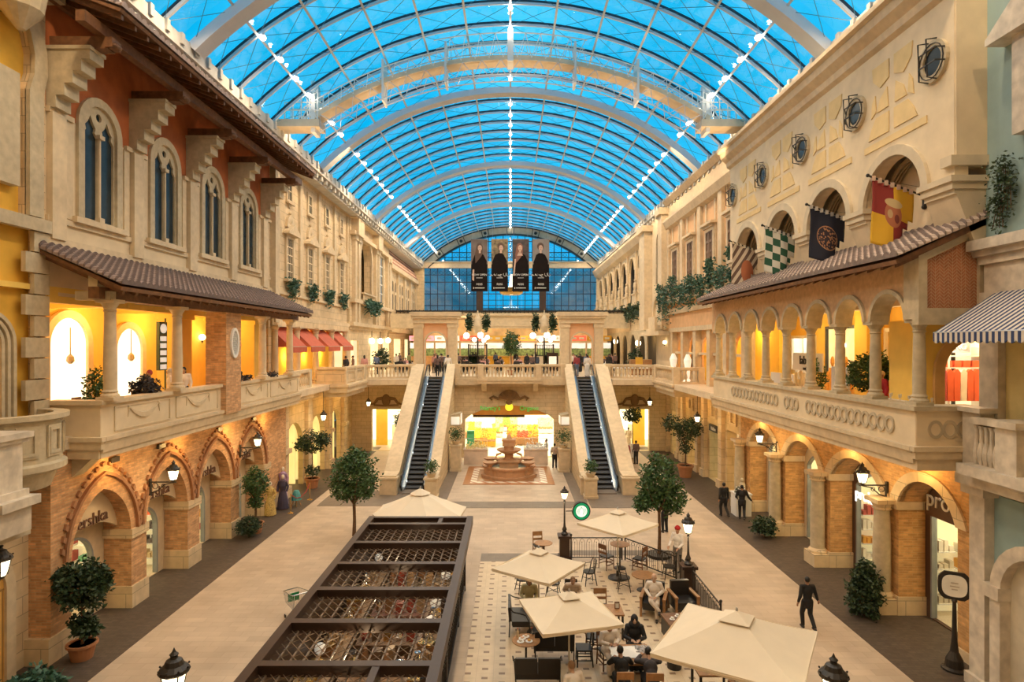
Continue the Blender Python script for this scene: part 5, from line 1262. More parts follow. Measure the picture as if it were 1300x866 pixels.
m.ball((-.1, 46.95, 4.25), (.25,.1,.2)); part('shell', m, cart, cx, True)
for s, lb in ((-1, 'brown scrolled ornament over the opening beside the escalator on the red awning side'), (1, 'brown scrolled ornament over the opening with shoppers and a small tree')):
    t = thing('carved_cartouche', lb, 'ornament', (s*10.1, 49.9, 4.0)); m = MB()
    m.ball((s*10.1, 49.9, 4.15), (.35,.12,.5))
    for q in (-1, 1): m.tube([(s*10.1+q*.3, 49.9, 4.3), (s*10.1+q*.7, 49.9, 4.25), (s*10.1+q*.95, 49.9, 3.9), (s*10.1+q*1.5, 49.9, 3.75)], [.14,.12,.1,.04], 6); m.tube([(s*10.1, 49.9, 3.7), (s*10.1+q*1.0, 49.9, 3.75)], .08, 5)
    part('scrolls', m, cart, t, True)
    t = thing('window_%d' % (91+(s > 0)), ['brightly lit shop interior seen past the escalator on the red awning side', 'brightly lit shop interior with shoppers past the escalator'][s > 0], 'shop window', (s*10, 52.5, 0), kind='structure')
    m = MB(); m.box(*sorted((s*7.6, s*13)), 56, 56.2, 0, 4.5); m.box(*sorted((s*7.4, s*7.6)), 50.5, 56, 0, 4.5); m.box(*sorted((s*13, s*13.2)), 50.5, 56, 0, 4.5); part('shop_walls', m, mat('bright_shop_interior', ()), t, True)
    m = MB(); m.box(*sorted((s*10.6, s*11.6)), 53, 53.1, 0, 3.2); part('yellow_panel', m, mat('glowing_yellow_plaster', ()), t, True)
    m = MB()
    for q in range(5): m.box(s*8.6+s*.5*q, s*8.6+s*.5*q+.3, 55, 55.6, 0, 1.0+.5*(q % 3))
    part('display_stands', m, goods[2], t, True)
    light('shop_light', 'AREA', (s*10.3, 53.2, 4.4), 160, WHITE, 3.5)
sg = thing('shop_sign', 'green lettered food store sign with a yellow round emblem on the orange arch band', 'sign', (-.1, 47.15, 3.7))
m = MB(); m.prism('Y', 47.3, 47.45, [(x, z-.0) for x, z in archpts(-.07, 5.8, 3.3, .68)] + [(-2.9, 3.25), (2.7, 3.25)]); part('orange_band', m, mat('orange_sign_band', (.62,.26,.04), .6), sg, True)
text('lettering', "Nancy's", (-1.55, 47.2, 3.62), RF, .5, mat('sign_green', (.05,.5,.08), .5, emit=.6), sg); text('lettering', 'Organic', (1.45, 47.2, 3.62), RF, .46, MATS['sign_green'], sg)
m = MB(); m.lathe([(.3,0),(.3,.06),(0,.06)], n=16); o = part('emblem', m, mat('sign_yellow', (.9,.85,.05), .5, emit=.8), sg); o.rotation_euler = (pi/2,0,0); o.location = (0, 0, .18)
m = MB(); m.box(-2.9, 1.1, 47.5, 47.6, 3.05, 3.3); single('dark_bulkhead', m, bronze, 'dark bulkhead strip under the food store sign', 'panel')
# food store hall
st_ = thing('window_93', 'bright food store hall beyond the fountain', 'shop', (0, 58, 0), kind='structure')
m = MB(); m.box(-6.5, 6.5, 67, 67.2, 0, 5.2); m.box(-6.7, -6.5, 47.8, 67.2, 0, 5.2); m.box(6.5, 6.7, 47.8, 67.2, 0, 5.2); m.box(-6.5, 6.5, 47.8, 67, 5.0, 5.2); part('hall_walls', m, mat('food_store_white', (1,.93,.74), .7, var=.06), st_, True)
m = MB(); m.box(-6.5, 6.5, 47.8, 67, 0, .015); part('hall_floor', m, mat('food_store_floor', (.92,.86,.70), .35), st_, True)
for x in (-3, 3):
    for y in (51, 58, 64): light('store_light', 'AREA', (x, y, 4.9), 380, (1,.90,.68), 2.5)
rnd = random.Random(5)
def produce(x, y, w_, d_, cols_, lb, tall=1.0, base=woodl):
    t = thing('produce_stand', lb, 'market stand', (x, y, 0))
    m = MB(); m.box(-w_/2, w_/2, -d_/2, d_/2, .1, .45*tall)
    for k in range(int(w_/.4)+1): m.box(-w_/2+k*.4-.03, -w_/2+k*.4+.03, -d_/2-.05, -d_/2, 0, .5*tall)
    part('crate_base', m, base, t)
    m = MB(); m.prism('X', -w_/2, w_/2, [(-d_/2-.05, .45*tall), (d_/2, .45*tall), (d_/2, 1.3*tall), (-d_/2-.05, .55*tall)]); part('sloping_tray', m, woodl, t)
    for k in range(6):
        m = MB(); r_ = random.Random(k); xx = -w_/2+w_*(k % 3+.5)/3; f = .3 if k < 3 else .72
        for q in range(50):
            fx = r_.uniform(-w_/6, w_/6); fy = r_.uniform(-.25, .25)*d_; m.ball((xx+fx, -d_/2+d_*f+fy, (.6+.72*(f+fy/d_))*tall), .085, 5, 4)
        o = part('fruit', m, cols_[k % len(cols_)], t); o['kind'] = 'stuff'
frt = [mat('fruit_orange', (.90,.33,.03), .5), mat('fruit_yellow', (.9,.62,.04), .5), mat('fruit_red', (.75,.10,.04), .5), mat('fruit_green', (.25,.42,.06), .5), mat('fruit_pale', (.85,.72,.35), .5)]
produce(1.05, 53.5, 2.7, 1.8, [frt[0], frt[2], frt[0], frt[1], frt[4], frt[1]], 'large sloping stand of orange and red fruit in the food store', 1.2)
produce(-2.2, 52.4, 1.9, 1.4, [frt[1], frt[0], frt[1]], 'yellow and orange fruit stand near the food store entrance', 1.1, yelpl)
produce(-3.6, 56.8, 1.8, 1.3, [frt[4], frt[1], frt[4]], 'stand of pale and green produce deeper in the food store', 1.1)
produce(-1.2, 57.5, 1.0, .9, [frt[4], frt[3]], 'small pale produce stand at the centre of the food store', .9, white)
produce(-.4, 61.5, 2.2, 1.0, [frt[4], frt[3], frt[4]], 'low green produce stand at the back of the food store', 1.1, white)
produce(3.4, 60, 1.4, 1.0, [frt[4]], 'pale display stand at the back right of the food store', 1.1, white)
m = MB(); m.box(-3.6, -3.0, 51, 51.4, 0, 1.5); m.box(-3.6, -3.0, 50.95, 51, .3, 1.3); single('recycling_bin', m, mat('green_bin', (.02,.20,.10), .5), 'green bin by the food store entrance', 'bin')
# stall in front of the store, both sides of the fountain
for i, (x, lb) in enumerate(((-1.9+-.6, 'low pink-cream counter with goods behind the fountain on the red awning side'), (1.85, 'pale counter topped with white flowers behind the fountain'))):
    t = thing('kiosk_counter', lb, 'counter', (x, 44.8, 0)); m = MB(); m.box(-.85, .85, -.5, .5, 0, 1.05); m.box(-.9, .9, -.55, .55, 1.05, 1.12); m.box(-.8, .8, -.52, -.5, .15, .95); part('cabinet', m, mat('pinkish_cream', (.70,.55,.42), .6), t)
    m = MB(); r_ = random.Random(i)
    for k in range(140): m.ball((r_.uniform(-.7,.7), r_.uniform(-.4,.4), 1.12+abs(r_.gauss(0,.22))), r_.uniform(.03,.07), 5, 4)
    o = part('flowers', m, white if i else frt[4], t); o['kind'] = 'stuff'
    m = MB(); m.tube([(-.8,-.45,1.1),(-.8,-.45,1.9),(.8,-.45,1.9),(.8,-.45,1.1)], .025, 5); part('frame', m, chrome, t)

# ================================================================== ESCALATORS
SL = 6.1/10.7
def escalator(x, lb):
    t = thing('escalator', lb, 'escalator', (x, 36.5, 0))
    m = MB(); m.prism('X', -.83, .83, [(-.9, 0), (0, -.0), (10.7, 6.02), (12.2, 6.02), (12.2, 5.0), (10.9, 4.9), (1.4, 0)]); part('truss_body', m, mat('escalator_dark_grey', (.07,.07,.075), .5), t)
    sm = MB(); sm.box(-.52, .52, 0, .42, 0, .05); sm.box(-.52, .52, .4, .42, -.2, .0)
    for k in range(17): sm.box(-.5+.0625*k-.012, -.5+.0625*k+.012, 0, .41, .05, .062)
    sme = sm.mesh('step', None, False, mat('step_black', (.005,.005,.005), .8, var=.1, spec=.03))
    ed = MB(); ed.box(-.52, .52, -.012, .012, .045, .066); edm = ed.mesh('step_edge', None, False, mat('step_edge_worn', (.07,.06,.05), .7, spec=.05))
    n = 28
    for k in range(n+1):
        o = bpy.data.objects.new('step', sme); COL.objects.link(o); o.parent = t; o.location = (0, 10.7*k/n, 6.02*k/n+.06)
        e = bpy.data.objects.new('step_edge', edm); COL.objects.link(e); e.parent = o
    m = MB(); m.box(-.55, .55, -.95, 0, 0, .07); m.box(-.6, .6, 11.1, 12.3, 6.02, 6.13); part('landing_plate', m, floor_g, t)
    for s in (-1, 1):
        xx = s*.66
        m = MB(); m.prism('X', *sorted((xx-.015, xx+.015)), [(-.6, .1), (-.75, .5), (-.6, .95), (0, 1.0), (10.7, 7.05), (12.0, 7.05), (12.15, 6.6), (12.0, 6.1), (10.7, 6.05), (0, .05)]); part('glass_balustrade', m, glass('escalator_glass', (.80,.84,.86), .14, .05), t)
        m = MB(); m.tube([(xx, -.6, .1+.05), (xx, -.82, .5), (xx, -.6, .98), (xx, 0, 1.03), (xx, 10.7, 7.08), (xx, 12.0, 7.08), (xx, 12.2, 6.6), (xx, 12.0, 6.2)], .05, 8); part('handrail', m, iron, t)
        m = MB(); m.prism('X', *sorted((s*.54, s*.84)), [(-.6, .0), (-.6, .16), (0, .2), (10.7, 6.24), (12.0, 6.24), (12.0, 6.0), (10.7, 5.9), (0, .0)]); part('skirt_panel', m, chrome, t)
        for k in range(5): m = MB(); m.ball((xx-s*.1, .6+2.3*k, .34+2.3*SL*k+.1), .05, 6, 4); part('skirt_lamp', m, mat('skirt_lamp_glow', (.9,.95,1), .5, emit=5), t)
    return t
escalator(-5.72, 'long black-stepped escalator on the side of the red awnings'); escalator(5.6, 'long black-stepped escalator on the side of the ringed balcony')
def ramp(s, xa, xb, lb):
    t = thing('escalator_parapet', lb, 'parapet', (s*(xa+xb)/2, 36, 0)); x0, x1 = sorted((s*xa, s*xb))
    m = MB(); m.prism('X', x0+.06, x1-.06, [(35.6, 0), (35.6, .95), (36.6, 1.0), (47.0, 6.95), (47.3, 6.95), (47.3, 0)]); part('wall', m, MATS['sandy_stone_blocks'], t, True)
    m = MB(); m.prism('X', x0, x1, [(35.5, .93), (35.5, 1.08), (36.6, 1.14), (47.0, 7.15), (47.9, 7.15), (47.9, 7.0), (47.0, 7.0), (36.6, .98)]); part('coping', m, trimst, t, True)
    m = MB(); m.box(x0-.03, x1+.03, 35.35, 35.95, 0, .9); m.box(x0-.08, x1+.08, 35.3, 36.0, .9, 1.0); part('newel_post', m, trimst, t, True)
ramp(-1, 4.2, 4.85, 'sloping stone parapet between the fountain bay and the escalator on the red awning side')
ramp(-1, 6.6, 7.5, 'broad outer stone parapet of the escalator on the red awning side')
ramp(1, 4.1, 4.72, 'sloping stone parapet between the fountain bay and the escalator on the ringed balcony side')
ramp(1, 6.5, 7.4, 'broad outer stone parapet of the escalator on the ringed balcony side')
# flower planters on stone pedestals
def leaves(m, n, c, r, size, rnd, flat=1.0, shell=.55):
    for k in range(n):
        while True:
            v = Vector((rnd.uniform(-1,1), rnd.uniform(-1,1), rnd.uniform(-1,1)))
            if .05 < v.length < 1: break
        v = v.normalized()*(shell+(1-shell)*rnd.random())
        m.leaf((c[0]+v.x*r[0], c[1]+v.y*r[1], c[2]+v.z*r[2]*flat), size, rnd)
def planter(x, y, h, lb, r=.34, fl=.45):
    t = thing('flower_pedestal', lb, 'planter', (x, y, 0))
    m = MB(); m.box(-r, r, -r, r, 0, h); m.box(-r-.06, r+.06, -r-.06, r+.06, 0, .14); m.box(-r-.06, r+.06, -r-.06, r+.06, h-.1, h); m.box(-r+.08, r-.08, -r-.02, -r, .25, h-.2); part('pedestal', m, trimst, t)
    m = MB(); m.lathe([(.18,h),(.3,h+.22),(.33,h+.25)], n=12); part('bowl', m, trimst, t)
    m = MB(); rd = random.Random(int(x*10)); leaves(m, 420, (0,0,h+.25+fl*.8), (fl,fl,fl*.95), .13, rd, shell=.2); part('foliage', m, leafm, t)
planter(-4.5, 34.9, 1.15, 'stone pedestal with leafy bowl at the escalator foot, red awning side'); planter(4.55, 34.9, 1.15, 'stone pedestal with leafy bowl at the escalator foot, ringed balcony side')
planter(-3.75, 42.3, 1.8, 'tall leafy pedestal against the fountain bay wall on the red awning side', fl=.6); planter(3.65, 42.0, 1.6, 'tall leafy pedestal beside the two people at the fountain', fl=.7)
for s, lb in ((-1, 'slanting lit display case on the fountain bay wall, red awning side'), (1, 'slanting lit display case on the fountain bay wall, ringed balcony side')):
    t = thing('wall_display_case', lb, 'display case', (s*3.9, 44.2, 2.9)); m = MB(); m.prism('Y', -.7, .7, [(-.35,0),(.35,0),(.35,.9),(-.35,.75)]); part('case', m, greyst, t)
    m = MB(); m.box(-.38, -.35, -.6, .6, .1, .65) if s > 0 else m.box(.35, .38, -.6, .6, .1, .8); m.box(-.3, .3, -.72, -.7, .1, .65); part('lit_face', m, mat('pale_lit_face', (.95,.88,.75), .6, emit=.5), t)

# ================================================================== FOUNTAIN
rug = thing('inlaid_paving', 'square red marble inlay with a white diagonal border under the fountain', 'paving', (-.1, 40.7, 0), kind='structure')
def frame_(m, a, b, c, d, w_, z): m.box(a, b, c, c+w_, .0, z); m.box(a, b, d-w_, d, .0, z); m.box(a, a+w_, c+w_, d-w_, .0, z); m.box(b-w_, b, c+w_, d-w_, .0, z)
m = MB(); frame_(m, -2.95, 2.75, 38.0, 43.6, .42, .016); part('outer_border', m, mat('rust_marble', (.38,.15,.04), .5, var=.15), rug, True)
dg_ = mat('diagonal_white_inlay', (.75,.66,.52), .35, var=.02); nt = dg_.node_tree; N = nt.nodes; L = nt.links
g_ = N.new('ShaderNodeNewGeometry'); s_ = N.new('ShaderNodeSeparateXYZ'); L.new(g_.outputs['Position'], s_.inputs[0])
ad = N.new('ShaderNodeMath'); ad.operation = 'ADD'; L.new(s_.outputs[0], ad.inputs[0]); L.new(s_.outputs[1], ad.inputs[1])
fr = N.new('ShaderNodeMath'); fr.operation = 'FRACT'; dv = N.new('ShaderNodeMath'); dv.operation = 'DIVIDE'; dv.inputs[1].default_value = .7; L.new(ad.outputs[0], dv.inputs[0]); L.new(dv.outputs[0], fr.inputs[0])
gt_ = N.new('ShaderNodeMath'); gt_.operation = 'GREATER_THAN'; gt_.inputs[1].default_value = .68; L.new(fr.outputs[0], gt_.inputs[0])
mx = N.new('ShaderNodeMix'); mx.data_type = 'RGBA'; L.new(gt_.outputs[0], mx.inputs[0]); mx.inputs[6].default_value = (.75,.66,.52,1); mx.inputs[7].default_value = (.40,.13,.05,1); L.new(mx.outputs[2], N['Principled BSDF'].inputs['Base Color'])
m = MB(); frame_(m, -2.53, 2.33, 38.42, 43.18, .4, .015); part('diagonal_border', m, dg_, rug, True)
m = MB(); m.box(-2.13, 1.93, 38.82, 42.78, 0, .014); part('inner_field', m, mat('brown_marble', (.33,.16,.07), .35, var=.2), rug, True)
fm = mat('pink_sandstone', (.52,.30,.165), .7, var=.12, scale=4)
ft = thing('fountain', 'tiered pink stone fountain with small side basins', 'fountain', (-.1, 40.8, 0))
def qf(r, n=48): return [(r*(1+.10*abs(cos(2*2*pi*k/n))**.5*(1 if True else 0))*cos(2*pi*k/n), r*(1+.10*abs(cos(2*2*pi*k/n))**.5)*sin(2*pi*k/n)*.95) for k in range(n)]
m = MB(); m.prism('Z', .02, .16, qf(1.68)); m.prism('Z', .16, .6, [qf(1.5), qf(1.34)]); m.prism('Z', .6, .7, [qf(1.6), qf(1.28)]); part('lower_basin', m, fm, ft)
m = MB(); m.prism('Z', .3, .5, qf(1.36)); part('water', m, mat('fountain_water', (.32,.36,.30), .05, var=.3), ft)
m = MB(); m.box(-.62, .62, -.62, .62, .02, .95); m.box(-.7, .7, -.7, .7, .95, 1.05); m.lathe([(.4,1.05),(.28,1.2),(.3,1.4)], n=16); part('pedestal', m, fm, ft)
m = MB(); m.lathe([(.22,1.4),(.5,1.5),(.78,1.66),(.82,1.74),(.75,1.74),(.3,1.6)], n=24); part('upper_basin', m, fm, ft, smooth=True)
m = MB(); m.lathe([(.3,1.55),(.34,1.9),(.28,2.0)], n=14); m.box(-.42, .42, -.35, .35, 1.95, 2.3); m.box(-.46, .46, -.4, .4, 2.3, 2.4); m.lathe([(.2,2.4),(.12,2.6),(.05,2.72)], n=10); part('central_block', m, fm, ft)
for sx in (-1, 1):
    for sy, z in ((-1, .62), (1, .72)):
        m = MB(); c = (sx*1.25, sy*.75, 0); m.lathe([(.2,.5),(.13,.62),(.16,.8),(.42,.95),(.46,1.02),(.4,1.02),(.1,.9)], c, 16); part('side_basin', m, fm, ft, smooth=True)
for s in (-1, 1): m = MB(); m.tube([(s*.6, -.2, 1.0), (s*.9, -.2, 1.15), (s*.8, -.2, 1.4), (s*.5, -.2, 1.5)], [.12,.1,.08,.05], 7); part('scroll', m, fm, ft)
# ================================================================== KIOSK (dark steel pergola)
KX0, KX1, KY0, KY1, KZ = -5.0, -1.33, 8.2, 21.8, 2.6
kk = thing('pergola_kiosk', 'long dark brown steel pergola kiosk with wire mesh bays over its wares', 'kiosk', (-3.16, 15, 0))
m = MB(); m.box(KX0, KX0+.2, KY0, KY1, KZ-.28, KZ); m.box(KX1-.2, KX1, KY0, KY1, KZ-.28, KZ); part('side_beam', m, bronze, kk, True)
for y in (21.68, 20.9, 18.95, 17.15, 15.35, 13.55, 11.75, 9.95):
    m = MB(); m.box(KX0+.2, KX1-.2, y-.06, y+.06, KZ-.24, KZ-.01); m.box(KX0+.2, KX1-.2, y-.1, y+.1, KZ-.04, KZ); part('cross_beam', m, bronze, kk, True)
m = MB(); m.box(-2.5, -2.36, 20.9, 21.68, KZ-.2, KZ-.01); m.box(-2.62, -2.48, 8.2, 11.75, KZ-.3, KZ-.01); part('middle_beam', m, bronze, kk, True)
grate = mat('kiosk_wire', (.20,.15,.11), .45, metal=.3, var=.1)
ys = [20.9, 18.95, 17.15, 15.35, 13.55, 11.75, 9.95, 8.3]
for a, b in zip(ys[1:], ys[:-1]):
    m = MB()
    for k in range(13):
        x = KX0+.35+.26*k; m.box(x-.014, x+.014, a+.06, b-.06, KZ-.23, KZ-.2)
    for k in range(-8, 20):
        for s in (-1, 1):
            x0 = KX0+.2+.24*k; y0_ = a+.06; L_ = b-a-.12; x1_ = x0+s*L_*.8 if s > 0 else x0; 
            p0 = [x0, y0_]; p1 = [x0+s*L_*.8+ (0 if s > 0 else 0), y0_+L_]
            if s < 0: p0[0] += L_*.8; p1[0] += L_*.8
            lo, hi = KX0+.2, KX1-.2
            def clipx(p, q):
                d = q[0]-p[0]
                f0, f1 = sorted(((lo-p[0])/d, (hi-p[0])/d)); f0 = max(0, f0); f1 = min(1, f1)
                return None if f1-f0 < .02 else ((p[0]+d*f0, p[1]+(q[1]-p[1])*f0), (p[0]+d*f1, p[1]+(q[1]-p[1])*f1))
            c_ = clipx(p0, p1)
            if c_: m.tube([(*c_[0], KZ-.19), (*c_[1], KZ-.19)], .009, 3)
    part('mesh_panel', m, grate, kk, True)
m = MB(); m.box(KX0+.12, KX0+.2, KY0, KY1-.1, .1, KZ-.28); m.box(KX1-.4, KX1-.34, KY0, KY1-.1, .1, 1.15); m.box(KX0+.12, KX1-.34, KY1-.2, KY1-.12, .1, 2.3)
m.box(KX0+.1, KX1-.34, KY0, KY1-.1, .02, .1); part('side_panels', m, bronze, kk, True)
for x in (KX0+.1, KX1-.32):
    for y in (KY0+.1, 11.75, 15.35, 18.95, KY1-.1): m = MB(); m.box(x-.07, x+.07, y-.07, y+.07, 0, KZ-.28); part('post', m, bronze, kk, True)
m = MB()
for k in range(30): m.ball((KX1-.27, 14.5+.22*k, 1.0+.0*k), .05, 6, 4)
for k in range(30): m.tube([(KX1-.27, 14.5+.22*k, .3), (KX1-.27, 14.5+.22*k, 1.0)], .015, 4)
m.box(KX1-.31, KX1-.23, 14.4, 21.2, .3, .36); part('finial_rail', m, iron, kk, True)
for x, lb in ((-4.5, 'dark display counter along the street side inside the pergola kiosk'), (-2.1, 'dark display counter along the cafe side inside the pergola kiosk')):
    t = thing('display_counter', lb, 'counter', (x, 15, .1)); m = MB(); m.box(x-.32, x+.32, 8.6, 21.2, .1, .95); part('cabinet', m, mat('counter_brown', (.12,.07,.04), .5), t, True)
    m = MB(); m.box(x-.34, x+.34, 8.55, 21.25, .95, 1.0); part('top', m, mat('counter_top_tan', (.30,.20,.12), .3), t, True)
silver = mat('silver_ware', (.75,.72,.68), .12, metal=1, var=.1); gold = mat('gilded_ware', (.70,.45,.15), .25, metal=.9, var=.1)
rnd = random.Random(11)
kgoods = [mat('ware_%d' % i, c, .5, var=.3) for i, c in enumerate([(.25,.12,.05),(.12,.07,.04),(.40,.26,.14),(.06,.05,.05),(.30,.05,.03)])]
def ware(kind, mt, lb, grp):
    t = thing('display_ware', lb, 'ornament', (0,0,0), group=grp)
    m = MB()
    if kind == 0: m.lathe([(.1,0),(.17,.05),(.2,.2),(.12,.38),(.05,.46),(.08,.55)], n=10); part('vase', m, mt, t, smooth=True)
    elif kind == 1: m.box(-.2,.2,-.14,.14,0,.3); part('box', m, mt, t); m = MB(); m.box(-.21,.21,-.15,.15,.3,.36); part('lid', m, gold, t)
    elif kind == 2: m.lathe([(.12,0),(.03,.08),(.03,.3)], n=10); part('stand', m, gold, t); m = MB(); m.ball((0,0,.44), .16, 10, 7); part('globe', m, mt, t, smooth=True)
    else:
        for q in range(5): m.box(-.24+.1*q, -.17+.1*q, -.12, .12, 0, .3+.06*((q*3) % 4))
        part('row_of_packets', m, mt, t)
    return t
ws = [ware(0, silver, 'silver vase among the wares under the kiosk mesh', 'silver vases in the kiosk'), ware(1, kgoods[0], 'small orange-brown chest among the wares under the kiosk mesh', 'chests in the kiosk'), ware(2, mat('pale_globe', (.85,.8,.7), .3, emit=.25), 'pale globe ornament among the wares under the kiosk mesh', 'globe ornaments in the kiosk'), ware(3, kgoods[2], 'row of tan packets among the wares under the kiosk mesh', 'packet rows in the kiosk'), ware(1, mat('silver_foil', (.8,.78,.75), .2, metal=.8), 'silver wrapped box among the wares under the kiosk mesh', 'silver boxes in the kiosk')]
used = [False]*len(ws)
for i in range(60):
    x = (-4.5, -2.1)[i % 2] + rnd.uniform(-.08, .08); y = 8.9+.42*(i//2); k = rnd.randrange(len(ws)); r_ = rnd.uniform(-.6, .6)
    if not used[k]: ws[k].location = (x, y, 1.0); ws[k].rotation_euler = (0,0,r_); used[k] = True
    else: dup(ws[k], (x, y, 1.0), r_, scale=rnd.uniform(.7, 1.05))
for i, (y, c_) in enumerate(((10.5, (.50,.35,.20)), (13.0, (.55,.40,.25)), (14.6, (.30,.18,.10)), (16.3, (.20,.12,.07)), (18.0, (.22,.10,.07)), (20.0, (.22,.16,.10)))):
    t = thing('display_table', 'low table of mixed goods in the kiosk aisle, %s from the viewer' % (ordn+['fifth','sixth'])[i], 'table', (-3.2, y, .1))
    m = MB(); m.box(-.75, .75, -.45, .45, 0, .8); m.box(-.8, .8, -.5, .5, .8, .85); part('table', m, mat('aisle_table_%d' % i, c_, .6, var=.3), t)
    for q in range(10):
        m = MB(); xx = -.6+.3*(q % 5); yy = -.2+.4*(q//5); h_ = rnd.uniform(.15, .5)
        if q % 3: m.box(xx-.1, xx+.1, yy-.12, yy+.12, .85, .85+h_)
        else: m.lathe([(.08,.85),(.12,.95),(.05,.85+h_)], (xx, yy, 0), 8)
        part('goods', m, rnd.choice(kgoods+[silver, gold]), t)
for y in (10, 13, 16, 19): light('kiosk_lamp', 'POINT', (-3.2, y, 2.05), 20, (1,.75,.45), .06)

# ================================================================== PARASOLS
def parasol(name, lb, cx, cy, half, zr, za, ang, n=4, base=True):
    """n-sided canopy; ang = direction of the first corner"""
    t = thing(name, lb, 'umbrella', (cx, cy, 0))
    cor = [(half*cos(ang+2*pi*k/n), half*sin(ang+2*pi*k/n)) for k in range(n)]
    m = MB(); vs = []; fs = []; R_ = 5; sub = 6
    for k in range(n):
        a, b = cor[k], cor[(k+1) % n]
        for j in range(R_+1):
            f = j/R_; w_ = .0
            for q in range(sub+1):
                g_ = q/sub; x = (a[0]*(1-g_)+b[0]*g_)*f; y = (a[1]*(1-g_)+b[1]*g_)*f
                sag = .05*sin(pi*g_)*f + .04*sin(pi*f)
                vs.append((x, y, za-(za-zr)*f-sag))
        o_ = k*(R_+1)*(sub+1)
        for j in range(R_):
            for q in range(sub):
                i0 = o_+j*(sub+1)+q; fs.append((i0, i0+1, i0+sub+2, i0+sub+1))
    m._a(vs, fs); nv = len(vs); m._a([(x, y, z-.015) for x, y, z in vs], [f[::-1] for f in fs])
    hem = []
    part('canopy', m, canvas, t, smooth=True)
    m = MB()
    for k in range(n):
        a, b = cor[k], cor[(k+1) % n]
        m._a([(a[0],a[1],zr-.005),(b[0],b[1],zr-.005),(b[0],b[1],zr-.09),(a[0],a[1],zr-.09)], [(0,1,2,3)])
        m.tube([(a[0],a[1],zr),(((a[0]+b[0])/2),(a[1]+b[1])/2,zr-.05),(b[0],b[1],zr)], .012, 4)
    part('hem', m, canvas, t)
    m = MB(); f = .22; zc_ = za+.035
    vs = [(0,0,za+.05)]+[(c[0]*f, c[1]*f, za-(za-zr)*f+.025) for c in cor]
    m._a(vs, [(0, 1+k, 1+(k+1) % n) for k in range(n)]); m._a([(x,y,z-.012) for x,y,z in vs], [(0, 1+(k+1) % n, 1+k) for k in range(n)])
    part('vent_cap', m, canvas, t)
    m = MB()
    for c in cor: m.tube([(c[0]*.02, c[1]*.02, za-.14), (c[0]*.5, c[1]*.5, (za+zr)/2-.12), (c[0]*.97, c[1]*.97, zr-.045)], .013, 4)
    part('ribs', m, woodl, t)
    m = MB(); m.tube([(0,0,.05),(0,0,za+.03)], .024, 8); part('pole', m, mat('pole_cream', (.62,.56,.45), .5), t)
    m = MB(); m.lathe([(.02,za+.03),(.03,za+.06),(.025,za+.1),(.0,za+.13)], n=8); part('finial', m, chrome, t)
    m = MB(); m.lathe([(.36,0),(.36,.05),(.3,.08),(.06,.1),(.05,.3)], n=24); part('base_plate', m, iron, t)
    return t
parasol('cafe_parasol', 'far round-topped ivory parasol rising behind the pergola kiosk', -3.55, 24.2, 1.85, 2.15, 2.98, .3, 8)
parasol('cafe_parasol', 'small ivory parasol beside the round green emblem, nearest the escalators', 3.98, 22.8, 1.5, 2.05, 2.54, -1.62)
parasol('cafe_parasol', 'ivory parasol over the dark chairs between the kiosk and the railing', .85, 18.45, 1.42, 2.05, 2.54, -1.41)
parasol('cafe_parasol', 'ivory parasol tilted over the dark benches and the man in white', 1.46, 15.3, 1.42, 2.05, 2.5, -2.1)
parasol('cafe_parasol', 'largest ivory parasol, in front of the man walking in a black suit', 4.86, 13.2, 2.02, 2.3, 2.93, .235+0)

# ================================================================== CAFE FURNITURE
def windsor(lb, loc, rz, grp=None, m_=None):
    t = thing('cafe_chair', lb, 'chair', loc, rz, grp); mt = m_ or iron
    m = MB(); m.prism('Z', .43, .47, [(.24*cos(a*pi/8)*(1.0), .22*sin(a*pi/8)) for a in range(16)]); part('seat', m, mt, t)
    for sx in (-1, 1):
        for sy in (-1, 1): m = MB(); m.tube([(sx*.16, sy*.15, .44), (sx*.23, sy*.22, 0)], [.02,.014], 6); part('leg', m, mt, t)
    m = MB(); m.tube([(-.19,-.19,.2),(.19,.19,.2)], .01, 4); m.tube([(-.19,.19,.2),(.19,-.19,.2)], .01, 4); part('stretcher', m, mt, t)
    m = MB(); pts = [(-.22,-.1,.47),(-.24,-.17,.75),(-.17,-.22,.9),(0,-.24,.94),(.17,-.22,.9),(.24,-.17,.75),(.22,-.1,.47)]; m.tube(pts, .018, 6)
    for k in range(5): x = -.14+.07*k; m.tube([(x*.8,-.18,.46),(x,-.225,.9)], .008, 4)
    part('backrest', m, mt, t)
    m = MB()
    for s in (-1, 1): m.tube([(s*.235,-.17,.7),(s*.27,.05,.68),(s*.24,.12,.46)], .015, 5)
    part('armrest', m, mt, t); return t
def slatchair(lb, loc, rz, grp=None, h=.46, m_=None, pad=None):
    t = thing('wooden_chair', lb, 'chair', loc, rz, grp); mt = m_ or woodl
    m = MB(); m.box(-.21,.21,-.2,.21,h-.04,h); part('seat', m, pad or blackl, t)
    for sx in (-1, 1):
        m = MB(); m.tube([(sx*.19,.19,h-.02),(sx*.2,.2,0)], .02, 6); part('leg', m, mt, t)
        m = MB(); m.tube([(sx*.19,-.24,h+.45),(sx*.19,-.19,h),(sx*.2,-.22,0)], .02, 6); part('leg', m, mt, t)
    m = MB()
    for a, b in ((h+.3, h+.47), (h+.12, h+.2)): m.box(-.2,.2,-.25,-.215,a,b)
    part('backrest', m, mt, t)
    m = MB()
    for z in (h*.35, h*.6): m.box(-.19,.19,.18,.2,z,z+.025); m.box(-.2,-.18,-.2,.2,z,z+.025); m.box(.18,.2,-.2,.2,z,z+.025)
    part('stretcher', m, mt, t); return t
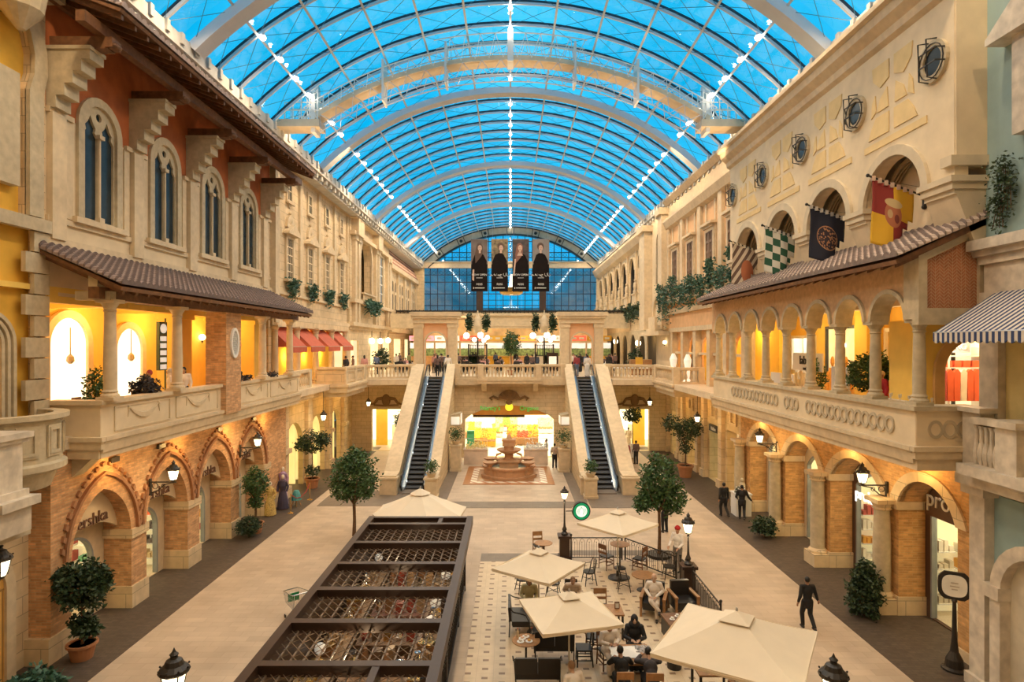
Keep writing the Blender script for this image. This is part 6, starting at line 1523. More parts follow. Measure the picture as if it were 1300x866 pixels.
def rtable(lb, loc, r=.34, h=.74, top=woodl, leg=iron, name='round_table'):
    t = thing(name, lb, 'table', loc); m = MB(); m.lathe([(r-.02,h-.035),(r,h-.02),(r,h-.008),(r-.01,h)], n=28); part('tabletop', m, top, t)
    m = MB(); m.tube([(0,0,.04),(0,0,h-.03)], .03, 8); part('column', m, leg, t)
    m = MB(); m.lathe([(.24,0),(.22,.03),(.05,.06)], n=18); part('base', m, leg, t); return t
def fourleg(lb, loc, w_=.8, d_=.8, h=.74, rz=0, top=woodl):
    t = thing('square_table', lb, 'table', loc, rz); m = MB(); m.box(-w_/2,w_/2,-d_/2,d_/2,h-.04,h); part('tabletop', m, top, t)
    for sx in (-1,1):
        for sy in (-1,1): m = MB(); m.box(sx*(w_/2-.05)-.025, sx*(w_/2-.05)+.025, sy*(d_/2-.05)-.025, sy*(d_/2-.05)+.025, 0, h-.04); part('leg', m, iron, t)
    return t
def armchair(lb, loc, rz):
    t = thing('armchair', lb, 'armchair', loc, rz)
    m = MB(); m.box(-.3,.3,-.3,.34,.22,.44); part('seat_cushion', m, blackl, t); m = MB(); m.box(-.3,.3,-.42,-.28,.22,.92); part('backrest', m, blackl, t)
    for s in (-1,1):
        m = MB(); m.box(s*.36-.05, s*.36+.05, -.4,.38,.58,.63); part('armrest', m, woodl, t)
        m = MB(); m.box(s*.36-.035, s*.36+.035, .3,.37,0,.58); part('leg', m, woodl, t); m = MB(); m.box(s*.36-.035, s*.36+.035, -.42,-.35,0,.58); part('leg', m, woodl, t)
        m = MB(); m.box(s*.36-.02, s*.36+.02, -.38,.32,.2,.56); part('side_panel', m, blackl, t)
    return t
def bench(lb, loc, rz, w_=1.15):
    t = thing('bench_sofa', lb, 'sofa', loc, rz)
    m = MB(); m.box(-w_/2,w_/2,-.26,.28,.34,.46); part('seat_cushion', m, blackl, t)
    m = MB(); m.prism('X', -w_/2, 0-.01, [(-.34,.46),(-.26,.46),(-.3,.88),(-.37,.88)]); m.prism('X', .01, w_/2, [(-.34,.46),(-.26,.46),(-.3,.88),(-.37,.88)]); part('backrest', m, blackl, t)
    for s in (-1,1):
        m = MB(); m.tube([(s*w_/2,-.34,.86),(s*(w_/2+.06),-.2,.76),(s*(w_/2+.07),.15,.68),(s*(w_/2+.02),.26,.45),(s*w_/2,.27,0)], .018, 6); m.tube([(s*w_/2,-.36,.86),(s*w_/2,-.32,.4),(s*w_/2,-.34,0)], .018, 6); part('arm_frame', m, iron, t)
    m = MB(); m.box(-w_/2,w_/2,-.24,.26,.30,.34); part('seat_frame', m, iron, t)
    return t
def pt(px, py, z=0): a = gp(px, py, z); return (a[0], a[1], .016)
G0 = .016
rtable('round brown table by the railing post with the green emblem', pt(690, 713), .36, .74)
slatchair('dark wooden chair behind the round table by the lamp post', pt(684, 706), pi+.2)
windsor('black spindle chair facing the emblem railing, beside the near ivory parasol corner', pt(748, 742), pi/2+.2)
slatchair('dark slatted chair just left of the tall round table by the railing', pt(770, 722), -.9, h=.5, m_=wood)
rtable('tall round brown table beneath the parasol next to the railing', pt(787, 722), .38, .95)
slatchair('dark slatted chair right of the tall round table against the railing', pt(812, 724), .9, m_=wood)
windsor('black spindle chair in front of the small parasol base', pt(792, 750), -pi/2-.1)
rtable('low round wooden table between the spindle chair and the seated man', pt(817, 750), .42, .55, name='low_round_table')
windsor('black spindle chair against the dark lamp pedestal', pt(850, 735), pi)
armchair('dark armchair with wooden arms holding the man in a white shirt', (4.62, 19.8, G0), pi-.35)
armchair('empty dark armchair beside the seated man in white', (5.6, 19.9, G0), pi+.1)
t = thing('side_table', 'dark square table with white cups before the armchairs', 'table', (5.1, 18.1, G0), .1); m = MB(); m.box(-.5,.5,-.65,.5,.0,.5); part('pedestal', m, blackl, t); m = MB(); m.box(-.52,.52,-.67,.52,.5,.55); part('tabletop', m, wood, t)
def cup(loc, lb, grp):
    t = thing('coffee_cup', lb, 'cup', loc, group=grp); m = MB(); m.lathe([(.03,0.01),(.045,.05),(.045,.07),(.035,.06)], n=10); m.tube([(.04,0,.055),(.065,0,.045),(.04,0,.025)], .006, 4); part('cup', m, white, t); m = MB(); m.lathe([(.04,0),(.08,.012),(.075,.016)], n=12); part('saucer', m, white, t); return t
c0 = cup((4.78,18.15,.567), 'white coffee cup on the dark table before the armchairs', 'cups before the armchairs')
for x, y in ((4.98,18.35),(5.23,18.3),(5.43,18.2),(4.88,17.9),(5.33,18.45)): dup(c0, (x, y, .567))
# left group under parasol 4
bench('black two-seat bench with its back to the viewer at the cafe edge', (.68, 15.6, G0), 0, 1.1)
bench('black bench half hidden under the parasol, beside the food tray table', (1.2, 17.0, G0), 0, 1.05)
bench('black bench farther along the kiosk under the parasol edge', (.3, 18.7, G0), -pi/2, 1.0)
rtable('small round table with a tray of food between the black benches', (.42, 16.55, G0), .38, .72)
rtd = mat('food_tray_items', (.78,.52,.35), .6, var=.3)
for k, (x, y, c_) in enumerate(((.32,16.6,white),(.5,16.45,goods[1]),(.42,16.72,white),(.27,16.43,goods[2]))):
    t = thing('food_plate', ['white plate on the small round table', 'orange snack on the small round table', 'second white plate on the small round table', 'tan pastry on the small round table'][k], 'plate', (x, y, .736)); m = MB(); m.lathe([(.05,0),(.1,.015),(.09,.02)], n=14); part('plate', m, white, t); m = MB(); m.ball((0,0,.04), (.05,.04,.025), 8, 5); part('food', m, c_ if c_ is not white else rtd, t)
def bottle(loc, lb, mt):
    t = thing('drink_bottle', lb, 'bottle', loc); m = MB(); m.lathe([(.03,0),(.032,.14),(.014,.19),(.014,.22)], n=10); part('bottle', m, mt, t); m = MB(); m.lathe([(.016,.22),(.016,.24)], n=8); part('cap', m, goods[0], t)
bottle((.2,16.7,.736), 'brown sauce bottle at the kiosk end of the small round table', goods[5]); bottle((.58,16.75,.736), 'clear pale bottle behind the food on the small round table', glassc)
t = thing('folded_napkin', 'bright orange-red bag on the bench under the parasol', 'bag', (1.45,17.05,.49)); m = MB(); m.prism('Y', -.08, .08, [(-.14,0),(.14,0),(.11,.22),(-.11,.22)]); part('bag', m, goods[0], t); m = MB(); m.tube([(-.06,0,.22),(0,0,.32),(.06,0,.22)], .01, 5); part('handle', m, goods[7], t)
slatchair('dark chair at the right end of the bench under the parasol', (2.0, 16.7, G0), pi/2, m_=iron)
windsor('dark chair half under the kiosk side parasol, nearer the paving edge', pt(664, 752), .3); windsor('dark chair half under the kiosk side parasol, farther from the kiosk', pt(702, 757), -.2)
fourleg('small wooden table beyond the parasol edge with a card holder', (3.0, 18.4, G0), .7, .75); slatchair('wooden chair pushed behind the small table with a card holder', (2.85, 19.3, G0), pi)
t = thing('card_holder', 'small upright menu card holder on the wooden table', 'card holder', (3.2, 18.45, .756)); m = MB(); m.box(-.07,.07,-.02,.02,0,.2); part('frame', m, wood, t); m = MB(); m.box(-.05,.05,-.025,-.02,.03,.17); part('card', m, white, t)
slatchair('dark wooden chair beside the man in white at the shared table', (2.35, 17.35, G0), -pi/2-.2, m_=wood)
# central table with the group
fourleg('wooden table covered with cloth and papers between the seated group', (3.1, 15.75, G0), 1.0, 1.0)
slatchair('light wooden chair with its back to the viewer, nearer the black bench', (2.72, 14.75, G0), 0); slatchair('light wooden chair with its back to the viewer, nearer the big parasol', (3.42, 14.7, G0), -.05)
slatchair('chair carrying the man in white under the parasol edge', (2.6, 16.55, G0), pi+.3, m_=wood); slatchair('chair carrying the woman in black', (3.38, 16.75, G0), pi-.1, m_=wood)
def cloth(loc, lb, mt, w_, d_, seed):
    r_ = random.Random(seed); t = thing('crumpled_cloth', lb, 'cloth', loc); n = 9; vs = []; fs = []
    for i in range(n):
        for j in range(n):
            e = 1-max(abs(i-4), abs(j-4))/4.3; vs.append(((i/8-.5)*w_+r_.uniform(-.02,.02), (j/8-.5)*d_+r_.uniform(-.02,.02), .02+e*r_.uniform(.02,.14)))
    for i in range(n-1):
        for j in range(n-1): k = i*n+j; fs.append((k, k+n, k+n+1, k+1))
    m = MB(); m._a(vs, fs); m._a([(x,y,0) for x,y,z in vs], [f[::-1] for f in fs])
    for e in range(n-1):
        pass
    part('folds', m, mt, t, smooth=True)
cloth((2.95, 15.8, .756), 'heap of white cloth and papers on the shared table', white, .75, .6, 1); cloth((3.42, 15.95, .756), 'grey and white patterned scarf on the shared table', mat('grey_check_cloth', (.35,.33,.32), .9, var=.8, scale=22), .45, .4, 2)
# lower right furniture under the big parasol
t = thing('round_bin', 'dark round waste bin at the edge of the largest parasol', 'bin', (4.4, 16.5, G0)); m = MB(); m.lathe([(.19,0),(.22,.6),(.24,.62),(.2,.62)], n=20); part('body', m, blackl, t)
fourleg('wooden framed table beneath the largest parasol', (5.0, 15.2, G0), .9, .8, .7); armchair('dark armchair with honey wooden arms under the largest parasol', (4.75, 13.9, G0), 0); armchair('second dark armchair by the pole of the largest parasol', (5.75, 14.6, G0), .5)

# ================================================================== RAILING, LAMP POSTS, SIGNS
def lantern(m_frame, m_glow, c, s=1.0, m_cap=None):
    """street lantern head: c = bottom centre"""
    x, y, z = c
    m_glow.lathe([(.10*s,.08*s),(.13*s,.16*s),(.17*s,.34*s),(.175*s,.40*s)], c, 8)
    m_frame.lathe([(.03*s,0),(.10*s,.04*s),(.11*s,.08*s)], c, 8)
    for k in range(4): a = pi/4+k*pi/2; m_frame.tube([(x+.125*s*cos(a), y+.125*s*sin(a), z+.08*s), (x+.19*s*cos(a), y+.19*s*sin(a), z+.41*s)], .012*s, 4)
    m_frame.lathe([(.21*s,.40*s),(.235*s,.43*s),(.22*s,.47*s),(.15*s,.53*s),(.12*s,.60*s),(.06*s,.63*s),(.05*s,.66*s),(.07*s,.69*s),(.03*s,.73*s),(0,.80*s)], c, 12)
    for k in range(8): a = k*pi/4; m_frame.ball((x+.22*s*cos(a), y+.22*s*sin(a), z+.49*s), .018*s, 5, 4)
def lamp_post(lb, x, y, ztop, s=1.0, ped=True, e=35, pedh=.95):
    t = thing('street_lamp', lb, 'lamp post', (x, y, 0))
    if ped: m = MB(); m.box(-.2,.2,-.2,.2,0,pedh-.1); m.box(-.27,.27,-.27,.27,pedh-.1,pedh); m.box(-.25,.25,-.25,.25,0,.12); part('pedestal', m, bronze, t)
    z0 = pedh if ped else 0; zb = ztop-.8*s
    m = MB(); m.lathe([(.13,z0),(.15,z0+.06),(.07,z0+.14),(.1,z0+.22),(.05,z0+.34),(.038,z0+.5),(.03,zb-.1),(.05,zb-.05),(.035,zb)], n=12); part('post', m, iron, t)
    mf = MB(); mg = MB(); lantern(mf, mg, (0,0,zb), s); part('lantern_glass', mg, lampglow, part('lantern_frame', mf, iron, t))
    light('lamp_glow', 'POINT', (x, y-.0, zb-.25), e, (1,.8,.5), .1)
    return t
lamp_post('black lamp post on a pedestal beside the round green emblem', 2.2, 25.0, 2.95, .75); lamp_post('black lamp post on a pedestal beside the tree and the red-capped waiter', 6.25, 21.6, 2.8, 1.0)
lamp_post('near lamp head rising from the bottom edge beside the kiosk', -6.05, 11.05, 3.25, 1.15, False); lamp_post('near lamp head rising from the bottom edge beyond the largest parasol', 5.76, 10.95, 3.2, 1.1, False)
def railing(lb, p0, p1, z1=.9):
    t = thing('iron_railing', lb, 'railing', ((p0[0]+p1[0])/2, (p0[1]+p1[1])/2, 0)); L_ = sqrt((p1[0]-p0[0])**2+(p1[1]-p0[1])**2); t.rotation_euler = (0,0,math.atan2(p1[1]-p0[1], p1[0]-p0[0]))
    m = MB(); m.box(-L_/2,L_/2,-.02,.02,z1-.03,z1); part('top_rail', m, iron, t); m = MB(); m.box(-L_/2,L_/2,-.015,.015,.08,.11); part('bottom_rail', m, iron, t)
    n = max(2, int(L_/.27)); st_ = L_/n
    for k in range(n):
        m = MB(); x = -L_/2+st_*(k+.5); q = st_*.36; m.tube([(x-q,0,.1),(x-q,0,z1-.22),(x-q*.7,0,z1-.1),(x,0,z1-.05),(x+q*.7,0,z1-.1),(x+q,0,z1-.22),(x+q,0,.1)], .009, 4); m.tube([(x,0,.1),(x,0,z1-.2)], .008, 4); m.ball((x,0,z1-.19), .02, 5, 4); part('hoop', m, iron, t)
    for s in (-1,1): m = MB(); m.tube([(s*L_/2,0,0),(s*L_/2,0,z1+.05)], .03, 8); m.ball((s*L_/2,0,z1+.1), .05, 8, 6); part('post', m, iron, t)
railing('straight iron railing between the emblem lamp post and the corner post', (2.45, 24.8), (4.5, 24.8)); railing('slanting iron railing in front of the tree planter', (4.62, 24.75), (6.1, 22.6)); railing('iron railing between the slanting section and the lamp pedestal', (6.2, 22.4), (6.28, 21.95))
railing('iron railing running behind the empty armchair', (6.3, 21.2), (6.3, 18.4))
sg = thing('round_sign', 'glowing round green and white coffee emblem beside the lamp post', 'sign', (2.86, 24.9, 1.95)); sg.rotation_euler = (0,0,.1)
gr_ = mat('emblem_green', (.0,.26,.10), .4, var=.02, emit=.6); wh_ = mat('emblem_white', (.95,1,.95), .4, var=0, emit=.8)
def disc(r, y0, y1, rin=None, cx_=0, cz_=0, n=32): 
    m = MB(); o = [(cx_+r*cos(2*pi*k/n), cz_+r*sin(2*pi*k/n)) for k in range(n)]; l = [o]
    if rin: l.append([(cx_+rin*cos(2*pi*k/n), cz_+rin*sin(2*pi*k/n)) for k in range(n)])
    m.prism('Y', y0, y1, l); return m
part('rim', disc(.37, -.09, .09, .33), iron, sg); part('green_ring', disc(.33, -.1, .1, .23), gr_, sg); part('white_field', disc(.24, -.095, .095), wh_, sg)
m = MB()
for s in (-1,1):
    for q in range(3): m.tube([(s*(.05+.05*q), -.1, .14-.02*q), (s*(.09+.05*q), -.1, .0), (s*(.06+.06*q), -.1, -.15+.03*q)], .011, 4)
m.tube([(-.03,-.1,.1),(0,-.1,.16),(.03,-.1,.1)], .012, 4); m.tube([(-.02,-.1,-.02),(.02,-.1,-.02)], .008, 4)
m.prism('Y', -.105, -.1, [(-.05,.16),(-.025,.2),(0,.17),(.025,.2),(.05,.16)])
m.T = Matrix.Translation((0,-.01,0)) @ Matrix.Diagonal((1,1,1,1)); part('emblem_lines', m, gr_, sg)
m = MB(); m.tube([(-.62,0,0),(-.36,0,0)], .02, 6); part('bracket', m, iron, sg)
# oval sign post, right corner
t = thing('sign_post', 'oval white notice board on a black post in front of the leather goods window', 'sign', (11.85, 16.4, 0)); t.rotation_euler = (0,0,-.5)
m = MB(); m.lathe([(.3,0),(.3,.06),(.22,.1),(.2,.3),(.1,.5),(.06,.9),(.045,1.8),(.07,1.85),(.04,1.9)], n=14); part('post', m, iron, t)
m = MB(); m.prism('Y', -.03, .03, [(-.3,1.95),(-.22,1.88),(.22,1.88),(.3,1.95),(.36,2.05),(.36,2.45),(.3,2.55),(.22,2.62),(-.22,2.62),(-.3,2.55),(-.36,2.45),(-.36,2.05)]); part('frame', m, iron, t)
m = MB(); m.prism('Y', -.04, -.03, [(.28*abs(cos(a*pi/16))**.7*(1 if cos(a*pi/16) > 0 else -1), 2.25+.29*abs(sin(a*pi/16))**.7*(1 if sin(a*pi/16) > 0 else -1)) for a in range(32)]); part('oval_panel', m, mat('notice_panel', (.80,.72,.55), .5, emit=.1), t)
m = MB()
for k, (w_, z) in enumerate(((.16,2.33),(.2,2.24),(.13,2.16))): m.box(-w_*.5,w_*.5,-.043,-.04,z-.012,z+.012)
part('faint_lines', m, mat('faint_tan', (.55,.45,.32), .6), t)
# wall lanterns
def wall_lantern(lb, s, y, z=3.95, wx=12.45):
    x = s*(wx-.85); t = thing('wall_lantern', lb, 'lantern', (s*wx, y, z)); mf = MB(); mg = MB()
    lantern(mf, mg, (-s*.85, 0, .02), .95); part('lantern_glass', mg, lampglow, part('lantern_frame', mf, iron, t))
    m = MB(); m.box(*sorted((-s*.02, -s*.08)), -.05, .05, -.45, .12); m.tube([(0,0,0),(-s*.95,0,0)], .025, 6); m.tube([(0,0,-.4),(-s*.3,0,-.3),(-s*.55,0,-.08),(-s*.85,0,-.02)], .02, 5)
    for q, r_ in ((.22,.1),(.5,.06)): m.tube([(-s*q+r_*cos(a*pi/5), 0, -.13+r_*sin(a*pi/5)) for a in range(10)], .014, 4, True)
    part('scroll_bracket', m, iron, t); light('lantern_light', 'POINT', (x-s*.05, y-.3, z+.25), 26, (1,.75,.38), .12)
wall_lantern('wall lantern over the brown fashion letters on the brick arcade', -1, 21.15); wall_lantern('wall lantern above the tall clipped bush', -1, 28.2)
wall_lantern('wall lantern above the glowing white shop letters', 1, 20.25, 4.05); wall_lantern('wall lantern above the two men in dark suits', 1, 28.6, 4.05)
def hang_lantern(lb, x, y, z, top=5.76):
    t = thing('hanging_lantern', lb, 'lantern', (x, y, z)); mf = MB(); mg = MB(); lantern(mf, mg, (0,0,0), .95); part('lantern_glass', mg, lampglow, part('lantern_frame', mf, iron, t))
    m = MB(); m.tube([(0,0,.75),(0,0,top-z)], .018, 5); part('rod', m, iron, t); light('lantern_light', 'POINT', (x, y-.3, z+.2), 22, (1,.75,.38), .12)
hang_lantern('lantern hanging beneath the projecting bay of the red awnings', -11.75, 38.6, 3.85); hang_lantern('lantern hanging beside the brown scroll ornament on the red awning side', -11.0, 47.6, 3.85)
hang_lantern('lantern hanging over the greenish shopfront', 11.5, 37.8, 3.85); hang_lantern('lantern hanging beside the scroll ornament near the small tree', 10.8, 47.6, 3.9)
t = thing('wall_lantern', 'lantern at the lower corner edge below the carved pedestal', 'lantern', (-11.6, 13.95, 3.35)); mf = MB(); mg = MB(); lantern(mf, mg, (0,0,0), 1.1); part('lantern_glass', mg, lampglow, part('lantern_frame', mf, iron, t)); m = MB(); m.tube([(-1.4,0,-.05),(0,0,-.02)], .03, 5); part('bracket', m, iron, t)
t = thing('timber_door', 'tall warm lit door with a timber frame at the lower corner edge', 'doorway', (-13.1, 15.1, 0), kind='structure'); m = MB(); m.prism('X', -13.1, -12.95, archring(15.0, 1.6, .3, 0, 2.4)); part('voussoir_arch', m, trimst, t, True); m = MB(); m.prism('X', -13.1, -13.02, archloop(15.0, 1.6, 0, 2.4)); part('door_panel', m, mat('warm_door_wood', (.70,.40,.10), .6, brick=(.3,2.4,(.35,.18,.05),.03,.1)), t, True)

# ================================================================== TREES AND PLANTS
def tree(lb, x, y, h0, cz, r, n=2600, leaf=.13, mt=leafd, pot=None, lobes=None, name='street_tree', tr=.06, z0=0, seed=1, cat='tree', forks=4):
    t = thing(name, lb, cat, (x, y, z0)); rd = random.Random(seed)
    zb = 0
    if pot:
        pr_, ph = pot; m = MB(); m.lathe([(pr_*.72,0),(pr_*.95,ph*.85),(pr_*1.08,ph*.86),(pr_*1.08,ph),(pr_*.9,ph),(pr_*.88,ph*.9)], n=20); po_ = part('pot', m, terrac, t); m = MB(); m.lathe([(0,ph*.88),(pr_*.9,ph*.9)], n=16); part('soil', m, wood, po_); zb = ph*.85
    m = MB(); zf = cz-r[2]*.75; zf = max(zf, zb+.1); m.tube([(0,0,zb),(.02,.01,(zb+zf)/2),(0,0,zf)], [tr,tr*.8,tr*.75], 8)
    for k in range(forks): a = k*2*pi/forks+.4; m.tube([(0,0,zf),(r[0]*.35*cos(a),r[1]*.35*sin(a),zf+(cz-zf)*.6),(r[0]*.6*cos(a),r[1]*.6*sin(a),cz+r[2]*.1)], [tr*.65,tr*.45,tr*.2], 6)
    part('trunk', m, bark, t, smooth=True)
    m = MB(); L_ = lobes or [(0,0,0,1.0)]
    for lx, ly, lz, ls in L_:
        for k in range(int(n*ls**2/sum(q[3]**2 for q in L_))):
            v = Vector((rd.gauss(0,1), rd.gauss(0,1), rd.gauss(0,1))).normalized(); bump = .82+.22*sin(5*v.x+seed)*sin(4*v.y+2)*1+.12*sin(9*v.z+3*v.x); q = bump*(.62+.38*rd.random())
            m.leaf((lx*r[0]+v.x*r[0]*ls*q, ly*r[1]+v.y*r[1]*ls*q, cz+lz*r[2]+v.z*r[2]*ls*q), leaf, rd)
    o = part('crown', m, mt, t); return t
tree('round-crowned dark green tree standing behind the kiosk corner', -7.1, 27.9, 0, 2.55, (1.32,1.3,1.45), 5200, .15, leafm, tr=.09, lobes=[(0,0,0.1,.95),(-.35,0,-.3,.5),(.35,.1,-.25,.5),(0,0,.5,.55)])
t = tree('slim green tree inside the slanting railing, right of the small parasol', 6.1, 25.2, 0, 2.85, (1.1,1.1,1.4), 5000, .15, leafm, tr=.08, seed=3, lobes=[(-.05,0,.25,.8),(-.35,0,-.3,.5),(.45,0,-.35,.6),(-.7,0,-.5,.3)])
m = MB(); m.lathe([(.5,0),(.5,.12),(.42,.12)], (0,0,0), 16); part('tree_grate', m, iron, t)
tree('bushy potted ficus beside the brown fashion letters at the lower corner', -11.85, 17.0, 0, 1.95, (.95,.85,.85), 3800, .15, leafd, pot=(.36,.45), tr=.045, seed=5, lobes=[(0,0,.1,.9),(.5,0,.3,.45),(-.5,0,.25,.5),(0,0,-1.15,.38),(.2,0,-1.3,.35)])
tree('blue green shrub cut by the bottom corner beside the potted ficus', -11.1, 14.25, 0, .55, (.95,.7,.6), 2400, .16, leafg, pot=(.35,.4), tr=.04, seed=6, name='corner_shrub', cat='shrub')
tree('low round clipped bush at the foot of the tall clipped bush', -11.75, 27.6, 0, .52, (.62,.6,.5), 2200, .09, leafd, tr=.03, seed=7, name='clipped_bush', cat='shrub')
tree('tall column-shaped clipped bush before the brick arcade', -11.75, 28.3, 0, 2.2, (.72,.7,.85), 3200, .11, leafm, pot=(.36,.5), tr=.06, seed=8, name='clipped_bush', cat='shrub', lobes=[(0,0,.1,.95),(0,0,-.9,.5)])
tree('small leafy tree in a terracotta pot before the yellow arch', -12.0, 37.2, 0, 2.75, (1.25,1.1,.9), 2400, .15, leafd, pot=(.42,.6), tr=.04, seed=9, lobes=[(0,0,0,.9),(-.5,0,-.2,.5),(.5,0,.2,.5),(0,0,-1.9,.42)], name='potted_tree')
tree('branching leafy tree in a terracotta pot before the greenish shopfront', 11.45, 40.2, 0, 3.0, (1.2,1.2,1.2), 2600, .16, leafd, pot=(.5,.8), tr=.05, seed=10, lobes=[(-.8,0,.45,.55),(0,0,0,.75),(.4,0,.2,.6),(0,0,-.9,.4)], name='potted_tree')
tree('cone-shaped leafy bush in front of the engaged column by the oval sign', 11.35, 19.7, 0, .85, (.72,.7,.9), 3600, .13, leafd, tr=.04, seed=11, name='potted_bush', cat='shrub', lobes=[(0,0,-.25,.95),(0,0,.25,.7),(.05,0,.7,.4)])
tree('low round bush at the plinth of the orange brick pier', 11.45, 27.7, 0, .48, (.65,.6,.48), 1800, .12, leafd, tr=.03, seed=12, name='clipped_bush', cat='shrub')
tree('leafy tree on the gallery behind the ringed balcony columns', 12.6, 21.4, 0, 1.55, (.95,.8,.85), 3200, .13, leafm, tr=.04, z0=6.1, pot=(.28,.4), seed=13, name='gallery_tree')
tree('second small gallery tree near the third column from the near corner', 12.9, 19.3, 0, 1.75, (.45,.5,.7), 1200, .12, leafm, tr=.03, z0=6.1, pot=(.22,.4), seed=14, name='gallery_tree')
tree('slender gallery plant between the white boutique and the wall lamps', 13.2, 26.4, 0, 1.2, (.4,.4,.8), 700, .12, leafm, tr=.03, z0=6.1, pot=(.22,.4), seed=15, name='gallery_plant', cat='plant')
tree('round green tree at the centre of the food court above the fountain', .05, 51.5, 0, 2.6, (.85,.85,1.15), 2600, .15, leafm, tr=.05, z0=6.1, pot=(.3,.4), seed=16)
tree('small tree inside the lit opening past the escalator on the red awning side', -8.9, 51.3, 0, 2.3, (1.0,.8,.9), 1600, .16, leafd, tr=.05, seed=17, name='potted_tree', pot=(.35,.5))
tree('leafy plant beside the lit opening on the ringed balcony side', 9.6, 48.3, 0, 3.1, (.9,.7,.7), 1500, .15, leafd, tr=.05, seed=18, name='potted_tree', pot=(.35,.5))
tree('leafy plant between the gallery columns on the cafe balcony', -12.6, 18.7, 0, 1.2, (.35,.35,.8), 700, .12, leafm, tr=.03, z0=6.1, seed=19, name='gallery_plant', cat='plant')
tree('dark shrub on the cafe balcony beside the second column', -12.0, 20.2, 0, 1.15, (.5,.45,.45), 1300, .11, mat('dusky_leaves', (.05,.045,.05), .7, var=.4), tr=.03, z0=6.1, seed=20, name='gallery_shrub', cat='shrub')
for i, (x, y, z, lb) in enumerate(((-11.6, 26.9, 7.1, 'dark trailing plant on the balcony coping just past the brick pillar'), (-11.6, 29.9, 7.1, 'dark trailing plant on the balcony coping near the far column'))):
    m = MB(); rd = random.Random(40+i); leaves(m, 300, (0,0,.12), (.18,.75,.16), .12, rd, shell=.1); single('coping_plant', m, MATS['dusky_leaves'], lb, 'plant', loc=(x, y, z))
for i, (x, y) in enumerate(((-11.3, 54), (11.0, 54.0), (-3.3, 55.0), (3.4, 55))):
    tree(['palm-like plant beside the portal on the red awning side', 'dark leafy plant beside the portal on the loggia side', 'low plant left under the globe lamps', 'low plant right under the globe lamps'][i], x, y, 0, 1.3, (.8,.7,1.1) if i < 2 else (.4,.4,.5), 1000, .2, leafd, tr=.04, z0=6.1, seed=50+i, name='food_court_plant', cat='plant')
# ivy
def ivy(lb, pts, spread, drop, n, s, seed, leaf=.17, mt=leafg, name='hanging_ivy'):
    """pts: clump centres on the wall line; leaves tumble down"""
    rd = random.Random(seed); m = MB()
    base = pts[0]
    for p in pts:
        nn = n
        for k in range(nn):
            t_ = rd.random()**1.3; a = rd.gauss(0, spread*(1-.35*t_)); z = -t_*drop*rd.uniform(.5,1.1)
            m.leaf((p[0]-base[0]-s*(rd.uniform(.0,.32)*(1-.3*t_)), p[1]-base[1]+a, p[2]-base[2]+z+.25*rd.random()), leaf, rd)
    st_ = MB()
    for p in pts:
        for k in range(4): a = (k-1.5)*spread*.6; st_.tube([(p[0]-base[0]-s*.08, p[1]-base[1]+a*.4, p[2]-base[2]), (p[0]-base[0]-s*.14, p[1]-base[1]+a, p[2]-base[2]-drop*.7)], .012, 3)
    t = thing(name, lb, 'plant', base); part('foliage', m, mt, t); part('stems', st_, bark, t); return t
for i, c in enumerate(P2):
    ivy('trailing green plant under the %s shell-hooded window' % ordn[i], [(-12.95, c, 12.35)], .45, 1.1, 420, -1, 60+i, .2, name='window_ivy')
ivy('wide green ivy under the arched niche balustrade', [(-12.35, 53.4, 12.3), (-12.35, 55, 12.3), (-12.35, 56.4, 12.3)], .8, 1.1, 330, -1, 70, .28)
for i, (y, z, d, sp_) in enumerate(((31.9, 13.6, 2.6, .25), (33.6, 12.7, 1.4, .7), (35.4, 13.4, 2.2, .35), (37.2, 12.6, 1.5, .8), (39.4, 12.9, 2.1, .6), (41.3, 12.5, 1.6, .8), (43.6, 13.3, 2.4, .5), (45.6, 12.7, 2.6, .6), (47.2, 13.0, 2.6, .4))):
    ivy('ivy clump on the long balustrade, %s from the flag wall' % (ordn+['fifth','sixth','seventh','eighth','ninth'])[i], [(11.6, y, z)], sp_, d, 420, 1, 80+i, .2, name='balustrade_ivy')
for i, c in enumerate(ax):
    ivy('dark ivy under the %s statue balcony of the loggia' % (ordn+['fifth','sixth','seventh'])[i], [(11.7, c-1.2, 12.3), (11.7, c+.6, 12.2), (11.7, c+1.9, 12.4)], .8, 1.5, 260, 1, 100+i, .26, leafd, 'loggia_ivy')
ivy('dark ivy hanging on the pale blue wall at the near edge', [(11.95, 14.75, 13.0), (11.9, 14.6, 12.6), (11.95, 14.9, 12.2)], .18, 1.0, 240, 1, 120, .1, leafd)
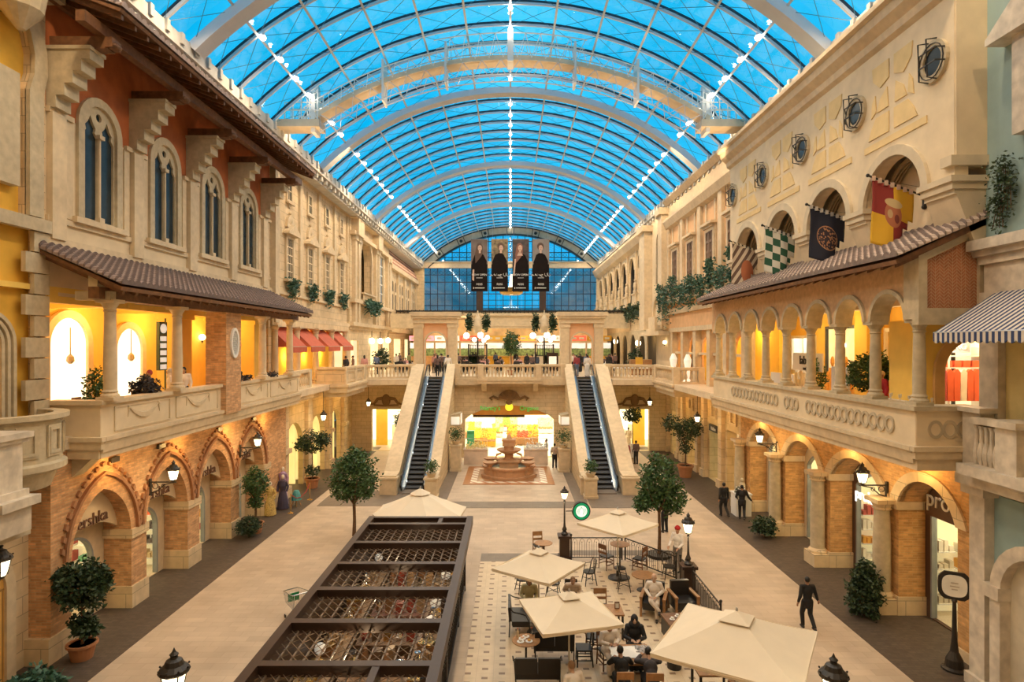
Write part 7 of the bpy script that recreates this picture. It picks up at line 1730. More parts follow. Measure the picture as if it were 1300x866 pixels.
# ================================================================== FLAGS
def flagmat(name, kind):
    m = bpy.data.materials.new(name); m.use_nodes = True; nt = m.node_tree; N = nt.nodes; L = nt.links; p = N['Principled BSDF']; p.inputs['Roughness'].default_value = .8
    tc = N.new('ShaderNodeUVMap'); s_ = N.new('ShaderNodeSeparateXYZ'); L.new(tc.outputs[0], s_.inputs[0]); U, V = s_.outputs[0], s_.outputs[1]
    def mt(op, a, b=None):
        n_ = N.new('ShaderNodeMath'); n_.operation = op
        for i, v in enumerate((a, b)):
            if v is None: continue
            if isinstance(v, (int, float)): n_.inputs[i].default_value = v
            else: L.new(v, n_.inputs[i])
        return n_.outputs[0]
    def mx(f, a, b):
        x = N.new('ShaderNodeMix'); x.data_type = 'RGBA'; L.new(f, x.inputs[0])
        for k, v in ((6, a), (7, b)):
            if isinstance(v, tuple): x.inputs[k].default_value = (*v, 1)
            else: L.new(v, x.inputs[k])
        return x.outputs[2]
    def ell(cu, cv, ru, rv): return mt('LESS_THAN', mt('ADD', mt('POWER', mt('DIVIDE', mt('SUBTRACT', U, cu), ru), 2), mt('POWER', mt('DIVIDE', mt('SUBTRACT', V, cv), rv), 2)), 1)
    if kind == 'quarter':
        l = mt('GREATER_THAN', U, .5); b = mt('GREATER_THAN', V, .5); x = mt('ABSOLUTE', mt('SUBTRACT', l, b)); c = mx(x, (.28,.035,.03), (.72,.42,.03))
        c = mx(ell(.5,.45,.2,.2), c, (.45,.16,.08)); c = mx(ell(.5,.27,.2,.07), c, (.62,.48,.25)); c = mx(ell(.42,.45,.06,.07), c, (.55,.38,.2)); c = mx(ell(.58,.5,.06,.07), c, (.2,.05,.04))
    elif kind == 'crest':
        c = mx(ell(.5,.5,.3,.24), (.012,.014,.03), (.40,.20,.10)); n_ = N.new('ShaderNodeTexVoronoi'); n_.inputs['Scale'].default_value = 22; L.new(tc.outputs[0], n_.inputs['Vector'])
        c = mx(mt('MULTIPLY', ell(.5,.5,.28,.22), mt('GREATER_THAN', n_.outputs['Distance'], .42)), c, (.03,.02,.03))
    elif kind == 'check':
        x = mt('MODULO', mt('ADD', mt('FLOOR', mt('MULTIPLY', U, 4)), mt('FLOOR', mt('MULTIPLY', V, 6))), 2); c = mx(x, (.02,.09,.05), (.62,.60,.52))
    else:
        x = mt('GREATER_THAN', mt('FRACT', mt('MULTIPLY', mt('ADD', U, mt('MULTIPLY', V, .8)), 4.5)), .5); c = mx(x, (.12,.07,.05), (.55,.45,.33)); c = mx(ell(.6,.6,.25,.3), c, (.38,.12,.05))
    L.new(c, p.inputs['Base Color']); return m
def flag(lb, y, kind, w_, h_):
    t = thing('wall_flag', lb, 'flag', (12.1, y, 13.0))
    xt, zt = -1.65, .6
    m = MB(); m.tube([(0,0,0),(xt,0,zt)], .03, 7); m.ball((xt-.04,0,zt+.015), .055, 8, 6); part('pole', m, iron, t)
    m = MB(); m.box(-.06,0,-.07,.07,-.28,.28); m.ball((-.04,0,.3),.08,8,6); m.ball((-.04,0,-.3),.08,8,6); part('wall_plate', m, iron, t)
    m = MB(); m.tube([(-.06,0,.26),(-1.3,0,zt*.8)], .006, 3); part('stay_wire', m, iron, t)
    # cloth, hung from the pole between f=.12 and f=.9, a notch cut from the lower inner corner
    me = bpy.data.meshes.new('cloth'); nu, nv = 16, 20; vs = []; fs = []; uv = []
    for j in range(nv+1):
        for i in range(nu+1):
            u = i/nu; v = j/nv; x0 = xt*.95*(1-u)+xt*.22*u; z0 = zt*.95*(1-u)+zt*.22*u
            sway = .05*sin(7*u+2*v)*(.3+v); vs.append((x0+.02*sin(5*v+u), sway, z0-.06-v*h_+.0*u))
    for j in range(nv):
        for i in range(nu):
            u = (i+.5)/nu; v = (j+.5)/nv
            if (u > .72 and v > .58) or (u > .88 and v > .45 and v < .58): continue
            k = j*(nu+1)+i; fs.append((k, k+1, k+nu+2, k+nu+1))
    me.from_pydata(vs, [], fs); ul = me.uv_layers.new(name='UVMap')
    for p in me.polygons:
        for li in p.loop_indices: vi = me.loops[li].vertex_index; ul.data[li].uv = ((vi % (nu+1))/nu, (vi//(nu+1))/nv)
    me.polygons.foreach_set('use_smooth', [True]*len(me.polygons)); me.materials.append(flagmat('flag_'+kind, kind))
    o = bpy.data.objects.new('cloth', me); COL.objects.link(o); o.parent = t
    sol = o.modifiers.new('t', 'SOLIDIFY'); sol.thickness = .012
    m = MB()
    for k in range(7): u = .03+k*.15; x0 = xt*.95*(1-u)+xt*.22*u; z0 = zt*.95*(1-u)+zt*.22*u; m.box(x0-.05,x0+.05,-.04,.04,z0-.1,z0+.04)
    part('loops', m, mat('flag_loop_%s' % kind, {'quarter':(.62,.45,.35),'crest':(.45,.42,.38),'check':(.55,.52,.45),'stripe':(.5,.42,.3)}[kind], .8), t); return t
flag('red and yellow quartered flag with a crowned shield, nearest of the wall flags', 17.9, 'quarter', 1.2, 1.85); flag('dark navy flag with an orange crest', 21.6, 'crest', 1.2, 1.75); flag('green and white chequered flag', 25.4, 'check', 1.2, 1.8); flag('brown flag with diagonal stripes and an orange patch, farthest of the wall flags', 29.2, 'stripe', 1.2, 1.9)

# ================================================================== BANNERS AND CHANDELIER
bb = mat('banner_black', (.014,.010,.009), .9, var=.1, spec=.1); skin_b = mat('banner_skin', (.55,.36,.27), .7, var=.1); hair_b = mat('banner_hair', (.10,.055,.035), .7); bgb = mat('banner_backdrop', (.16,.12,.10), .7, var=.3, scale=1.2); bwhite = mat('banner_text', (.75,.72,.68), .6)
def ell2(cx_, cz_, rx, rz_, n=20): return [(cx_+rx*cos(2*pi*k/n), cz_+rz_*sin(2*pi*k/n)) for k in range(n)]
def banner(lb, x, kind):
    Yb = 60.0; z0, z1 = 13.85, 18.95; w_ = 1.62; t = thing('hanging_banner', lb, 'banner', (x, Yb, z0)); h_ = z1-z0
    m = MB(); m.box(-w_/2,w_/2,-.02,.02,0,h_); part('panel', m, bb, t)
    m = MB(); m.box(-w_/2+.0,w_/2,-.03,-.02,h_*.52,h_); part('portrait_backdrop', m, [bgb, mat('banner_street', (.20,.15,.08), .7, var=.7, scale=3), mat('banner_dark', (.06,.045,.045), .7, var=.5), mat('banner_grey', (.22,.19,.17), .7)][kind], t)
    hx = [.02,.1,-.08,-.05][kind]; hz = h_*.83
    m = MB(); m.prism('Y', -.035, -.03, [(-w_*.42,h_*.3),(w_*.42,h_*.3),(w_*.44,h_*.58),(w_*.25,h_*.7),(hx+.1,h_*.74),(hx-.1,h_*.74),(-w_*.28,h_*.7),(-w_*.45,h_*.56)]); part('dark_clothing', m, bb, t)
    m = MB()
    if kind in (0,2): m.prism('Y', -.04, -.036, [(hx-.32,hz+.1),(hx-.2,hz+.42),(hx+.1,hz+.48),(hx+.3,hz+.2),(hx+.28,hz-.6),(hx+.1,hz-.9),(hx-.4,hz-1.5),(hx-.45,hz-.6)])
    else: m.prism('Y', -.04, -.036, ell2(hx, hz+.16, .33, .36))
    part('hair', m, hair_b if kind != 2 else mat('banner_auburn', (.22,.09,.06), .7), t)
    m = MB(); m.prism('Y', -.046, -.041, ell2(hx+.03, hz, .2, .29)); m.prism('Y', -.045, -.041, [(hx-.08,hz-.5),(hx+.12,hz-.5),(hx+.1,hz-.2),(hx-.06,hz-.2)])
    if kind == 2: m.prism('Y', -.045, -.041, [(hx-.28,hz-.75),(hx+.3,hz-.75),(hx+.12,hz-.42),(hx-.12,hz-.42)]); m.prism('Y', -.045, -.041, [(-.75,h_*.3),(-.6,h_*.3),(-.45,h_*.62),(-.6,h_*.62)])
    if kind == 0: m.prism('Y', -.045, -.041, [(-.7,h_*.22),(-.52,h_*.2),(-.5,h_*.42),(-.66,h_*.42)])
    part('face_and_skin', m, skin_b, t)
    m = MB(); 
    for dx in (-.06,.1): m.box(hx+dx-.03,hx+dx+.03,-.05,-.047,hz+.04,hz+.07)
    m.box(hx-.03,hx+.07,-.05,-.047,hz-.14,hz-.11); part('eyes_and_mouth', m, hair_b, t)
    if kind in (0,2): text('lettering', 'NOW OPEN', (x, Yb-.06, z0+h_*.30), RF, .27, bwhite, t, .005)
    else:
        text('lettering', 'مفتوح الآن', (x, Yb-.06, z0+h_*.30), RF, .33, bwhite, t, .005)
    text('lettering', 'REISS', (x, Yb-.06, z0+h_*.12), RF, .26, bwhite, t, .005)
    m = MB(); m.box(-.45,.5,-.035,-.03,h_*.06,h_*.072); m.box(-.6,-.54,-.035,-.03,h_*.05,h_*.08); m.box(-.3,.3,-.035,-.03,h_*.255,h_*.262); part('small_print', m, bwhite, t)
    m = MB()
    for s in (-1,1): m.tube([(s*w_*.42,0,h_),(s*w_*.42,0,ZC+sqrt(17.1**2-(x+s*w_*.42)**2)-z0)], .008, 3)
    m.tube([(-w_/2,0,h_),(w_/2,0,h_)], .03, 5); part('wires', m, chrome, t)
banner('black fashion banner with a long-haired woman in profile', -3.03, 0); banner('black fashion banner with a man in a suit against a street', -1.05, 1); banner('black fashion banner with an auburn-haired woman', 1.0, 2); banner('black fashion banner with a short-haired man in a black top', 2.98, 3)
t = thing('ring_chandelier', 'golden ring chandelier hanging behind the banners', 'chandelier', (.1, 66, 14.0))
m = MB(); m.lathe([(.95,0),(1.25,.2),(1.3,.7),(1.1,.75),(.8,.3)], n=24); part('ring', m, gold, t)
m = MB(); m.lathe([(.2,.0),(.35,.4),(.2,1.4),(.1,2.2)], n=12); part('stem', m, mat('glowing_crystal', (1,.85,.6), .4, emit=2.0), t)
m = MB()
for k in range(16): a = k*pi/8; m.ball((1.2*cos(a),1.2*sin(a),.85), .09, 6, 5)
part('candle_bulbs', m, orbm, t)
m = MB(); m.tube([(0,0,2.2),(0,0,10.75)], .02, 4); part('chain', m, iron, t)

# ================================================================== FOOD COURT FURNISHINGS
def globe_tree(x, lb):
    t = thing('globe_lamp_cluster', lb, 'lamp', (x, 54.5, 6.1)); m = MB(); m.lathe([(.3,0),(.3,.2),(.1,.3),(.07,3.2)], n=12)
    m.box(-.8,.8,-.5,.5,1.55,1.6); m.box(-.8,.8,-.5,.5,2.5,2.55)
    for k in range(9): m.box(-.8+.2*k-.02,-.8+.2*k+.02,-.5,-.46,1.55,2.55)
    for s in (-.8,.8): m.box(s-.04,s+.04,-.5,.5,0,2.6)
    part('iron_frame', m, iron, t)
    for k, (dx, dz) in enumerate(((-1.0,3.35),(-.3,3.0),(.25,3.4),(.85,3.2),(.55,2.95))):
        m = MB(); m.ball((dx,0,dz), .27 if k in (0,2) else .2, 12, 8); part('globe', m, orbm, t, smooth=True); 
    m = MB(); m.tube([(-1.0,0,3.1),(0,0,2.7),(.9,0,3.0)], .03, 5); part('arms', m, iron, t)
    m = MB(); m.lathe([(.3,3.6),(.42,4.2),(.3,4.8),(.1,5.2),(.04,5.6)], n=12); part('urn', m, trimst, t)
    m = MB(); rd = random.Random(int(x)); leaves(m, 500, (-.75,0,4.5), (.3,.3,.9), .25, rd, shell=.1); leaves(m, 500, (.75,0,4.5), (.3,.3,.9), .25, rd, shell=.1); part('garlands', m, leafd, t)
globe_tree(-2.9, 'cluster of white globe lamps under an urn beside the portal of the red awning side'); globe_tree(3.0, 'cluster of white globe lamps under an urn beside the portal of the loggia side')
t0 = None
def fc_table(x, y, lb):
    t = thing('food_court_table', lb, 'table', (x, y, 6.1), group='tables of the food court'); m = MB(); m.box(-.35,.35,-.35,.35,.71,.75); part('tabletop', m, white, t); m = MB(); m.tube([(0,0,0),(0,0,.71)], .04, 6); m.box(-.2,.2,-.2,.2,0,.03); part('column', m, iron, t); return t
rd = random.Random(9)
spots = [(x+rd.uniform(-.3,.3), y+rd.uniform(-.3,.3)) for x in (-4.2,-2.6,-1,.8,2.4,4.0) for y in (57, 59.5, 62, 64.5)] + [(s*9.6+rd.uniform(-.5,.5), y) for s in (-1,1) for y in (56,58.5,61,64)]
tb0 = fc_table(*spots[0], 'small white topped table among the food court seats')
ch0 = slatchair('dark chair at one of the food court tables', (spots[0][0], spots[0][1]-.65, 6.1), 0, 'chairs of the food court', m_=iron)
for i, (x, y) in enumerate(spots):
    if i: dup(tb0, (x, y, 6.1)); dup(ch0, (x, y-.65, 6.1), 0)
    dup(ch0, (x, y+.65, 6.1), pi)
t = thing('menu_stand', 'dark framed menu stand with a white sheet behind the balustrade', 'sign', (4.75, 51, 6.1)); t.location.x = 3.45; t.location.y = 50.2
m = MB(); m.box(-.45,.45,-.05,.05,.4,1.9); m.box(-.05,.05,-.2,.2,0,.4); part('frame', m, bronze, t); m = MB(); m.box(-.3,.3,-.07,-.05,.85,1.6); part('sheet', m, mat('pale_lit_face', ()), t)
# white-clothed tables and goods along the right hand balustrade
for i in range(4):
    t = thing('cloth_table', 'white laid table behind the balustrade, %s from the portal of the loggia side' % ordn[i], 'table', (8.4+1.0*i, 48.6-.35*i, 6.1)); m = MB(); m.box(-.4,.4,-.4,.4,.7,.76); part('tabletop', m, white, t)
    for k in range(4): m = MB(); m.tube([(.3*(-1)**k, .3*(-1)**(k//2), 0), (.3*(-1)**k, .3*(-1)**(k//2), .7)], .02, 4); part('leg', m, iron, t)
    m = MB()
    for k in range(4): m.lathe([(.05,.76),(.07,.9),(.04,.95)], (-.25+.17*k, .0, 0), 6)
    part('napkins', m, white, t)
t = thing('market_counter', 'wooden gallery counter with a red sofa and yellow goods near the loggia', 'counter', (11.0, 52.0, 6.1)); m = MB(); m.box(-.9,.9,-.4,.4,0,1.3); part('cabinet', m, woodl, t); m = MB(); m.box(-.5,.1,-.42,-.4,.9,1.5); part('yellow_poster', m, yelpl, t)
t = thing('red_sofa', 'dark red armchair behind the vase balustrade', 'sofa', (11.4, 44.0, 6.1)); m = MB(); m.box(-.6,.6,-.4,.4,.1,.45); m.box(-.6,.6,.2,.4,.45,.95); m.box(-.65,-.45,-.4,.4,.1,.65); m.box(.45,.65,-.4,.4,.1,.65); part('upholstery', m, mat('dark_red_fabric', (.20,.02,.03), .8), t)
for i, y in enumerate((42.3, 46.0)):
    t = thing('lit_mannequin_case', ['white glowing figure case in the first gallery arch', 'white glowing figure case in the second gallery arch'][i], 'display', (12.2, y, 6.1)); m = MB(); m.lathe([(.3,.0),(.32,.1),(.12,.2),(.2,1.0),(.28,1.5),(.1,1.9)], n=10); part('figure', m, mat('pale_lit_face', ()), t)
# gallery cafe, left
def vsign():
    t = thing('vertical_sign', 'tall vertical lit sign of round and square characters in the cafe gallery', 'sign', (-13.4, 23.6, 6.1)); m = MB(); m.tube([(0,.25,0),(0,.25,3.6)], .035, 6); m.box(-.06,.06,-.25,.27,1.6,3.45); part('frame', m, mat('sign_dark_green', (.06,.09,.04), .5), t)
    m = MB()
    m.prism('X', .06, .09, [(.2*cos(a*pi/8), 3.2+.18*sin(a*pi/8)) for a in range(16)]); m.prism('X', -.09, -.06, [(.2*cos(a*pi/8), 3.2+.18*sin(a*pi/8)) for a in range(16)])
    for k in range(5): z = 2.9-.27*k; m.box(-.08,.08,-.2,.2,z-.18,z)
    part('lit_characters', m, mat('pale_lit_face', ()), t)
vsign()
for i, y in enumerate((19.3, 20.6, 22.3, 23.2)):
    rtable('small gallery cafe table, %s from the tower end' % ordn[i], (-12.7, y, 6.1), .35, .75)
    slatchair('orange-brown gallery cafe chair, %s from the tower end' % ordn[i], (-13.4, y, 6.1), -pi/2, m_=woodl)
def sconce(x, y, z, lb, red=False):
    t = thing('globe_sconce', lb, 'wall lamp', (x, y, z)); m = MB(); m.ball((0,0,.15), .16, 10, 7); part('globe', m, orbm, t); m = MB(); m.lathe([(.02,-.15),(.06,0),(.1,.04)], n=8); part('holder', m, mat('red_paper', (.6,.08,.03), .6) if red else iron, t)
    light('sconce_light', 'POINT', (x+.3, y, z+.3), 15, AMBER, .1)
sconce(-15.85, 31.6, 8.9, 'glowing globe sconce just left of the oval grille pillar'); 
t = thing('paper_lantern', 'red and white round paper lantern right of the brick pillar', 'lantern', (-12.3, 27.5, 8.55)); m = MB(); m.ball((0,0,.1), (.24,.24,.26), 12, 8); part('lower_red_globe', m, mat('red_paper', (.6,.08,.03), .6, emit=.8), t); m = MB(); m.ball((0.02,-.06,.2), (.22,.22,.2), 12, 8); part('lit_top', m, orbm, t); m = MB(); m.tube([(0,0,.35),(0,0,2.3)], .01, 4); part('cord', m, iron, t)
sconce(15.0, 27.8, 8.5, 'globe sconce by the dark framed shop window'); sconce(15.0, 30.7, 8.5, 'globe sconce past the dark framed shop window'); sconce(12.75, 50.8, 8.7, 'globe sconce in the white bay arch')
for i, (x, y, z) in enumerate(((-12.9, 57.2, 9.0), (-12.7, 60.0, 9.0), (-12.9, 64.8, 9.1), (12.2, 58.7, 8.8), (12.2, 71.3, 9))):
    t = thing('globe_street_lamp', ['globe lamp by the first palm shop opening', 'second globe lamp by the palm shop opening', 'third globe lamp before the portal', 'globe lamp under the ivy loggia', 'farther globe lamp under the ivy loggia'][i], 'lamp', (x, y, z)); m = MB(); m.ball((0,0,0), .28, 10, 7); part('globe', m, orbm, t); m = MB(); m.tube([(0,0,.25),(0,0,.95)], .03, 5); m.tube([(0,0,.3),((-.7 if x < 0 else .4),0,.3)], .03, 5); part('rod', m, iron, t)
# gallery right: white partition, chalkboards, tables
t = thing('white_partition', 'tall white panel standing behind the sixth gallery column', 'panel', (12.3, 22.9, 6.1)); m = MB(); m.box(-.05,.05,-.55,.55,0,1.75); part('panel', m, white, t); m = MB(); m.box(-.2,.2,-.5,-.4,0,.05); m.box(-.2,.2,.4,.5,0,.05); part('feet', m, chrome, t)
for i, y in enumerate((26.9, 28.2)):
    t = thing('white_screen', ['grey-white screen panel under the dark boutique letters', 'second grey-white screen panel toward the far gallery columns'][i], 'panel', (12.2, y, 6.1)); m = MB(); m.box(-.04,.04,-.5,.5,0,1.3); part('panel', m, white, t); m = MB(); m.box(-.15,.15,-.4,-.3,0,.05); part('feet', m, chrome, t)
sg = thing('shop_sign', 'dark boutique letters above the white screens in the gallery', 'sign', (13.2, 27.3, 8.0)); m = MB(); m.box(13.2, 13.26, 26.0, 28.7, 7.5, 8.3); part('board', m, white, sg, True); text('lettering', 'labour', (13.18, 27.3, 7.8), RRt, .55, iron, sg); text('lettering', 'and wait', (13.18, 27.3, 7.55), RRt, .22, iron, sg)
t = thing('vertical_sign', 'dark vertical board of round signs behind the third gallery column', 'sign', (13.6, 19.1, 6.1)); m = MB(); m.box(-.05,.05,-.25,.25,.4,3.5); part('board', m, iron, t); m = MB()
for k in range(7): m.box(-.07,.07,-.18,.18,1.0+.32*k,1.0+.32*k+.16)
m.prism('X',-.07,.07,[(.17*cos(a*pi/8),3.25+.16*sin(a*pi/8)) for a in range(16)]); part('lit_characters', m, mat('pale_lit_face', ()), t)
t = thing('orange_counter', 'orange patterned counter beside the boutique of red clothes', 'counter', (12.7, 20, 6.1)); m = MB(); m.box(12.5,12.9,19.6,20.3,6.1,7.5); part('cabinet', m, mat('bright_orange_panel', (.85,.33,.03), .6, emit=.1), t, True)
t = thing('laid_table', 'long white laid table behind the ringed balcony with glassware', 'table', (11.7, 18.1, 6.1)); m = MB(); m.box(-.35,.35,-1.1,1.1,.86,.92); part('tabletop', m, white, t)
for k in range(4): m = MB(); m.tube([(.28*(-1)**k, 1.0*(-1)**(k//2), 0), (.28*(-1)**k, 1.0*(-1)**(k//2), .88)], .025, 5); part('leg', m, iron, t)
m = MB()
for k in range(9): m.lathe([(.03,.92),(.01,.97),(.04,1.02),(.045,1.1)], (.1*(-1)**k, -.9+.22*k, 0), 7)
part('glassware', m, goods[2], t)
m = MB(); m.box(-.2,.2,-.3,.3,.0,.04); 
# ================================================================== SMALL THINGS ON THE STREET
t = thing('shopping_cart', 'wire shopping cart with a green panel beside the kiosk', 'cart', (-6.75, 19.35, 0)); t.rotation_euler = (0,0,.7)
m = MB()
def wirebox(m, a, b, n):
    for k in range(n+1):
        f = k/n
        for z in (0,1): pass
top = [(-.28,-.45,.98),(.28,-.45,.98),(.24,.45,.85),(-.24,.45,.85)]; bot = [(-.22,-.3,.5),(.22,-.3,.5),(.18,.4,.5),(-.18,.4,.5)]
for L_ in (top, bot): m.tube(L_, .014, 5, True)
for k in range(4):
    a0, a1 = Vector(top[k]), Vector(top[(k+1)%4]); b0, b1 = Vector(bot[k]), Vector(bot[(k+1)%4])
    for q in range(8): f = q/8; m.tube([a0.lerp(a1,f), b0.lerp(b1,f)], .005, 3)
    for q in (.33,.66): m.tube([a0.lerp(b0,q), a1.lerp(b1,q)], .005, 3)
for q in range(7): f = q/6; m.tube([Vector(bot[0]).lerp(Vector(bot[1]),f), Vector(bot[3]).lerp(Vector(bot[2]),f)], .005, 3)
part('basket', m, chrome, t)
m = MB()
for s in (-1,1): m.tube([(s*.24,-.5,1.0),(s*.22,-.35,.5),(s*.22,-.3,.15),(s*.2,.42,.13)], .014, 5)
m.tube([(-.28,-.5,1.0),(.28,-.5,1.0)], .02, 6); part('frame', m, chrome, t)
m = MB(); m.box(-.17,.17,.2,.22,.55,.8); part('green_panel', m, mat('cart_green', (.02,.25,.08), .5), t)
for sx in (-1,1):
    for sy in (-.32,.4): m = MB(); m.T = Matrix.Translation((sx*.2, sy, .06)) @ Matrix.Rotation(pi/2,4,'Y'); m.lathe([(.06,-.015),(.06,.015)], n=10); part('wheel', m, iron, t)
t = thing('white_plinth', 'white display plinth with flowers between the two men in dark suits', 'plinth', (11.75, 31.3, 0)); m = MB(); m.box(-.38,.38,-.38,.38,0,1.15); m.box(-.42,.42,-.42,.42,1.1,1.15); part('plinth', m, white, t)
m = MB(); rd = random.Random(77); leaves(m, 220, (-.1,-.1,1.3), (.3,.25,.2), .1, rd, shell=.1); part('bouquet', m, leafd, t); m = MB()
for k in range(24): m.ball((rd.uniform(-.35,.2), rd.uniform(-.3,.2), 1.25+rd.uniform(0,.22)), .04, 5, 4)
part('blossoms', m, white, t)
t = thing('stone_bust', 'small pale figure standing on the white display plinth', 'statue', (11.85, 31.4, 1.15)); m = MB(); m.lathe([(.1,0),(.12,.08),(.16,.25),(.15,.4),(.06,.5)], n=10); m.ball((0,0,.6),(.09,.1,.12),10,7); part('figure', m, greyst, t)
# costume display by the left street wall
def costume(x, y, mt, lb, h_=1.6):
    t = thing('costume_display', lb, 'mannequin', (x, y, 0)); m = MB(); m.lathe([(.3,.05),(.24,.6),(.14,.98),(.2,1.25),(.17,h_-.2),(.06,h_-.12)], n=14); part('robe', m, mt, t); m = MB(); m.ball((0,0,h_),(.09,.1,.13),8,6); part('head', m, goods[2], t); m = MB()
    for s in (-1,1): m.tube([(s*.17,0,h_-.25),(s*.27,0,h_-.5),(s*.24,-.1,h_-.75)], [.07,.06,.05], 6)
    part('sleeves', m, mt, t); m = MB(); m.lathe([(.26,0),(.26,.04),(.03,.05)], n=12); part('stand', m, wood, t)
costume(-12.2, 31.2, mat('gold_brocade', (.55,.38,.12), .6, var=.4, scale=15), 'gold brocade costume nearest the clipped bush'); costume(-12.0, 32.4, mat('dark_velvet', (.06,.05,.09), .8), 'dark velvet costume in the middle of the display', 1.7); costume(-12.3, 33.2, mat('lilac_satin', (.38,.25,.40), .5, var=.3), 'lilac satin costume at the back of the display', 1.95)
t = thing('turquoise_figure', 'small turquoise draped stand in front of the costumes', 'display', (-11.5, 33.0, 0)); m = MB(); m.lathe([(.28,.35),(.2,.7),(.12,.85)], n=10); part('drape', m, mat('turquoise_cloth', (.08,.30,.30), .7), t); m = MB()
for k in range(4): a = k*pi/2+.4; m.tube([(.1*cos(a),.1*sin(a),.4),(.25*cos(a),.25*sin(a),0)], .02, 5)
part('legs', m, woodl, t)
def stanchion(x, y, lb):
    t = thing('rope_post', lb, 'post', (x, y, 0)); m = MB(); m.lathe([(.16,0),(.15,.03),(.03,.06),(.02,.1),(.02,.92),(.035,.94),(.03,1.0)], n=12); part('post', m, gold, t); return t
stanchion(-11.3, 31.6, 'brass rope post nearest the viewer by the costumes'); stanchion(-11.2, 34.3, 'brass rope post farther from the viewer by the costumes')
m = MB(); m.tube([(-11.3,31.6,.95),(-11.25,32.3,.6),(-11.25,33.0,.48),(-11.2,33.7,.62),(-11.2,34.3,.95)], .025, 6); single('barrier_rope', m, mat('red_rope', (.30,.03,.02), .8), 'dark red rope slung between the two brass posts', 'rope')
# ================================================================== PEOPLE
skinm = mat('skin', (.42,.23,.14), .55, var=.05); skinl = mat('light_skin', (.55,.34,.23), .55, var=.05)
hairm = mat('black_hair', (.012,.010,.009), .5); hairg = mat('sandy_hair', (.24,.13,.06), .6); suit = mat('black_suit', (.010,.010,.012), .7); wshirt = mat('white_cotton', (.78,.70,.62), .85, var=.04)
def remesh(mb, voxel, m_, name, smooth=2):
    me = mb.mesh(name, None, False, None); o = bpy.data.objects.new(name+'_tmp', me); COL.objects.link(o)
    r = o.modifiers.new('r', 'REMESH'); r.mode = 'VOXEL'; r.voxel_size = voxel; r.use_smooth_shade = True
    if smooth: s = o.modifiers.new('s', 'SMOOTH'); s.iterations = smooth; s.factor = .5
    bpy.context.view_layer.update(); dg = bpy.context.evaluated_depsgraph_get()
    out = bpy.data.meshes.new_from_object(o.evaluated_get(dg)); out.name = name; bpy.data.objects.remove(o); out.materials.clear(); out.materials.append(m_)
    out.polygons.foreach_set('use_smooth', [True]*len(out.polygons)); return out
def limb(mb, pts, rs, n=10):
    P = [Vector(p) for p in pts]
    for i in range(len(P)-1):
        mb.tube([P[i], P[i+1]], [rs[i], rs[i+1]], n)
    for p, r in zip(P, rs): mb.ball(p, r, n, 7)
def add_hand(mb, wrist, elbow, fine):
    w = Vector(wrist); d = (w-Vector(elbow)).normalized(); side = d.cross(Vector((0,0,1)));
    if side.length < .2: side = Vector((0,1,0))
    side.normalize(); up = side.cross(d).normalized(); pc = w+d*.05
    mb.ball(pc, (.035,.035,.04), 8, 6)
    if not fine: mb.ball(w+d*.11, (.03,.03,.04), 7, 5); return
    for k in range(4):
        b = w+d*.085+side*(-.027+.018*k); l = (.065,.075,.07,.055)[k]; mid = b+d*l*.55-up*.008; tip = b+d*l*.95-up*.03; limb(mb, [w+d*.04+side*(-.02+.013*k), b, mid, tip], [.011,.0105,.0095,.008], 6)
    b = w+d*.03+side*.032; limb(mb, [b, b+side*.025+d*.025, b+side*.03+d*.055], [.012,.011,.009], 6)
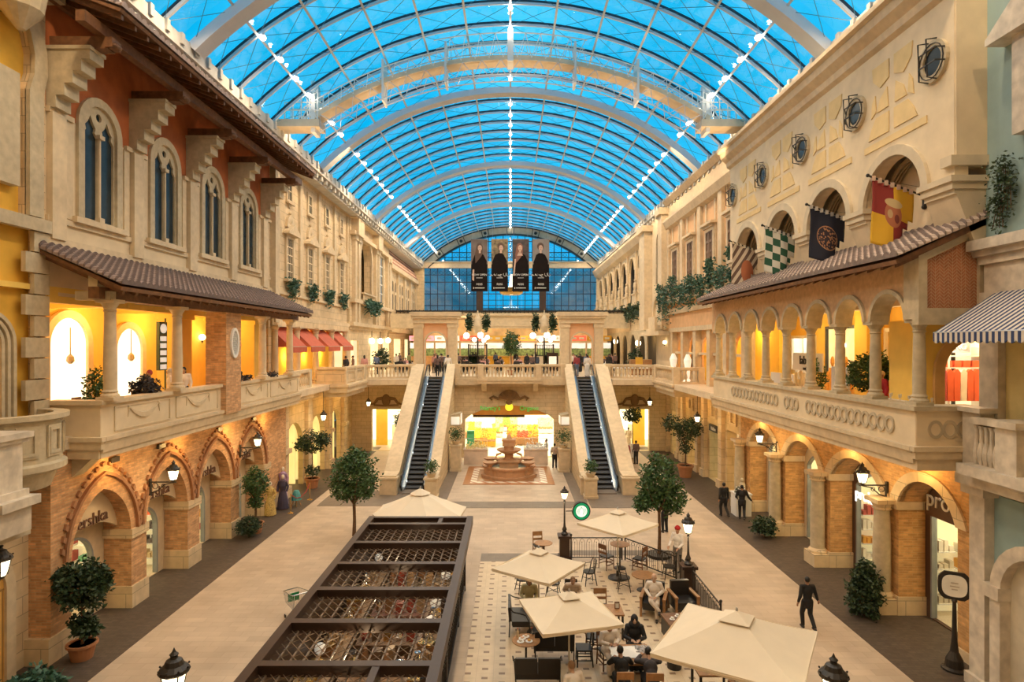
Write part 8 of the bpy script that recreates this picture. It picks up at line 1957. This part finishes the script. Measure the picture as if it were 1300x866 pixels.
def person(lb, loc, rz, pose='stand', top=wshirt, bottom=None, skin=skinm, hair='short', hairmat=hairm, robe=False, fine=True, s=1.0, arms=None, legs=None, lean=0, headturn=0, extra=None, group=None):
    bottom = bottom or suit
    t = thing('person', lb, 'person', loc, rz, group); t.scale = (s,)*3
    V = Vector
    seat = pose == 'sit'; hz = .50 if seat else .92
    hip = V((0,0,hz)); ln = radians(lean); up = V((0, sin(ln), cos(ln)))
    chest = hip+up*.34; neck = hip+up*.53; head = neck+up*.15+V((0,.02+.03*(lean > 0),0))
    sh = [neck+V((q*.185,0,-.045)) for q in (-1,1)]
    if legs is None:
        if seat: legs = [[hip+V((q*.09,0,0)), V((q*.12,.44,.48)), V((q*.12,.44,.08))] for q in (-1,1)]
        elif pose == 'walk': legs = [[hip+V((-.09,0,0)), V((-.10,.16,.50)), V((-.10,.10,.09))], [hip+V((.09,0,0)), V((.10,.02,.50)), V((.10,-.30,.16))]]
        else: legs = [[hip+V((q*.09,0,0)), V((q*.10,.03,.50)), V((q*.11,0,.08))] for q in (-1,1)]
    else: legs = [[hip+V((q*.09,0,0))]+[V(p) for p in l] for q, l in zip((-1,1), legs)]
    if arms is None:
        if seat: arms = [[V((q*.26,.05,hz+.22)), V((q*.14,.30,hz+.14))] for q in (-1,1)]
        elif pose == 'walk': arms = [[V((-.27,-.10,1.12)), V((-.25,.02,.88))], [V((.27,.10,1.12)), V((.31,.16,.86))]]
        else: arms = [[V((q*.25,-.02,1.14)), V((q*.25,.08,.88))] for q in (-1,1)]
    else: arms = [[V(p) for p in a] for a in arms]
    b = MB(); vx = .011 if fine else .03
    b.ball(hip+up*.02, (.155,.105,.12), 12, 8); b.ball(hip+up*.18, (.135,.095,.16), 12, 8); b.ball(chest, (.165,.11,.19), 12, 8); limb(b, [sh[0]+V((.02,0,0)), sh[1]-V((.02,0,0))], [.065,.065], 8)
    limb(b, [neck-up*.04, head-up*.06], [.058,.052], 8)
    fd = V((sin(headturn), cos(headturn), 0)); rt = V((fd.y, -fd.x, 0))
    b.ball(head, (.076,.092,.115), 14, 10); b.ball(head+fd*.03-V((0,0,.06)), (.05,.055,.055), 10, 7)
    limb(b, [head+fd*.088+V((0,0,.015)), head+fd*.112-V((0,0,.018))], [.010,.015], 6); b.ball(head+fd*.085-V((0,0,.055)), (.024,.012,.011), 7, 5)
    for q in (-1,1): b.ball(head+rt*q*.078, (.014,.02,.03), 6, 5)
    for S, a in zip(sh, arms): limb(b, [S, a[0], a[1]], [.052,.042,.028]); add_hand(b, a[1], a[0], fine)
    for l in legs: limb(b, l, [.088,.06,.042]); f = V((0,1,0)); limb(b, [l[2]-V((0,.03,.03)), l[2]+V((0,.13,-.045))], [.042,.032])
    bo = o = bpy.data.objects.new('body', remesh(b, vx, skin, 'body', 1)); COL.objects.link(o); o.parent = t
    e = MB()
    for q in (-1,1): e.ball(head+fd*.084+rt*q*.03+V((0,0,.018)), .0105, 6, 5)
    part('eyes', e, hairm, bo)
    c = MB(); ex = .018
    c.ball(hip+up*.03, (.165,.118,.13), 12, 8); c.ball(hip+up*.18, (.15,.112,.18), 12, 8); c.ball(chest, (.182,.127,.2), 12, 8); limb(c, [sh[0], sh[1]], [.078,.078], 8)
    for S, a in zip(sh, arms): w_ = V(a[1]); e_ = V(a[0]); limb(c, [S, e_, e_.lerp(w_,.88)], [.072,.060,.046])
    if top in (suit,): limb(c, [hip, hip-up*.1], [.15,.15])
    if robe:
        kn = [l[1] for l in legs]; an = [l[2] for l in legs]; km = (kn[0]+kn[1])/2; am = (an[0]+an[1])/2
        for w_ in (-1,0,1): limb(c, [hip+V((w_*.07,0,0)), km+V((w_*.1,0,-.0)), am+V((w_*.12,0,.03))], [.13,.12,.10])
    o = bpy.data.objects.new('robe' if robe else 'upper_clothing', remesh(c, .016 if fine else .03, top, 'upper_clothing')); COL.objects.link(o); o.parent = t
    if not robe:
        c = MB(); c.ball(hip, (.168,.122,.12), 12, 8)
        for l in legs: limb(c, [l[0], l[1], l[1].lerp(l[2], .95)], [.105,.078,.06])
        o = bpy.data.objects.new('trousers', remesh(c, .016 if fine else .03, bottom, 'trousers')); COL.objects.link(o); o.parent = t
    c = MB()
    for l in legs: limb(c, [l[2]-V((0,.035,.035)), l[2]+V((0,.06,-.04)), l[2]+V((0,.15,-.048))], [.046,.042,.034])
    part('shoes', c, blackl, t, smooth=True)
    c = MB()
    if hair == 'short': c.ball(head-fd*.018+V((0,0,.03)), (.084,.094,.102), 14, 9)
    elif hair == 'long': c.ball(head-fd*.02+V((0,0,.025)), (.09,.1,.105), 14, 9); c.ball(head-fd*.05-V((0,0,.1)), (.085,.05,.15), 12, 8)
    elif hair == 'veil': c.ball(head-fd*.02+V((0,0,.01)), (.1,.108,.135), 14, 9); c.ball(head-fd*.03-V((0,0,.15)), (.17,.13,.13), 12, 8)
    elif hair == 'turban': c.ball(head-fd*.01+V((0,0,.07)), (.115,.12,.085), 14, 9); c.ball(head-fd*.0+V((.0,0,.11)), (.08,.09,.07), 10, 7)
    if hair: part({'veil':'headscarf','turban':'cap'}.get(hair, 'hair'), c, hairmat, t, smooth=True)
    return t
def P_(x, y, z=G0): return (x, y, z)
# walking away in black suit
x, y, _ = gp(1025, 799); person('man in a black suit walking away on the pale paving', (x, y, 0), 0, 'walk', suit, suit, s=.93, arms=[[(-.27,-.08,1.12),(-.30,.0,.90)],[(.29,.04,1.14),(.40,.12,.90)]])
x, y, _ = gp(919, 656); person('man in a dark suit left of the white plinth, hands forward', (x, y, 0), .15, 'walk', suit, suit, s=1.0)
x, y, _ = gp(942, 660); person('man in a dark suit in front of the white plinth, arm stretched out', (x, y, 0), -.35, 'walk', suit, suit, s=1.0, arms=[[(-.27,-.02,1.12),(-.22,.2,1.0)],[(.3,.02,1.14),(.45,.1,.95)]])
# cafe guests
person('man in a white shirt and pale trousers sitting cross-legged in the dark armchair', (4.62, 19.75, G0), pi-.3, 'sit', wshirt, mat('stone_trousers', (.62,.52,.42), .85), skinl, 'short', skinl, legs=[[(-.12,.44,.5),(-.12,.50,.08)],[(.06,.46,.58),(-.2,.62,.38)]], arms=[[(-.28,.0,.78),(-.06,.30,.66)],[(.28,.0,.78),(.08,.32,.66)]])
person('man in a long white robe seated at the shared table under the parasol edge', (2.62, 16.5, G0), pi+.25, 'sit', wshirt, None, skinm, 'short', robe=True, lean=8, arms=[[(-.27,.1,.76),(-.08,.36,.80)],[(.27,.1,.76),(.1,.36,.80)]])
person('woman in a black robe and headscarf seated at the shared table', (3.38, 16.75, G0), pi-.1, 'sit', suit, None, skinl, 'veil', suit, robe=True, arms=[[(-.27,.08,.74),(-.1,.36,.78)],[(.27,.08,.74),(.1,.36,.78)]])
person('person in a dark grey jacket bent over the shared table', (3.42, 14.8, G0), 0, 'sit', mat('charcoal_jacket', (.045,.04,.045), .8), suit, skinm, 'short', lean=38, arms=[[(-.3,.45,.82),(-.12,.75,.82)],[(.28,.42,.82),(.1,.72,.82)]])
person('person in black with a grey striped back seated on the chair nearer the bench', (2.72, 14.85, G0), 0, 'sit', suit, suit, skinm, 'short', lean=30, arms=[[(-.28,.35,.80),(-.12,.62,.80)],[(.28,.35,.80),(.1,.62,.80)]])
person('sandy-haired person in a white shirt at the bottom edge', (1.5, 14.2, G0), .5, 'sit', wshirt, suit, skinl, 'short', hairg, lean=10); windsor('black chair behind the sandy-haired person at the bottom edge', (1.6, 14.1, G0), .5)
person('brown-haired person bending forward between two parasols', (2.0, 20.0, G0), pi, 'sit', mat('beige_top', (.60,.48,.38), .8), suit, skinm, 'short', hairg, lean=25); slatchair('chair of the brown-haired person between two parasols', (2.0, 20.05, G0), pi, m_=iron)
person('grey-haired person seated between the kiosk side parasols', (.6, 19.6, G0), pi, 'sit', mat('olive_pale_top', (.55,.50,.28), .8), suit, skinm, 'long', mat('grey_hair', (.20,.17,.14), .8, var=.4, scale=30), lean=6); slatchair('chair of the grey-haired person', (.6, 19.65, G0), pi, m_=iron)
x, y, _ = gp(858, 742); person('waiter in a white shirt and red turban behind the iron railing', (6.4, 23.5, 0), pi*.75, 'stand', wshirt, mat('grey_trousers', (.18,.15,.13), .8), skinm, 'turban', mat('red_turban', (.42,.015,.015), .8), arms=[[(-.25,.08,1.12),(-.2,.3,1.0)],[(.25,.08,1.12),(.2,.3,1.0)]])
x, y, _ = gp(844, 676); person('person in dark clothes behind the crown of the slim tree', (x, y, 0), .4, 'stand', suit, suit)
# by the fountain
x, y, _ = gp(694, 587); person('person in a pale grey shirt and dark trousers right of the fountain', (x, y, 0), pi/2, 'stand', mat('pale_grey_shirt', (.55,.52,.48), .8), suit, fine=False)
x, y, _ = gp(704, 594); person('person in a beige shirt standing beside the tall leafy pedestal', (x, y, 0), -.3, 'stand', mat('beige_shirt', (.45,.36,.28), .8), suit, fine=False)
# escalator heads and food court
pal = [mat('cloth_maroon', (.32,.05,.06), .8), mat('cloth_white', (.78,.72,.66), .8), mat('cloth_brown', (.16,.10,.09), .8), mat('cloth_black', (.02,.02,.022), .8), mat('cloth_blue', (.10,.14,.24), .8), mat('cloth_pink', (.55,.28,.26), .8), mat('cloth_olive', (.25,.25,.12), .8)]
person('man in a maroon shirt at the head of the escalator on the loggia side', (5.35, 49.6, 6.13), .3, 'stand', pal[0], pal[4], fine=False); person('man in a long white robe at the head of the escalator on the loggia side', (6.05, 48.3, 6.13), 0, 'stand', pal[1], None, fine=False, robe=True)
person('person in brown stepping off the escalator on the red awning side', (-5.75, 48.5, 6.13), 0, 'walk', pal[2], pal[3], fine=False, hair='long')
person('person in a dark jacket right of the one in brown on the landing', (-4.95, 48.7, 6.13), .2, 'walk', pal[1], pal[3], fine=False)
protos = []
for i, (tp, ps, hr) in enumerate(((pal[2],'stand','short'), (pal[5],'stand','long'), (pal[4],'stand','short'), (pal[3],'stand','veil'), (pal[1],'stand','short'), (pal[6],'stand','short'))):
    lbs = ['person in brown in the food court crowd', 'person in pink in the food court crowd', 'person in blue in the food court crowd', 'person in black with a headscarf in the food court crowd', 'person in white in the food court crowd', 'person in olive in the food court crowd']
    grp = ['people in brown in the food court', 'people in pink in the food court', 'people in blue in the food court', 'women in black in the food court', 'people in white in the food court', 'people in olive in the food court'][i]
    protos.append(person(lbs[i], (0,0,0), 0, ps, tp, pal[3], fine=False, hair=hr, robe=(hr == 'veil'), group=grp))
seated = []
for i, tp in enumerate((pal[3], pal[2], pal[1], pal[5])):
    seated.append(person(['person in black seated in the food court', 'person in brown seated in the food court', 'person in white seated in the food court', 'person in pink seated in the food court'][i], (0,0,0), 0, 'sit', tp, pal[3], fine=False, group=['people in black seated in the food court','people in brown seated in the food court','people in white seated in the food court','people in pink seated in the food court'][i]))
u1 = [False]*6; u2 = [False]*4
rd = random.Random(21)
crowd = [(-6.9,55.5),(-6.3,56.4),(-5.7,55.2),(-5.3,57),(-6.6,58.5),(-5.9,60),(-7.2,59.5),(-5.0,59),(6.9,55.8),(6.5,57.5),(5.6,56.6),(5.2,59),(6.2,60.5),(1.9,53.5),(2.3,54.3),(1.5,56),(-10.6,57),(-9.9,60),(9.4,57.5),(10.2,60),(-1.6,66),(.6,67),(2.8,68),(-3.8,67.5),(4.8,68),(-11.2,62),(-11.6,53.2),(8.7,54.2),(9.2,66),(-9.5,66.5)]
for i, (x, y) in enumerate(crowd):
    k = [1,0,2,3,4,5][i % 6]; r_ = rd.uniform(-.8,.8)+(pi if i % 3 == 0 else 0)
    if not u1[k]: protos[k].location = (x, y, 6.1); protos[k].rotation_euler = (0,0,r_); u1[k] = True
    else: dup(protos[k], (x, y, 6.1), r_)
for i, (x, y) in enumerate(spots):
    for q, (dy, r_) in enumerate(((-.62, 0), (.62, pi))):
        if (i*2+q) % 3 == 2: continue
        k = rd.randrange(4)
        if not u2[k]: seated[k].location = (x, y+dy, 6.1); seated[k].rotation_euler = (0,0,r_); u2[k] = True
        else: dup(seated[k], (x, y+dy, 6.1), r_)
# shoppers under the right hand opening and on the galleries
person('shopper in a pale robe inside the lit opening beyond the escalator', (9.9, 51.6, 0), 0, 'stand', pal[1], None, fine=False, robe=True)
person('shopper in black close to the escalator parapet', (8.35, 49.0, 0), .4, 'stand', pal[3], pal[3], fine=False, hair='veil', hairmat=pal[3])
person('shopper in dark clothes below the small tree by the opening', (9.1, 44.5, 0), .4, 'stand', pal[2], pal[3], fine=False)
person('shopper in maroon beside the white goods past the escalator', (8.3, 44.0, 0), -.3, 'stand', pal[0], pal[3], fine=False)
t = thing('goods_trolley', 'low stall of white goods beside the escalator parapet', 'stall', (8.9, 47.0, 0)); m = MB(); m.box(-.6,.6,-.5,.5,.1,.8); part('cabinet', m, white, t); m = MB(); rd2 = random.Random(2)
for k in range(60): m.ball((rd2.uniform(-.55,.55), rd2.uniform(-.45,.45), .85+rd2.uniform(0,.2)), .07, 5, 4)
o = part('goods', m, white, t); o['kind'] = 'stuff'
def gperson(lb, x, y, r_, tp, hr='short', hm=hairm, pose='sit', robe=False): person(lb, (x, y, 6.1), r_, pose, tp, pal[3], fine=False, hair=hr, hairmat=hm, robe=robe)
gperson('guest in white with a pale headscarf behind the cafe balcony', -12.35, 22.3, pi/2+.6, pal[1], 'veil', mat('pale_scarf', (.62,.55,.48), .8), 'stand'); gperson('dark-haired guest in white next to the brick pillar', -12.6, 23.7, pi+.3, pal[1], 'long', hairm, 'stand'); gperson('guest in grey-violet beside the dark balcony shrub', -12.3, 20.95, 2.2, mat('cloth_violet', (.16,.13,.20), .8), 'short', pal[0], 'stand')
gperson('guest in dark clothes at the far end of the cafe gallery', -13.0, 29.6, 2.0, pal[3], 'short', hairm, 'sit')
gperson('small figure in a red dress behind the ringed balcony table', 12.1, 20.0, pi/2, mat('red_dress', (.38,.02,.03), .8), 'short', mat('blond_hair', (.65,.50,.28), .7), 'stand', True)
gperson('guest in black on the gallery landing beside the red awnings', -12.3, 45.9, 1.0, pal[3], 'short', hairm, 'stand'); gperson('guest in brown near the glowing doorway past the awnings', -12.2, 47.6, 2.0, pal[2], 'short', hairm, 'stand'); gperson('guest in pink near the glowing doorway past the awnings', -11.6, 48.8, .5, pal[5], 'long', hairm, 'stand')
